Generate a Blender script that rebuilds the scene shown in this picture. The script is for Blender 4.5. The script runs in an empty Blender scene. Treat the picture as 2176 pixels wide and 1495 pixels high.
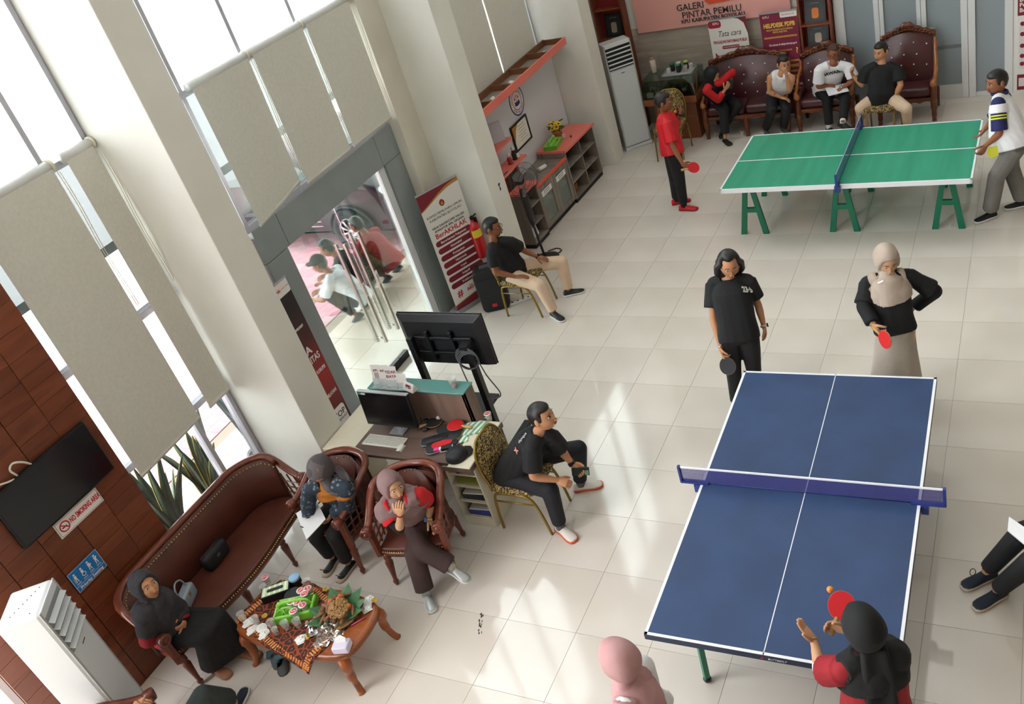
import bpy, bmesh, math, random
import numpy as np
from mathutils import Vector, Matrix
random.seed(7)
PI = math.pi
SC = bpy.context.scene
COL = SC.collection
def lin(h):
    if isinstance(h, (tuple, list)): return tuple(h) + ((1.0,) if len(h) == 3 else ())
    h = h.lstrip('#'); c = [int(h[i:i + 2], 16) / 255 for i in (0, 2, 4)]
    return tuple(x / 12.92 if x <= .04045 else ((x + .055) / 1.055) ** 2.4 for x in c) + (1.0,)
# ------------------------------------------------------------ camera
CAMR = np.array([[0.88702893, 0.38844907, -0.24957362], [0.02295519, -0.5769718, -0.81644143], [-0.46114285, 0.71847816, -0.5207076]])
CAMC = np.array([5.43225665, -10.27309421, 5.4659487]); CF = 1936.7023; CPX, CPY = 1195.5116, 704.4078
cd = bpy.data.cameras.new('camera'); cam = bpy.data.objects.new('camera', cd); COL.objects.link(cam)
cd.sensor_fit = 'HORIZONTAL'; cd.sensor_width = 36; cd.lens = CF * 36 / 2176
cd.shift_x = -(CPX - 1088) / 2176; cd.shift_y = (CPY - 747.5) / 2176; cd.clip_start = .05; cd.clip_end = 200
r0, r1, r2 = CAMR
cam.matrix_world = Matrix(((r0[0], -r1[0], -r2[0], CAMC[0]), (r0[1], -r1[1], -r2[1], CAMC[1]), (r0[2], -r1[2], -r2[2], CAMC[2]), (0, 0, 0, 1)))
SC.camera = cam
# ------------------------------------------------------------ sky, light, exposure
wd = bpy.data.worlds.new('overcast_sky'); SC.world = wd; wd.use_nodes = True
bg = wd.node_tree.nodes['Background']; bg.inputs[0].default_value = (.97, .98, 1.0, 1); bg.inputs[1].default_value = 8.0
SC.view_settings.view_transform = 'Standard'; SC.view_settings.look = 'None'
SC.view_settings.exposure = 0.42; SC.view_settings.gamma = 1.0; SC.view_settings.use_curve_mapping = False
SC.cycles.use_denoising = True; SC.cycles.max_bounces = 8; SC.cycles.diffuse_bounces = 5; SC.cycles.transparent_max_bounces = 12
SC.cycles.caustics_reflective = False; SC.cycles.caustics_refractive = False
def area_light(name, loc, rot, sx, sy, power, color=(1, 1, 1), portal=False):
    l = bpy.data.lights.new(name, 'AREA'); l.shape = 'RECTANGLE'; l.size = sx; l.size_y = sy; l.energy = power; l.color = color
    o = bpy.data.objects.new(name, l); COL.objects.link(o); o.location = loc; o.rotation_euler = rot
    if portal: l.cycles.is_portal = True
    return o
# daylight portals in the glazed front, and added fill lights bounced off the ceiling
area_light('window_portal_high', (-1.4, -2.4, 6.0), (0, -PI / 2, 0), 4.1, 10.5, 1, portal=True)
area_light('window_portal_low', (-1.4, -4.3, 2.0), (0, -PI / 2, 0), 3.8, 5.3, 1, portal=True)
for lx, ly, pw in ((2.5, -6.0, 35), (3.5, -.5, 70)):
    area_light('ceiling_bounce_fill', (lx, ly, 6.9), (PI, 0, 0), 1.2, 1.2, pw, (1, .98, .95))
# ------------------------------------------------------------ pixel -> world
def ray(x, y):
    d = CAMR.T @ np.array([(x - CPX) / CF, (y - CPY) / CF, 1.0]); return d / np.linalg.norm(d)
def onz(x, y, z=0.0): d = ray(x, y); return Vector(CAMC + (z - CAMC[2]) / d[2] * d)
def onx(x, y, X): d = ray(x, y); return Vector(CAMC + (X - CAMC[0]) / d[0] * d)
def ony(x, y, Y): d = ray(x, y); return Vector(CAMC + (Y - CAMC[1]) / d[1] * d)
def px(p):
    q = CAMR @ (np.array(p) - CAMC); return (CPX + CF * q[0] / q[2], CPY + CF * q[1] / q[2])
# ------------------------------------------------------------ materials
MATS = {}
def nodes(m): return m.node_tree.nodes, m.node_tree.links
def mat(name, color='#808080', rough=.5, metal=0.0, spec=.5, alpha=1.0, trans=0.0, emit=None, estr=1.0, coat=0.0, sheen=0.0, ior=1.45):
    if name in MATS: return MATS[name]
    m = bpy.data.materials.new(name); m.use_nodes = True; b = m.node_tree.nodes['Principled BSDF']
    b.inputs['Base Color'].default_value = lin(color); b.inputs['Roughness'].default_value = rough
    b.inputs['Metallic'].default_value = metal; b.inputs['Specular IOR Level'].default_value = spec
    b.inputs['Alpha'].default_value = alpha; b.inputs['Transmission Weight'].default_value = trans; b.inputs['IOR'].default_value = ior
    b.inputs['Coat Weight'].default_value = coat; b.inputs['Sheen Weight'].default_value = sheen
    if emit: b.inputs['Emission Color'].default_value = lin(emit); b.inputs['Emission Strength'].default_value = estr
    MATS[name] = m; return m
def nn(m, t, **kw):
    n = m.node_tree.nodes.new(t)
    for k, v in kw.items():
        if k in n.inputs: n.inputs[k].default_value = v
        else: setattr(n, k, v)
    return n
def ramp(m, fac, stops, interp='LINEAR'):
    r = m.node_tree.nodes.new('ShaderNodeValToRGB'); r.color_ramp.interpolation = interp; e = r.color_ramp.elements
    while len(e) < len(stops): e.new(.5)
    for el, (p, c) in zip(e, stops): el.position = p; el.color = lin(c)
    m.node_tree.links.new(fac, r.inputs[0]); return r
def coords(m, scale=(1, 1, 1), rot=(0, 0, 0), kind='Object'):
    t = nn(m, 'ShaderNodeTexCoord'); mp = nn(m, 'ShaderNodeMapping'); mp.inputs['Scale'].default_value = scale; mp.inputs['Rotation'].default_value = rot
    m.node_tree.links.new(t.outputs[kind], mp.inputs[0]); return mp.outputs[0]
def noisy(name, c1, c2, scale=4, rough=.5, stretch=(1, 1, 1), detail=4, lo=.35, hi=.65, bump=0.0, bscale=None, rot=(0, 0, 0), **kw):
    """base colour mottled between two tones"""
    if name in MATS: return MATS[name]
    m = mat(name, c1, rough, **kw); L = m.node_tree.links; b = m.node_tree.nodes['Principled BSDF']
    v = coords(m, stretch, rot); n = nn(m, 'ShaderNodeTexNoise', Scale=scale, Detail=detail); L.new(v, n.inputs['Vector'])
    r = ramp(m, n.outputs['Fac'], [(lo, c1), (hi, c2)]); L.new(r.outputs[0], b.inputs['Base Color'])
    if bump:
        n2 = nn(m, 'ShaderNodeTexNoise', Scale=bscale or scale * 3, Detail=3); L.new(v, n2.inputs['Vector'])
        bp = nn(m, 'ShaderNodeBump', Strength=bump, Distance=.01); L.new(n2.outputs['Fac'], bp.inputs['Height']); L.new(bp.outputs[0], b.inputs['Normal'])
    return m
def wood(name, c1, c2, c3=None, axis='X', scale=3.0, rough=.45, spec=.4, coat=0.0):
    """long grain along axis"""
    if name in MATS: return MATS[name]
    m = mat(name, c1, rough, spec=spec, coat=coat); L = m.node_tree.links; b = m.node_tree.nodes['Principled BSDF']
    s = {'X': (.12, 1, 1), 'Y': (1, .12, 1), 'Z': (1, 1, .12)}[axis]
    v = coords(m, s); n = nn(m, 'ShaderNodeTexNoise', Scale=scale * 5, Detail=6, Distortion=.6); L.new(v, n.inputs['Vector'])
    st = [(.3, c1), (.52, c2), (.7, c3 or c1)]
    r = ramp(m, n.outputs['Fac'], st); L.new(r.outputs[0], b.inputs['Base Color'])
    oi = nn(m, 'ShaderNodeObjectInfo'); hs = nn(m, 'ShaderNodeHueSaturation'); mr = nn(m, 'ShaderNodeMapRange')
    mr.inputs['To Min'].default_value = .82; mr.inputs['To Max'].default_value = 1.16
    L.new(oi.outputs['Random'], mr.inputs['Value']); L.new(mr.outputs[0], hs.inputs['Value']); L.new(r.outputs[0], hs.inputs['Color']); L.new(hs.outputs[0], b.inputs['Base Color'])
    return m
def glass(name, tint='#ffffff', clear=.9, rough=.0):
    """thin pane: mostly transparent, with a mirror-like sheen"""
    if name in MATS: return MATS[name]
    m = bpy.data.materials.new(name); m.use_nodes = True; N, L = nodes(m); N.clear()
    o = N.new('ShaderNodeOutputMaterial'); mx = N.new('ShaderNodeMixShader'); t = N.new('ShaderNodeBsdfTransparent'); g = N.new('ShaderNodeBsdfGlossy')
    fr = N.new('ShaderNodeFresnel'); fr.inputs[0].default_value = 1.45; ad = N.new('ShaderNodeMath'); ad.operation = 'MULTIPLY_ADD'
    ad.inputs[1].default_value = .5; ad.inputs[2].default_value = max(0, 1 - clear - .08)
    L.new(fr.outputs[0], ad.inputs[0]); L.new(ad.outputs[0], mx.inputs[0])
    t.inputs[0].default_value = lin(tint); g.inputs['Roughness'].default_value = rough; g.inputs['Color'].default_value = (.9, .95, .95, 1)
    L.new(t.outputs[0], mx.inputs[1]); L.new(g.outputs[0], mx.inputs[2]); L.new(mx.outputs[0], o.inputs[0])
    MATS[name] = m; return m
def film(name, color, clear=.5, rough=.2):
    """milky or tinted clear plastic"""
    if name in MATS: return MATS[name]
    m = bpy.data.materials.new(name); m.use_nodes = True; N, L = nodes(m); b = N['Principled BSDF']; o = N['Material Output']
    b.inputs['Base Color'].default_value = lin(color); b.inputs['Roughness'].default_value = rough
    t = N.new('ShaderNodeBsdfTransparent'); mx = N.new('ShaderNodeMixShader'); mx.inputs[0].default_value = 1 - clear
    L.new(t.outputs[0], mx.inputs[1]); L.new(b.outputs[0], mx.inputs[2]); L.new(mx.outputs[0], o.inputs[0]); MATS[name] = m; return m
def cells(name, ca, cb, scale=20, rough=.7, kind='F1', lo=.2, hi=.3, stretch=(1, 1, 1), extra=None):
    """printed pattern from voronoi cells"""
    if name in MATS: return MATS[name]
    m = mat(name, ca, rough); L = m.node_tree.links; b = m.node_tree.nodes['Principled BSDF']
    v = coords(m, stretch)
    if extra:
        w = nn(m, 'ShaderNodeTexNoise', Scale=scale * extra, Detail=2); L.new(v, w.inputs['Vector']); mx = nn(m, 'ShaderNodeMix', data_type='VECTOR'); mx.inputs['Factor'].default_value = .12
        L.new(v, mx.inputs[4]); L.new(w.outputs['Color'], mx.inputs[5]); v = mx.outputs[1]
    vo = nn(m, 'ShaderNodeTexVoronoi', Scale=scale); vo.feature = kind; L.new(v, vo.inputs['Vector'])
    r = ramp(m, vo.outputs['Distance'], [(lo, ca), (hi, cb)]); L.new(r.outputs[0], b.inputs['Base Color']); return m
# ------------------------------------------------------------ mesh builder
class MB:
    def __init__(s): s.v = []; s.f = []; s.mi = []; s.M = Matrix(); s.m = 0; s.sm = []; s.smooth = False
    def at(s, loc=(0, 0, 0), rz=0, rx=0, ry=0): s.M = Matrix.Translation(loc) @ Matrix.Rotation(rz, 4, 'Z') @ Matrix.Rotation(ry, 4, 'Y') @ Matrix.Rotation(rx, 4, 'X'); return s
    def mx(s, M): s.M = M; return s
    def add(s, vs, fs):
        n = len(s.v); M = s.M
        s.v += [tuple(M @ Vector(p)) for p in vs]
        for f in fs: s.f.append([i + n for i in f]); s.mi.append(s.m); s.sm.append(s.smooth)
        return s
    def box(s, a, b):
        x0, y0, z0 = a; x1, y1, z1 = b
        return s.add([(x0, y0, z0), (x1, y0, z0), (x1, y1, z0), (x0, y1, z0), (x0, y0, z1), (x1, y0, z1), (x1, y1, z1), (x0, y1, z1)],
                     [(0, 3, 2, 1), (4, 5, 6, 7), (0, 1, 5, 4), (1, 2, 6, 5), (2, 3, 7, 6), (3, 0, 4, 7)])
    def cbox(s, c, d): return s.box([c[i] - d[i] / 2 for i in range(3)], [c[i] + d[i] / 2 for i in range(3)])
    def rbox(s, a, b, r=.01, seg=2):
        """box with rounded vertical corners and softened top/bottom edges"""
        x0, y0, z0 = a; x1, y1, z1 = b; r = min(r, (x1 - x0) / 2.01, (y1 - y0) / 2.01, (z1 - z0) / 2.01)
        def ring(ins, z):
            out = []
            for cx, cy, a0 in ((x1 - r, y1 - r, 0), (x0 + r, y1 - r, PI / 2), (x0 + r, y0 + r, PI), (x1 - r, y0 + r, 1.5 * PI)):
                for k in range(seg + 1):
                    t = a0 + k / seg * PI / 2; out.append((cx + (r - ins) * math.cos(t), cy + (r - ins) * math.sin(t), z))
            return out
        rs = []
        for k in range(seg + 1):
            t = k / seg * PI / 2; rs.append(ring(r * (1 - math.sin(t)), z0 + r * (1 - math.cos(t))))
        for k in range(seg, -1, -1):
            t = k / seg * PI / 2; rs.append(ring(r * (1 - math.sin(t)), z1 - r * (1 - math.cos(t))))
        return s.loft(rs)
    def loft(s, rings, closed=True, cap=True, loop=False):
        n = len(rings[0]); vs = [p for r in rings for p in r]; fs = []
        R = len(rings)
        for i in range(R if loop else R - 1):
            for j in range(n if closed else n - 1):
                a = i * n + j; b = i * n + (j + 1) % n; c = ((i + 1) % R) * n + (j + 1) % n; d = ((i + 1) % R) * n + j
                fs.append((a, b, c, d))
        if cap and not loop: fs.append(tuple(range(n - 1, -1, -1))); fs.append(tuple((R - 1) * n + j for j in range(n)))
        return s.add(vs, fs)
    def cyl(s, p0, p1, r0, r1=None, seg=12, cap=True):
        return s.tube([p0, p1], [r0, r0 if r1 is None else r1], seg, cap)
    def tube(s, path, r, seg=8, cap=True, loop=False, flat=1.0, up=None):
        P = [Vector(p) for p in path]; n = len(P); rr = r if isinstance(r, (list, tuple)) else [r] * n
        rings = []; ref = None
        for i in range(n):
            if loop: t = (P[(i + 1) % n] - P[i - 1])
            else: t = (P[min(i + 1, n - 1)] - P[max(i - 1, 0)])
            t = t.normalized() if t.length > 1e-9 else Vector((0, 0, 1))
            if ref is None:
                ref = Vector(up) if up else (Vector((0, 0, 1)) if abs(t.z) < .9 else Vector((1, 0, 0)))
            a = ref - t * ref.dot(t)
            a = a.normalized() if a.length > 1e-6 else t.orthogonal().normalized()
            b = t.cross(a); ref = a
            rings.append([P[i] + a * (rr[i] * math.cos(2 * PI * k / seg) * flat) + b * (rr[i] * math.sin(2 * PI * k / seg)) for k in range(seg)])
        return s.loft(rings, cap=cap, loop=loop)
    def lathe(s, prof, c=(0, 0, 0), seg=16, cap=True):
        """prof: (r, z) from bottom to top round the local z axis"""
        return s.loft([[(c[0] + max(r, 1e-4) * math.cos(2 * PI * k / seg), c[1] + max(r, 1e-4) * math.sin(2 * PI * k / seg), c[2] + z) for k in range(seg)] for r, z in prof], cap=cap)
    def sph(s, c, r, seg=12, rings=8):
        r = r if isinstance(r, (tuple, list, Vector)) else (r, r, r); rs = []
        for i in range(rings + 1):
            t = -PI / 2 + PI * i / rings; q = max(math.cos(t), .001)
            rs.append([(c[0] + r[0] * q * math.cos(2 * PI * k / seg), c[1] + r[1] * q * math.sin(2 * PI * k / seg), c[2] + r[2] * math.sin(t)) for k in range(seg)])
        return s.loft(rs)
    def prism(s, poly, z0, z1):
        n = len(poly); return s.add([(x, y, z0) for x, y in poly] + [(x, y, z1) for x, y in poly],
                                    [tuple(range(n - 1, -1, -1)), tuple(range(n, 2 * n))] + [(i, (i + 1) % n, n + (i + 1) % n, n + i) for i in range(n)])
    def torus(s, c, R, r, seg=24, sub=8, M=None):
        return s.tube([Vector(c) + (M or Matrix()).to_3x3() @ Vector((R * math.cos(2 * PI * k / seg), R * math.sin(2 * PI * k / seg), 0)) for k in range(seg)], r, sub, loop=True)
    def mesh(s, name, mats, fix=True):
        me = bpy.data.meshes.new(name); me.from_pydata(s.v, [], s.f)
        for m in (mats if isinstance(mats, (list, tuple)) else [mats]): me.materials.append(m)
        me.polygons.foreach_set('material_index', s.mi)
        if fix:
            b = bmesh.new(); b.from_mesh(me); bmesh.ops.recalc_face_normals(b, faces=b.faces); b.to_mesh(me); b.free()
        me.polygons.foreach_set('use_smooth', s.sm); me.update(); return me
    def build(s, name, mats, parent=None, world=False, bevel=0, fix=True):
        if parent is not None and world:
            I = wm(parent).inverted(); s.v = [tuple(I @ Vector(p)) for p in s.v]
        o = bpy.data.objects.new(name, s.mesh(name, mats, fix)); COL.objects.link(o)
        if parent is not None: o.parent = parent
        if bevel:
            md = o.modifiers.new('soft', 'BEVEL'); md.width = bevel; md.segments = 2; md.limit_method = 'ANGLE'; md.angle_limit = .6
        return o
def wm(o):
    M = o.matrix_basis.copy()
    while o.parent is not None: o = o.parent; M = o.matrix_basis @ M
    return M
def S():
    b = MB(); b.smooth = True; return b
def tag(o, label=None, cat=None, group=None, kind=None):
    if label: o['label'] = label
    if cat: o['category'] = cat
    if group: o['group'] = group
    if kind: o['kind'] = kind
    return o
def thing(name, label, cat, loc=(0, 0, 0), rz=0, group=None):
    o = bpy.data.objects.new(name, None); COL.objects.link(o); o.location = loc; o.rotation_euler = (0, 0, rz); o.empty_display_size = .1
    return tag(o, label, cat, group)
def struct(name, b, m, parent=None, world=True, **k):
    o = b.build(name, m, parent, world=world, **k)
    if parent is None: o['kind'] = 'structure'
    return o
def dup(root, loc, rz, label=None, group=None):
    def cp(o, par):
        c = o.copy(); COL.objects.link(c); c.parent = par
        for ch in list(o.children): cp(ch, c)
        return c
    r = cp(root, None); r.location = loc; r.rotation_euler = (0, 0, rz)
    if label: r['label'] = label
    if group: r['group'] = group
    return r
TXT = bpy.data.scenes.new('lettering_bench')
def text(s, size, M, m, parent=None, name='lettering', align='CENTER', ext=.0006, world=True, bold=0.0, sx=1.0, shear=0.0):
    """flat lettering; M puts local x along the line and local z out of the surface"""
    c = bpy.data.curves.new(name, 'FONT'); c.body = s; c.size = size; c.align_x = align; c.align_y = 'CENTER'; c.extrude = ext; c.offset = bold; c.resolution_u = 2; c.shear = shear
    t = bpy.data.objects.new(name, c); TXT.collection.objects.link(t); TXT.view_layers[0].update(); me = bpy.data.meshes.new_from_object(t.evaluated_get(TXT.view_layers[0].depsgraph))
    bpy.data.objects.remove(t); bpy.data.curves.remove(c); me.name = name; me.materials.clear(); me.materials.append(m)
    me.transform(M @ Matrix.Diagonal((sx, 1, 1, 1)))
    if parent is not None and world: me.transform(wm(parent).inverted())
    o = bpy.data.objects.new(name, me); COL.objects.link(o)
    if parent is not None: o.parent = parent
    return o
def frame(o, right, up):
    """matrix with local x = right, y = up, z = out"""
    r = Vector(right).normalized(); u = Vector(up); u = (u - r * u.dot(r)).normalized(); n = r.cross(u)
    return Matrix(((r.x, u.x, n.x, o[0]), (r.y, u.y, n.y, o[1]), (r.z, u.z, n.z, o[2]), (0, 0, 0, 1)))
def disc(b, M, c, r, z=.0005, seg=24, r2=None, ry=None):
    """thin disc or ring on a surface frame"""
    old = b.M; b.M = M; ry = ry or r
    o = [(c[0] + r * math.cos(2 * PI * k / seg), c[1] + ry * math.sin(2 * PI * k / seg), z) for k in range(seg)]
    if r2 is None: b.add(o, [tuple(range(seg))])
    else:
        q = r2 / r; i = [(c[0] + (x - c[0]) * q, c[1] + (y - c[1]) * q, z) for x, y, _ in o]
        b.add(o + i, [(k, (k + 1) % seg, seg + (k + 1) % seg, seg + k) for k in range(seg)])
    b.M = old; return b
def flat(b, M, pts, z=.0005):
    old = b.M; b.M = M; b.add([(x, y, z) for x, y in pts], [tuple(range(len(pts)))]); b.M = old; return b
def rrect(x0, y0, x1, y1, r, seg=5):
    out = []
    for cx, cy, a0 in ((x1 - r, y1 - r, 0), (x0 + r, y1 - r, PI / 2), (x0 + r, y0 + r, PI), (x1 - r, y0 + r, 1.5 * PI)):
        out += [(cx + r * math.cos(a0 + k / seg * PI / 2), cy + r * math.sin(a0 + k / seg * PI / 2)) for k in range(seg + 1)]
    return out
def smoothpath(pts, n=8, loop=False):
    """catmull-rom through points"""
    P = [Vector(p) for p in pts]; out = []; N = len(P)
    for i in range(N if loop else N - 1):
        g = (lambda k: P[k % N]) if loop else (lambda k: P[max(0, min(N - 1, k))])
        a, b, c, d = g(i - 1), g(i), g(i + 1), g(i + 2)
        for k in range(n):
            t = k / n; out.append(.5 * ((2 * b) + (c - a) * t + (2 * a - 5 * b + 4 * c - d) * t * t + (3 * b - a - 3 * c + d) * t ** 3))
    if not loop: out.append(P[-1])
    return out
# ============================================================ the hall
M_wall = noisy('cream_plaster', '#dcdbd3', '#e2e1da', 2, .75, bump=.03, bscale=60)
M_white = mat('white_paint', '#e4e4e2', .5)
M_alu = mat('grey_aluminium', '#a9abb0', .35, .6)
M_frame = mat('white_frame', '#d4d6d8', .4)
M_black = mat('black_plastic', '#121316', .38)
M_pane = glass('window_glass', '#f4f8f7', .95)
M_tile = noisy('polished_tile', '#cdc5bb', '#d5cec5', 1.2, .07, spec=.6, detail=2)
# --- floor
m = mat('tiled_floor_far', '#c6c0b5', .1); v = coords(m, (1, 1, 1)); bt = nn(m, 'ShaderNodeTexBrick', Scale=1.0)
bt.offset = 0; bt.inputs['Brick Width'].default_value = .6; bt.inputs['Row Height'].default_value = .6; bt.inputs['Mortar Size'].default_value = .002
for k, c in ((1, '#c9c3b8'), (2, '#cec8be'), (3, '#9b958b')): bt.inputs[k].default_value = lin(c)
m.node_tree.links.new(v, bt.inputs['Vector']); m.node_tree.links.new(bt.outputs[0], m.node_tree.nodes['Principled BSDF'].inputs['Base Color'])
M_slab = m
b = MB(); b.box((-1.3, -14, -.15), (11, 3.5, -.004)); b.box((-6, -14, -.15), (-1.3, -8.6, -.004)); floor = struct('floor', b, [M_slab])
M_grout = mat('grout', '#8f897f', .9)
b = MB(); b.box((-.2985, -.2985, -.009), (.2985, .2985, 0)); tme = b.mesh('floor_tile', M_tile)
ntile = 0
for c in range(-3, 12):
    for r in range(-6, 21):
        x, y = c * .6 + .3, -r * .6 - .3
        if x < -1.2 or y > 3.3: continue
        qs = [px((x + dx, y + dy, 0)) for dx in (-.3, .3) for dy in (-.3, .3)]
        if (np.array((x, y, 0)) - CAMC) @ CAMR[2] < .5: continue
        if max(q[0] for q in qs) < 0 or min(q[0] for q in qs) > 2176 or max(q[1] for q in qs) < 0 or min(q[1] for q in qs) > 1495: continue
        # skip tiles wholly behind the back wall or the window wall line
        o = bpy.data.objects.new('floor_tile', tme); COL.objects.link(o); o.parent = floor; o.location = (x, y, 0); ntile += 1
print('tiles', ntile)
# --- ceiling, unseen walls, columns
b = MB(); b.box((-1.3, -14, 8), (11, 3.5, 8.2)); struct('ceiling', b, M_white)
b = MB(); b.box((10.9, -14, -.1), (11.1, 3.5, 8)); struct('wall_east', b, noisy('dimmed_tan_wall', '#8d8272', '#968b7b', 2, .8))  # tan darkened so the unseen walls return less light to the floor
b = MB(); b.box((-1.3, -14.2, -.1), (11, -14, 8)); struct('wall_south', b, MATS['dimmed_tan_wall'])
b = MB(); b.box((-1.3, -14, 3.55), (11, -10.0, 3.85)); struct('ceiling_gallery', b, M_wall)
b = MB(); b.box((-1.45, 3.3, -.1), (11, 3.5, 8)); struct('wall_back', b, M_wall)
for y0, y1 in ((-5.71, -5.36), (-1.79, -1.40), (1.73, 2.08)):
    b = MB(); b.box((-1.3, y0, 0), (-.42, y1, 8)); tag(struct('pillar', b, M_wall, bevel=.006), 'cream plastered pillar standing between the window bays', None)
# beige wall strips beside the entrance and behind the shelves
M_beige = noisy('beige_wall', '#cfcabd', '#d6d2c6', 2, .8)
b = MB(); b.box((-1.3, -2.17, 0), (-1.06, -1.79, 8)); b.box((-1.3, 2.08, 0), (-1.06, 3.3, 8)); b.box((-1.3, -1.4, 0), (-1.06, 1.73, 1.95)); b.box((-1.3, -5.36, 0), (-1.2, -4.7, 2.4)); struct('wall_front', b, M_beige)
# --- wood-clad wall with single planks
b = MB(); b.box((-1.3, -8.57, 0), (-1.112, -6.98, 8)); ww = struct('wall_wood', b, wood('plank_backing', '#35170c', '#3d1b0f', axis='Y'))
M_plank = wood('plank_wood', '#6a3520', '#784028', '#5c2c19', axis='Y', scale=1.6, rough=.32, spec=.5)
ys = [-6.98, -7.265, -7.545, -7.83, -8.11, -8.39, -8.57]
for i in range(6):
    z = 0.0
    while z < 3.7:
        h = random.choice((.11, .14, .16, .19)); y1, y0 = ys[i], ys[i + 1]; g = .0022; d = random.uniform(0, .003)
        b = MB(); b.box((-.011, y0 + g + (.002 if i else 0), z + g), (.011 + d, y1 - g, z + h - .0006)); 
        o = b.build('plank', M_plank, ww); o.location = (-1.101, 0, 0); z += h
# baseboard under the planks
b = MB(); b.box((-1.3, -8.6, 3.7), (-1.09, -6.98, 8)); struct('trim_1', b, M_plank)
# --- glazing
M_mull = mat('window_alu', '#b4b4bd', .4, .3)
def window(name, y0, y1, z0, z1, ys, zs, label):
    r = thing(name, label, None, (-1.25, 0, 0)); r['kind'] = 'structure'
    def bar(a, c, nm='mullion'): q = MB(); q.box(a, c); q.build(nm, M_mull, r, world=True)
    for y in ys: bar((-1.29, y - .022, z0), (-1.2, y + .022, z1))
    ally = sorted(ys); 
    for z in zs: bar((-1.285, y0, z - .03), (-1.205, y1, z + .03), 'transom')
    for a, c in zip(ally[:-1], ally[1:]):
        zz = sorted(zs)
        for p, q in zip(zz[:-1], zz[1:]):
            g = MB(); g.box((-1.248, a + .03, p + .03), (-1.242, c - .03, q - .03)); g.build('pane', M_pane, r, world=True)
    return r
window('window_1', -6.98, -5.71, 0, 8, [-6.95, -6.17, -5.74], [.06, 1.5, 2.48, 3.84, 7.97], 'tall aluminium window behind the two wide roller shades by the wood wall')
window('window_2', -5.36, -2.17, 2.47, 8, [-5.33, -4.68, -3.85, -3.0, -2.2], [2.5, 3.84, 7.97], 'aluminium window above the grey entrance portal')
window('window_3', -1.4, 1.73, 1.95, 8, [-1.37, -.3, .75, 1.55, 1.7], [1.98, 3.84, 7.97], 'aluminium window above the long pink shelf')
# --- grey entrance portal with glass doors
M_portal = noisy('portal_panel', '#878e8f', '#8d9495', 3, .45, spec=.4)
pr = thing('door_1', 'grey panelled entrance portal with two frameless glass door leaves', None, (-1.25, -3.4, 0)); pr['kind'] = 'structure'
def panel(a, c, n='portal_panel'): q = MB(); q.box(a, c); return q.build(n, M_portal, pr, world=True, bevel=.002)
X0, X1 = -1.33, -1.19
panel((X0, -4.30, 2.115), (X1, -2.535, 2.47)); panel((X0, -4.67, 2.115), (X1, -4.306, 2.47)); panel((X0, -2.529, 2.115), (X1, -2.17, 2.47))
panel((X0, -4.67, 0), (X1, -4.34, 2.109)); panel((X0, -2.50, 0), (X1, -2.17, 2.109))
q = MB(); q.box((X0 + .01, -4.66, .01), (X1 - .012, -4.345, 2.46)); q.box((X0 + .01, -2.49, .01), (X1 - .012, -2.18, 2.46)); q.box((X0 + .01, -4.6, 2.12), (X1 - .012, -2.2, 2.46)); q.build('joint_backing', M_black, pr, world=True)
q = MB(); q.box((-1.28, -2.62, 0), (-1.22, -2.505, 2.11)); q.build('door_jamb', M_frame, pr, world=True)
M_dglass = glass('door_glass', '#eef5f3', .93)
M_steel = mat('brushed_steel', '#b9b5ac', .22, .95)
for y0, y1, hy in ((-4.33, -3.475, -3.60), (-3.465, -2.625, -3.34)):
    lf = MB(); lf.box((-1.256, y0, .01), (-1.244, y1, 2.11)); lf = lf.build('door_leaf', M_dglass, pr, world=True)
    for sx in (-1.19, -1.31):
        h = MB(); h.smooth = False; h.box((sx - .016, hy - .016, .42), (sx + .016, hy + .016, 1.72)); h.build('door_handle', M_steel, lf, world=True, bevel=.003)
    for hz in (.48, 1.66):
        h = S(); h.cyl((-1.31, hy, hz), (-1.19, hy, hz), .011); h.build('handle_bolt', M_steel, lf, world=True)
    h = MB(); h.box((-1.275, y1 - .17 if y0 < -4 else y0, 0), (-1.225, y1 if y0 < -4 else y0 + .17, .09)); h.build('patch_fitting', M_black, lf, world=True)
    h = MB(); h.box((-1.172, hy - .02, 1.05), (-1.17, hy + .02, 1.22)); h.build('door_label', M_white, lf, world=True)
    text('DORONG' if y0 < -4 else 'TARIK', .03, frame((-1.169, hy, 1.135), (0, 0, 1), (0, -1, 0)), mat('print_black', '#1c1c1e', .6), lf)
# --- back wall: cladding, frosted glass partition
M_clad = wood('grey_oak_board', '#a59c91', '#978d82', '#b1a89d', axis='X', scale=1.4, rough=.5)
for i in range(4):
    q = MB(); q.box((-.4, 3.262, i * .395), (2.25, 3.298, i * .395 + .392)); o = q.build('trim_2' if i == 0 else 'cladding_board', M_clad)
    if i == 0: o['kind'] = 'structure'; clad = o
    else: o.parent = clad
M_frost = mat('frosted_glass', '#8d979d', .35, spec=.5)
pt = thing('door_2', 'white framed frosted glass partition with door behind the armchairs', None, (4.0, 3.28, 0)); pt['kind'] = 'structure'
def pbar(a, c, n='frame_bar', m=None): q = MB(); q.box(a, c); return q.build(n, m or M_frame, pt, world=True, bevel=.003)
for x0, x1 in ((2.76, 2.9), (3.30, 3.37), (3.375, 3.43), (3.86, 3.915), (3.92, 3.985), (4.42, 4.505), (4.51, 4.6), (4.96, 5.06)): pbar((x0, 3.2, 0), (x1, 3.285, 2.9))
for x0, x1, zb in ((2.9, 3.30, .08), (3.43, 3.86, .1), (3.985, 4.42, .2), (4.6, 4.96, .06)):
    pbar((x0, 3.215, 0), (x1, 3.275, zb)); pbar((x0, 3.24, zb), (x1, 3.252, 2.9), 'frosted_pane', M_frost)
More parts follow.
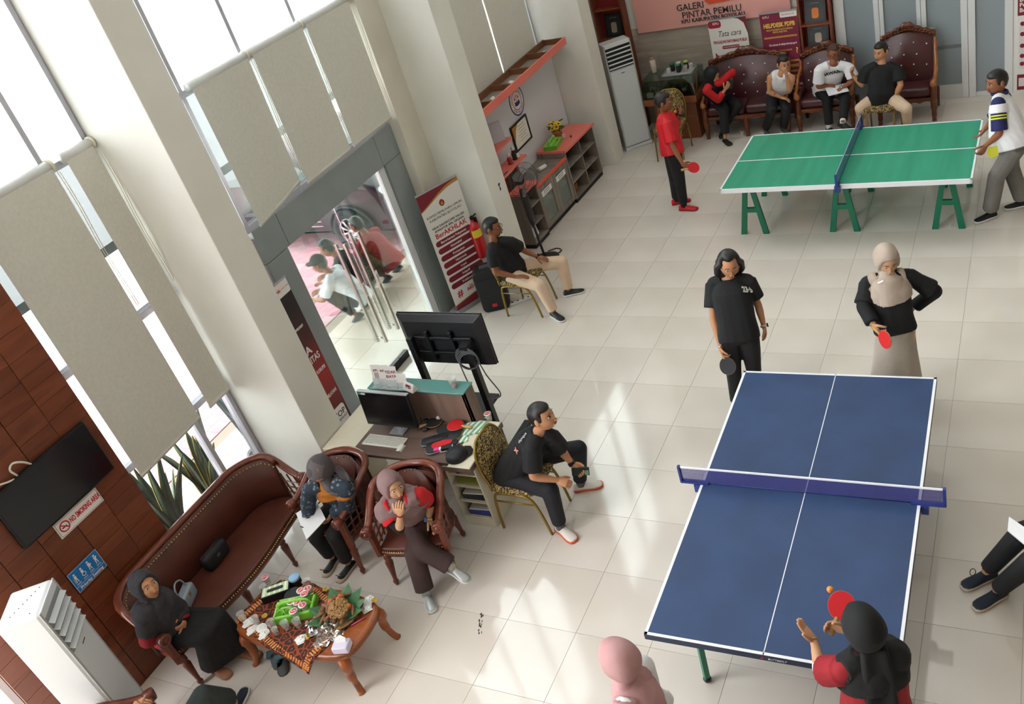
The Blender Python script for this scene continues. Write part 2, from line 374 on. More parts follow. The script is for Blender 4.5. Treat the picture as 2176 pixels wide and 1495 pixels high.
pbar((3.985, 3.236, .72), (4.42, 3.2385, .77), 'label_strip', mat('strip_grey', '#6f7273', .5))
h = S(); h.tube([(3.955, 3.2, 1.06), (3.955, 3.15, 1.06), (4.0, 3.14, 1.06), (4.13, 3.14, 1.08)], .011); h.build('door_handle', M_steel, pt, world=True)
b = MB(); b.box((5.06, 3.22, 0), (10.9, 3.3, 2.9)); struct('wall_partition', b, M_white)
# --- dark canopy over the porch
M_can = mat('dark_roof_sheet', '#17181b', .6)
b = MB(); b.box((-4.3, -7.4, 3.02), (-1.31, 1.6, 3.10)); struct('ground_canopy_roof', b, M_can).name = 'roof_canopy'
# --- outside ground
M_porch = noisy('porch_tile', '#c9b7a6', '#d4c4b4', 2, .3)
b = MB(); b.box((-2.95, -9.5, -.16), (-1.3, 3, -.012)); porch = struct('ground_porch', b, mat('porch_grout', '#9c8b7d', .8))
b = MB(); b.box((-.297, -.297, -.012), (.297, .297, 0)); pme = b.mesh('porch_tile', M_porch)
for i in range(3):
    for j in range(16):
        x, y = -1.62 - i * .6, -7.5 + j * .6
        if i == 2: pass
        o = bpy.data.objects.new('porch_tile', pme); COL.objects.link(o); o.parent = porch; o.location = (x, y, -.004); o.scale.x = 1 if i < 2 else .42
        if i == 2: o.location.x = -2.65
b = MB(); b.box((-60, -60, -.3), (-7.6, 60, -.02)); b.box((-7.6, -60, -.3), (-2.95, -7.7, -.02)); b.box((-7.6, 1.3, -.3), (-2.95, 60, -.02)); struct('ground_concrete', b, noisy('pale_concrete', '#f0eeea', '#e6e4e0', 1, .9))
b = MB(); b.box((-7.6, -7.7, -.3), (-2.95, 1.3, -.075)); yard = struct('ground_yard', b, noisy('paver_bed', '#b4727c', '#a8656f', 6, .9))
M_paver = noisy('red_paver', '#d59aa4', '#c98792', 5, .85); M_paver2 = noisy('grey_paver', '#c9a4ab', '#bd969d', 5, .85)
b = MB(); b.box((-.098, -.098, -.07), (.098, .098, 0)); pva = b.mesh('paver', M_paver); pvb = b.mesh('paver', M_paver2)
cnt = 0; rest = MB()
cand = []
for i in range(23):
    for j in range(70):
        x = -3.06 - i * .2; y = -7.6 + j * .2 + (.1 if i % 2 else 0)
        if -7.6 < y < 1.2:
            q1 = onx(*px((x, y, 0)), -1.25)
            vis = (-4.3 < q1.y < -2.6 and .1 < q1.z < 2.1) or (-6.9 < q1.y < -5.7 and .7 < q1.z < 1.42) or (-6.14 < q1.y < -6.02 and 1.3 < q1.z < 2.4)
            cand.append((0 if vis else 1, x, y, i + j))
cand.sort()
for k, (vis, x, y, n) in enumerate(cand):
    if vis == 0 and k < 290:
        o = bpy.data.objects.new('paver', pvb if n % 5 == 0 else pva); COL.objects.link(o); o.parent = yard; o.location = (x, y, -.005)
    else: rest.at((x, y, -.005)).box((-.098, -.098, -.07), (.098, .098, 0))
o = rest.build('paving', M_paver, yard); o['kind'] = 'stuff'
# ============================================================ roller shades
M_shade = noisy('shade_fabric', '#cbc9c0', '#d1cfc6', 40, .85); 
for n_ in list(M_shade.node_tree.nodes):
    if n_.type == 'BSDF_PRINCIPLED': n_.inputs['Subsurface Weight'].default_value = 0
M_tube = mat('shade_tube', '#c9c9c6', .45); M_bar = mat('shade_bar', '#c3c1b8', .5); M_chain = mat('shade_chain', '#d9d2bc', .6)
def shade(y0, y1, ztop, zb0, zb1, label, x=-1.13, crumple=0.0, group=None):
    t = thing('roller_shade', label, 'roller shade', (x, (y0 + y1) / 2, ztop), 0, group)
    q = S(); q.cyl((x, y0 + .004, ztop), (x, y1 - .03, ztop), .045, seg=16); q.build('roller_tube', M_tube, t, world=True)
    q = S(); q.cyl((x, y1 - .03, ztop), (x, y1 - .006, ztop), .052, seg=16); q.build('end_bracket', M_chain, t, world=True)
    q = S(); N = 14; R = 10; rows = []
    for i in range(R + 1):
        f = i / R; row = []
        for k in range(N + 1):
            g = k / N; y = y0 + .012 + (y1 - y0 - .045) * g; zb = zb0 + (zb1 - zb0) * g
            z = (ztop - .02) * (1 - f) + zb * f
            row.append((x + .04 + crumple * .03 * f * math.sin(3 * g + 1.2) + .004 * math.sin(9 * g) * f, y, z))
        rows.append(row)
    q.loft(rows, closed=False, cap=False); q.build('fabric', M_shade, t, world=True)
    q = MB(); q.tube([(x + .04 + crumple * .03 * math.sin(1.2), y0 + .01, zb0), (x + .04 + crumple * .03 * math.sin(2.7), (y0 + y1) / 2, (zb0 + zb1) / 2), (x + .04 + crumple * .03 * math.sin(4.2), y1 - .033, zb1)], .02, 4, up=(1, 0, 0), flat=.5); q.build('bottom_bar', M_bar, t, world=True)
    q = S(); c = []
    for k in range(9): c.append((x + .055, y1 - .02 + .008 * math.sin(k), ztop - .05 - k * min(1.2, ztop - zb1 - .1) / 8))
    c2 = [(p[0] + .012, p[1] + .012, p[2]) for p in c[::-1]]
    q.tube(c + [(x + .06, y1 - .012, c[-1][2] - .03)] + c2, .0035, 5); q.build('bead_chain', M_chain, t, world=True)
    return t
g2 = 'roller shades above the entrance portal'
shade(-6.90, -6.12, 3.88, 1.42, 1.45, 'grey roller shade beside the wood wall, drawn low above the sofa', x=-1.17)
shade(-6.03, -5.715, 3.88, 1.45, 1.45, 'narrow grey roller shade drawn low against the pillar behind the sofa', x=-1.17)
shade(-4.66, -3.86, 3.89, 2.53, 2.62, 'crumpled grey roller shade above the portal, next to the pillar by the desk', crumple=1.0)
shade(-3.84, -3.02, 3.89, 2.56, 2.57, 'middle one of three grey roller shades above the entrance portal')
shade(-3.0, -2.2, 3.89, 2.57, 2.57, 'grey roller shade above the portal, on the side of the white banner')
g3 = None
shade(-1.38, -.62, 3.89, 2.02, 2.02, 'grey roller shade behind the pink shelf, partly hidden by the pillar', x=-1.15)
shade(-.62, .43, 3.89, 2.02, 2.02, 'grey roller shade behind the middle of the pink shelf', x=-1.15)
shade(.415, 1.52, 3.89, 2.02, 2.02, 'grey roller shade behind the far end of the pink shelf', x=-1.15)
# ============================================================ planter with snake plants
M_leafA = noisy('snake_leaf', '#3c4a3f', '#54634f', 9, .45, stretch=(1, 1, .4)); M_edge = mat('leaf_edge', '#b7a957', .5); M_leafB = noisy('shade_leaf', '#4a5757', '#39464a', 8, .5)  # second leaf tone: bluish grey-green for the plant without yellow edges
M_soil = noisy('soil', '#3a2f27', '#4a3d33', 30, .9)
def snake_plant(cx, cy, n, hmax, spread, label, edged, seed):
    rnd = random.Random(seed); t = thing('snake_plant', label, 'plant', (cx, cy, 0))
    q = S(); q.lathe([(.13, 0), (.17, .26), (.185, .28), (.165, .285), (.15, .26)], (cx, cy, 0), 18); q.build('pot', M_white, t, world=True)
    q = S(); q.lathe([(.001, .25), (.155, .25), (.154, .262), (.001, .266)], (cx, cy, 0), 16); q.build('soil', M_soil, t, world=True)
    for k in range(n):
        a = rnd.uniform(0, 2 * PI); h = hmax * rnd.uniform(.55, 1); ln = spread * rnd.uniform(.15, 1); w = rnd.uniform(.035, .06)
        dx, dy = math.cos(a), math.sin(a); sx, sy = -dy, dx; tw = rnd.uniform(-.6, .6)
        if rnd.random() < .5: sx, sy = .3, .95
        L = []; rows = []; rowsE = []
        for i in range(8):
            f = i / 7; ww = w * (.75 + .7 * f - 1.45 * f ** 2.6) * (1 if i < 7 else .02) + .002
            c = Vector((cx + dx * (.05 + ln * f ** 1.7), cy + dy * (.05 + ln * f ** 1.7), .26 + h * f - .12 * ln * f * f)); s_ = Vector((sx + tw * f * dx, sy + tw * f * dy, 0)).normalized(); nrm = Vector((dx, dy, .2)).normalized() * .006
            rows.append([c - s_ * ww, c + nrm, c + s_ * ww, c - nrm]); rowsE.append([c - s_ * (ww + .007), c - s_ * ww * .92 + nrm * .4, c - s_ * ww * .9, c - s_ * ww * .92 - nrm * .4])
        q = S(); q.loft(rows); lf = q.build('leaf', M_leafA if edged else M_leafB, t, world=True)
        if edged: q = S(); q.loft(rowsE); q.build('leaf_edge', M_edge, lf, world=True)
    return t
snake_plant(-1.62, -6.66, 20, 1.15, .40, 'yellow-edged snake plant outside the window beside the wood wall', True, 3)
snake_plant(-1.66, -6.1, 12, 1.05, .3, 'yellow-edged snake plant outside the window, beyond the window mullion', True, 5)
snake_plant(-1.72, -5.36, 24, 1.3, .28, 'dark green snake plant outside the window against the pillar', False, 8)
# ============================================================ parked car outside the doors
M_car = noisy('dusty_maroon_paint', '#2a161c', '#3d262e', 3, .45, spec=.4); M_tyre = noisy('tyre', '#26252a', '#38363c', 9, .9); M_alloy = mat('alloy', '#c9c2c4', .3, .7)
M_cglass = mat('car_glass', '#1b2226', .08, spec=.8); M_lamp = mat('headlamp', '#d9dde0', .1, spec=.8); M_trim = mat('dark_trim', '#1d1c20', .6); M_chrome = mat('chrome', '#d5d2d4', .12, 1.0)
car = thing('car', 'dusty dark maroon car with alloy wheels parked outside the glass doors', 'car', (-5.1, .2, 0))
q = S(); prof = [(-7.35, .55), (-7.4, .8), (-7.3, 1.1), (-6.9, 1.55), (-6.3, 1.72), (-5.2, 1.74), (-4.5, 1.55), (-3.85, 1.12), (-3.2, 1.0), (-2.92, .86), (-2.85, .6), (-2.9, .32), (-7.25, .32)]
ring = []
for yy, k in ((-.70, .93), (-.74, 1.0), (-.60, 1.0), (1.0, 1.0), (1.14, 1.0), (1.10, .93)):
    r_ = []
    for xx, zz in prof:
        tuck = max(0, zz - 1.0) * .28; s_ = 1 if yy < .2 else -1
        r_.append(((xx + 5.1) * (.99 if abs(yy - .2) > .9 else 1) - 5.1, yy + s_ * tuck, .32 + (zz - .32) * (k if zz > .5 else 1)))
    ring.append(r_)
q.loft(ring); q.build('body', M_car, car, world=True)
for xx in (-3.72, -6.45):
    for yy, s_ in ((-.76, -1), (1.16, 1)):
        if s_ > 0 and xx < -5: pass
        M = Matrix.Translation((xx, yy, .345)) @ Matrix.Rotation(s_ * -PI / 2, 4, 'X')
        w = S(); w.M = M; w.lathe([(.19, -.18), (.32, -.18), (.345, -.15), (.345, .02), (.33, .05), (.235, .055), (.225, .03), (.225, -.1), (.19, -.12)], seg=32); w = w.build('wheel', M_tyre, car, world=True)
        r = S(); r.M = M
        r.torus((0, 0, .02), .222, .016, 32, 6)
        r.lathe([(.001, -.02), (.05, -.02), (.055, .04), (.03, .05), (.001, .05)], seg=16)
        for k in range(10):
            a = 2 * PI * k / 10 + .2; c, s2 = math.cos(a), math.sin(a)
            r.tube([(c * .045, s2 * .045, .03), (c * .13, s2 * .13, .035), (c * .22, s2 * .22, .02)], [.02, .017, .021], 6)
        r.build('rim', M_alloy, w, world=True)
        a = S(); a.tube([(xx + .41 * math.cos(t), yy + (.03 if s_ < 0 else -.03), .33 + .4 * math.sin(t)) for t in np.linspace(-.1, PI + .1, 18)], .03, 6); a.build('wheel_arch', M_trim, car, world=True)
q = MB(); q.box((-6.0, -.775, .44), (-4.25, -.745, .455)); q.box((-6.0, -.775, .52), (-4.25, -.745, .535)); q.build('side_moulding', M_chrome, car, world=True)
q = S(); q.sph((-3.02, -.56, .86), (.17, .13, .10), 14, 8); q.build('headlamp', M_lamp, car, world=True)
q = MB(); q.add([(-4.62, -.62, 1.48), (-3.98, -.66, 1.13), (-6.5, -.64, 1.13), (-6.3, -.55, 1.55)], [(0, 1, 2, 3)]); q.build('side_window', M_cglass, car, world=True)
q = MB(); q.add([(-4.42, -.45, 1.545), (-4.42, .85, 1.545), (-3.86, 1.0, 1.17), (-3.86, -.6, 1.17)], [(0, 1, 2, 3)]); q.build('windscreen', M_cglass, car, world=True)
q = S(); q.sph((-4.15, -.86, 1.12), (.08, .11, .08), 12, 8); q.build('wing_mirror', M_car, car, world=True)
q = MB(); q.rbox((-2.93, -.3, .42), (-2.84, .7, .72), .03); q.build('grille', M_trim, car, world=True)
# ============================================================ table tennis
M_wline = mat('white_line', '#e6e8ee', .5); M_blue = noisy('blue_top', '#263c60', '#2c446c', 3, .5, bump=.02, bscale=200); M_green = noisy('green_top', '#1f8a6c', '#2a9677', 2.5, .42, stretch=(.3, 3, 1))
M_navy = mat('navy_edge', '#1e2740', .5); M_gleg = mat('green_steel', '#0f6b50', .4); M_net = mat('net_blue', '#34357c', .7); M_post = mat('net_post_blue', '#25377a', .4)
def weave(name, color, dens=160, dia=True):
    m = mat(name, color, .8); L = m.node_tree.links; N = m.node_tree.nodes; b_ = N['Principled BSDF']; v = coords(m, (dens, dens, dens), (0, 0, 0))
    ch = nn(m, 'ShaderNodeTexChecker', Scale=1.0); L.new(v, ch.inputs['Vector']); mr = nn(m, 'ShaderNodeMapRange'); mr.inputs['To Min'].default_value = .3; mr.inputs['To Max'].default_value = .62
    L.new(ch.outputs['Fac'], mr.inputs['Value']); L.new(mr.outputs[0], b_.inputs['Alpha']); return m
M_mesh = weave('net_mesh', '#3f3c86')
def tt_table(loc, rz, top, h, edge, label, cw):
    t = thing('table_tennis_table', label, 'table', loc, rz); L, W = 2.74, 1.525
    for s_ in (-1, 1):
        q = MB(); q.box((-W / 2, .002 if s_ > 0 else -L / 2, h - .022), (W / 2, L / 2 if s_ > 0 else -.002, h)); tp = q.build('half_top', top, t)
        q = MB(); z = h + .0008; a, c = (.001, L / 2) if s_ > 0 else (-L / 2, -.001); e = L / 2 if s_ > 0 else -L / 2
        def st(x0, y0, x1, y1): q.box((x0, y0, h - .001), (x1, y1, z))
        st(-W / 2, a, -W / 2 + .02, c); st(W / 2 - .02, a, W / 2, c); st(-W / 2, min(e, e - s_ * .02), W / 2, max(e, e - s_ * .02)); st(-cw, a, cw, c)
        q.build('court_line', M_wline, tp)
        q = MB(); y = (a + c) / 2
        q.box((-W / 2 - .001, a, h - .05), (-W / 2 + .018, c, h - .001)); q.box((W / 2 - .018, a, h - .05), (W / 2 + .001, c, h - .001)); q.box((-W / 2 - .001, e - .018 if s_ > 0 else e - .001, h - .05), (W / 2 + .001, e + .001 if s_ > 0 else e + .018, h - .001)); q.build('apron', edge, t)
    return t
def net(loc, rz, h, label, over=.15, tape=M_wline):
    t = thing('table_tennis_net', label, 'net', (loc[0], loc[1], h), rz); W = 1.525 / 2 + over; H = .1525
    q = MB(); q.box((-W, -.0015, .004), (W, .0015, H - .008)); q.build('net_mesh', M_mesh, t)
    q = MB(); q.box((-W, -.004, H - .014), (W, .004, H)); q.build('net_tape', tape, t)
    q = S(); q.cyl((-W, 0, .006), (W, 0, .006), .003, seg=6); q.build('net_cord', M_post, t)
    for s_ in (-1, 1):
        q = MB(); q.cbox((s_ * W, 0, H / 2), (.02, .026, H + .01)); po = q.build('net_post', M_post, t, bevel=.003)
        q = MB(); q.box((min(s_ * W, s_ * (W - over - .06)), -.02, .001), (max(s_ * W, s_ * (W - over - .06)), .02, .014)); q.build('clamp_arm', M_post, t)
        q = MB(); q.box((min(s_ * (W - over + .003), s_ * (W - over + .05)), -.03, -.07), (max(s_ * (W - over + .003), s_ * (W - over + .05)), .03, .002)); q.build('clamp', M_post, t)
    return t
BT = (4.0113, -5.6455, .0141); bh = .765
bt_ = tt_table((BT[0], BT[1], 0), BT[2], M_blue, bh, M_navy, 'blue table tennis table with white lines and blue net', .003)
for sx in (-1, 1):
    for yy in (-1.12, -.1, .1, 1.12):
        q = MB(); x = sx * .52; q.tube([(x, yy, bh - .05), (x + sx * .02, yy, .05)], .026, 4); lg = q.build('leg', M_gleg, bt_)
        q = S(); q.sph((x + sx * .02, yy, .03), .03, 10, 6); q.build('rubber_foot', M_black, lg)
for yy in (-1.12, -.1, .1, 1.12): q = MB(); q.box((-.52, yy - .015, bh - .1), (.52, yy + .015, bh - .06)); q.build('cross_bar', M_gleg, bt_)
R_ = Matrix.Translation((BT[0], BT[1], 0)) @ Matrix.Rotation(BT[2], 4, 'Z')
text('BUTTERFLY', .022, R_ @ frame((.08, -1.3722, bh - .03), (1, 0, 0), (0, 0, 1)), M_wline, bt_, shear=.3)
q = MB(); q.M = R_ @ frame((-.01, -1.3722, bh - .028), (1, 0, 0), (0, 0, 1)); q.add([(-.012, -.01, 0), (.012, -.004, 0), (0, .012, 0)], [(0, 1, 2)]); q.build('emblem', mat('red_print', '#b3202a', .5), bt_, world=True)
net(BT[:2] + (0,), BT[2], bh, 'dark blue net with white tape on the blue table')
GT = (3.4464, -.0908, 1.5532); gh = .752
gt_ = tt_table((GT[0], GT[1], 0), GT[2], M_green, gh, M_wline, 'green table tennis table with white edges on green trestles', .008)
net(GT[:2] + (0,), GT[2], gh, 'blue net stretched across the green table', over=.06, tape=mat('grey_tape', '#8f93a8', .7))
def trestle(x, label):
    t = thing('trestle', label, 'trestle', (x, -.06, 0), GT[2] - PI / 2, 'green trestles under the green table')
    q = MB(); q.box((-.03, -.62, gh - .052 - .075), (.03, .62, gh - .052)); q.build('beam', M_gleg, t)
    for yy in (-.5, .5):
        for s_ in (-1, 1):
            q = MB(); z1 = gh - .06; M = Matrix.Translation((0, yy, 0)); q.M = M
            a, c = (s_ * .03, 0, z1), (s_ * .14, -.0 if yy > 0 else 0, 0)
            q.add([(a[0] - .028, -.02, z1), (a[0] + .028, -.02, z1), (a[0] + .028, .02, z1), (a[0] - .028, .02, z1), (c[0] - .034, -.02, 0), (c[0] + .034, -.02, 0), (c[0] + .034, .02, 0), (c[0] - .034, .02, 0)],
                  [(0, 1, 2, 3), (7, 6, 5, 4), (0, 4, 5, 1), (1, 5, 6, 2), (2, 6, 7, 3), (3, 7, 4, 0)]); q.build('leg', M_gleg, t)
        q = MB(); q.box((-.085, yy - .018, .3), (.085, yy + .018, .36)); q.build('cross_piece', M_gleg, t)
    return t
trestle(2.335, 'green wooden trestle under the table end by the player in red')
trestle(3.41, 'green wooden trestle under the net of the green table')
trestle(4.54, 'green wooden trestle under the table end by the player in the polo shirt')
M_ball = mat('orange_ball', '#f08a24', .4)
def ball(p, label): q = S(); q.sph((0, 0, 0), .02, 20, 14); o = q.build('table_tennis_ball', M_ball); o.location = p; tag(o, label, 'ball')
M_red_r = mat('red_rubber', '#c4161f', .55); M_blk_r = mat('black_rubber', '#1b1d20', .6); M_blade = wood('paddle_wood', '#c9a26a', '#b98d55', axis='Y', scale=6)
def paddle(M, label, front=M_red_r, back=M_blk_r, group=None, edge=None):
    """local: handle end at origin, blade centre at y=.175, face normal z"""
    t = bpy.data.objects.new('table_tennis_paddle', None); COL.objects.link(t); t.matrix_basis = M; t.empty_display_size = .05; tag(t, label, 'paddle', group)
    def outline(r, k=1.0): return [(r * .93 * math.sin(a) * (1 - .06 * math.cos(a)), .172 - r * math.cos(a) * 1.02) for a in np.linspace(0, 2 * PI, 28)[:-1]]
    q = MB(); q.prism(outline(.079), -.0032, .0032); q.build('blade', M_blade if edge is None else edge, t)
    q = MB(); q.prism([p for p in outline(.0775) if True], .0032, .0062); q.build('rubber', front, t)
    q = MB(); q.prism(outline(.0775), -.0062, -.0032); q.build('rubber', back, t)
    q = S(); q.M = Matrix(); q.tube([(0, 0, 0), (0, .02, 0), (0, .06, 0), (0, .105, 0)], [.016, .0165, .0135, .013], 10, flat=.8); q.build('handle', M_blade, t)
    return t
def paddle_px(hand, blade_px, depth_off, normal, label, **k):
    """hold point -> blade centre lying on the pixel ray about 17 cm away"""
    h = Vector(hand); d = Vector(ray(*blade_px)); c = Vector(CAMC); w = h - c; t0 = w.dot(d); off2 = max(0.0, .115 ** 2 - (w - d * t0).length_squared); p = c + d * (t0 + depth_off * math.sqrt(off2))
    y = (p - h).normalized(); n = Vector(normal); n = (n - y * n.dot(y)).normalized(); x = y.cross(n)
    o = h - y * .06
    M = Matrix(((x.x, y.x, n.x, o.x), (x.y, y.y, n.y, o.y), (x.z, y.z, n.z, o.z), (0, 0, 0, 1))); return paddle(M, label, **k)
# ============================================================ banquet chairs
M_gold = mat('gold_tube', '#8f7430', .35, .55); M_damask = cells('gold_black_damask', '#16130f', '#b0955a', 26, .8, 'DISTANCE_TO_EDGE', .10, .16, extra=1.4)
def banquet_chair():
    t = thing('banquet_chair', 'x', 'chair')
    q = S(); W, D = .22, .22
    q.loft([[(x * k, y * k, z) for x, y in rrect(-W, -D, W, D, .07)] for k, z in ((.95, .435), (1, .45), (1, .475), (.93, .495), (.6, .508))]); q.build('seat', M_damask, t)
    def prof(k): return [(-.19 * k, .0), (-.215 * k, .16), (-.20 * k, .29), (-.16 * k, .37), (-.10 * k, .42), (0, .435 if k == 1 else .425), (.10 * k, .42), (.16 * k, .37), (.20 * k, .29), (.215 * k, .16), (.19 * k, .0)]
    def bp(x, z, d=0): return (x, .215 + .11 * z + d, .50 + z)
    q = S(); ring = prof(.93); q.loft([[bp(x, z, -.022) for x, z in ring], [bp(x, z, .012) for x, z in ring]]); q.build('backrest', M_damask, t)
    fr = smoothpath([(-.195, .215, .44), (-.195, .22, .5)] + [bp(x, z) for x, z in prof(1.02)] + [(.195, .22, .5), (.195, .215, .44)], 3)
    q = S(); q.tube(fr, .0125, 8); q.build('back_frame', M_gold, t)
    for s_ in (-1, 1):
        q = S(); q.tube(smoothpath([(s_ * .205, .235, 0), (s_ * .205, .225, .2), (s_ * .205, .2, .39), (s_ * .205, .14, .428), (s_ * .205, 0, .432)], 4), .0125, 8); q.build('leg', M_gold, t)
        q = S(); q.tube(smoothpath([(s_ * .205, -.245, 0), (s_ * .205, -.215, .2), (s_ * .205, -.17, .37), (s_ * .205, -.1, .425), (s_ * .205, 0, .432)], 4), .0125, 8); q.build('leg', M_gold, t)
        q = S(); q.cyl((s_ * .205, -.19, .335), (s_ * .205, .21, .335), .008, seg=6); q.build('stretcher', M_gold, t)
    q = S(); q.cyl((-.205, -.14, .42), (.205, -.14, .42), .01, seg=6); q.build('seat_rail', M_gold, t)
    return t
bc = banquet_chair(); bc.location = (1.545, -5.49, 0); bc.rotation_euler = (0, 0, PI / 2); bc['label'] = 'gold banquet chair under the man holding a phone by the desk'
GBC = 'gold framed banquet chairs'; bc['group'] = GBC
dup(bc, (-.04, -2.24, 0), PI / 2 - .02, 'gold banquet chair under the man in beige trousers by the white banner')
dup(bc, (.475, 1.98, 0), .03, 'empty gold banquet chair behind the player in the red jersey')
dup(bc, (3.49, 2.06, 0), -.1, 'gold banquet chair under the man in black between the armchairs')
# ============================================================ tub sofa and tub armchairs (brown leather on turned wood)
M_lea = noisy('brown_leather', '#4f2a1f', '#593025', 5, .42, spec=.4, bump=.03, bscale=60); M_mah = wood('mahogany', '#5a2a1c', '#6d3626', axis='X', scale=2, rough=.28, coat=.3); M_nail = mat('brass_nail', '#cdb26a', .3, .9); M_mahd = mat('mahogany_dark', '#3a1910', .35)
def tub(name, label, loc, rz, W, D, zb, za, group=None, legs=(), slat=True):
    """W wide along local x, depth D along y (front at -y); barrel back of crest height zb running into scroll arms of height za"""
    t = thing(name, label, 'sofa' if W > 1 else 'chair', loc, rz, group); w = W / 2; r = min(.34, w * .95)
    def path(inset, n=7):
        P = [(-w + inset, -D / 2 + .02)]; P += [(-w + inset, D / 2 - r)]
        for k in range(n + 1): a = PI - k / n * PI / 2; P.append((-w + r + (r - inset) * math.cos(a), D / 2 - r + (r - inset) * math.sin(a)))
        for k in range(n + 1): a = PI / 2 - k / n * PI / 2; P.append((w - r + (r - inset) * math.cos(a), D / 2 - r + (r - inset) * math.sin(a)))
        P += [(w - inset, D / 2 - r), (w - inset, -D / 2 + .02)]; 
        out = []
        for a, c in zip(P[:-1], P[1:]):
            L = math.dist(a, c); m_ = max(1, int(L / .03))
            for k in range(m_): out.append((a[0] + (c[0] - a[0]) * k / m_, a[1] + (c[1] - a[1]) * k / m_))
        return out + [P[-1]]
    def crest(y):
        f = min(1, max(0, (y + D / 2) / (D - r * .55))); return za + (zb - za) * (f * f * (3 - 2 * f))
    rail = [(x, y, crest(y)) for x, y in path(0)]
    q = S(); q.tube(rail, .034, 10, up=(0, 0, 1), flat=.72); q.build('crest_rail', M_mah, t)
    q = S(); inn = path(.035); out = path(.005); rings = []
    for (xi, yi), (xo, yo) in zip(inn, out):
        if yi < -D / 2 + .12 and slat: zt = .5
        c = crest(yi); rings.append([(xi, yi, .40), (xi, yi, c - .02), (xo, yo, c - .02), (xo, yo, .36)])
    k0 = next(i for i, (x, y) in enumerate(inn) if y > -D / 2 + .24); rings = rings[k0:len(rings) - k0]
    q.loft(rings); back = q.build('backrest', M_lea, t)
    q = S(); 
    for off, dz in ((.036, .055), (.0, .075)):
        for x, y in path(off)[k0:len(inn) - k0]:
            for j in (0, .5):
                pass
            q.sph((x * (1.0 if off else 1.004), y, crest(y) - dz + (.01 if off == 0 else 0)), .0085, 6, 4)
    q.build('nail_trim', M_nail, back)['kind'] = 'stuff'
    if slat:   # pierced lattice under the arm fronts
        for s_ in (-1, 1):
            q = MB()
            for k in range(3):
                q.tube([(s_ * (w - .02), -D / 2 + .05 + k * .075, .42), (s_ * (w - .02), -D / 2 + .09 + k * .075, crest(-D / 2 + .1) - .01)], .010, 4)
                z = .45 + k * .07; q.tube([(s_ * (w - .02), -D / 2 + .04, z), (s_ * (w - .02), -D / 2 + .26, z + .015)], .009, 4)
            q.build('arm_lattice', M_mah, t)
    for s_ in (-1, 1):
        q = S(); c = (s_ * w, -D / 2 + .005, za - .01); q.M = Matrix.Translation(c) @ Matrix.Rotation(PI / 2, 4, 'X'); q.lathe([(.001, -.035), (.045, -.035), (.052, -.02), (.052, .02), (.045, .035), (.035, .036), (.030, .028), (.018, .03), (.012, .04), (.001, .042)], seg=18); q.build('arm_scroll', M_mah, t)
        q = MB(); q.tube([(s_ * (w - .012), -D / 2 + .03, .36), (s_ * (w - .005), -D / 2 + .035, za - .03)], .034, 6); q.build('arm_post', M_mah, t)
    bow = lambda x: -.035 * math.cos(x / w * PI / 2) if W < 1 else -.05 * math.cos(x / w * PI)
    fr = [(x, -D / 2 + .03 + bow(x)) for x in np.linspace(-w + .02, w - .02, 17)]
    bk = [(x, y) for x, y in path(.03)][k0 // 2:][::-1]
    bk = [p for p in bk if p[1] > -D / 2 + .1]
    def slab(z0, z1, m_, nm, k=1.0):
        q = S(); poly = fr + bk; n = len(poly); cx = sum(p[0] for p in poly) / n; cy = sum(p[1] for p in poly) / n
        rr = []
        for kk, zz in ((k, z0), (k, z1 - .015), (k * .985, z1 - .004), (k * .95, z1)): rr.append([(cx + (x - cx) * kk, cy + (y - cy) * kk, zz) for x, y in poly])
        q.loft(rr); return q.build(nm, m_, t)
    slab(.34, .385, M_mah, 'seat_frame'); st = slab(.385, .43, M_lea, 'seat', .985)
    q = S()
    for x in np.linspace(-w + .05, w - .05, int(W / .024)): q.sph((x, -D / 2 + .028 + bow(x), .395), .0075, 6, 4)
    q.build('nail_trim', M_nail, st)['kind'] = 'stuff'
    for lx, ly, tx, ty in legs or ((-w + .05, -D / 2 + .05, -.02, -.03), (w - .05, -D / 2 + .05, .02, -.03), (-w + .12, D / 2 - .12, -.02, .04), (w - .12, D / 2 - .12, .02, .04)):
        pr_ = [(.030, .36), (.034, .30), (.024, .285), (.036, .26), (.030, .20), (.022, .12), (.017, .06), (.026, .045), (.024, .03), (.013, .0)]
        q = S(); q.tube([(lx + tx * (1 - z / .36), ly + ty * (1 - z / .36), z) for r_, z in pr_], [r_ for r_, z in pr_], 10); q.build('leg', M_mah, t)
    return t
tub('wooden_sofa', 'long brown leather tub sofa with brass nails under the window', (-.74, -6.895, 0), PI / 2, 1.80, .56, .9, .66, legs=((-.84, -.2, 0, -.02), (-.12, -.22, 0, -.02), (.42, -.22, 0, -.02), (.84, -.2, 0, -.02), (-.7, .2, 0, .02), (.7, .2, 0, .02)))
tub('tub_armchair', 'brown leather tub armchair under the woman in the mauve hijab', (.83, -6.12, 0), math.atan2(.28, .96), .63, .60, .84, .65, 'tub armchairs by the desk')
tub('tub_armchair', 'brown leather tub armchair under the woman in the batik blouse', (.02, -6.08, 0), math.atan2(-.2, .98), .63, .62, .84, .65, 'tub armchairs by the desk')
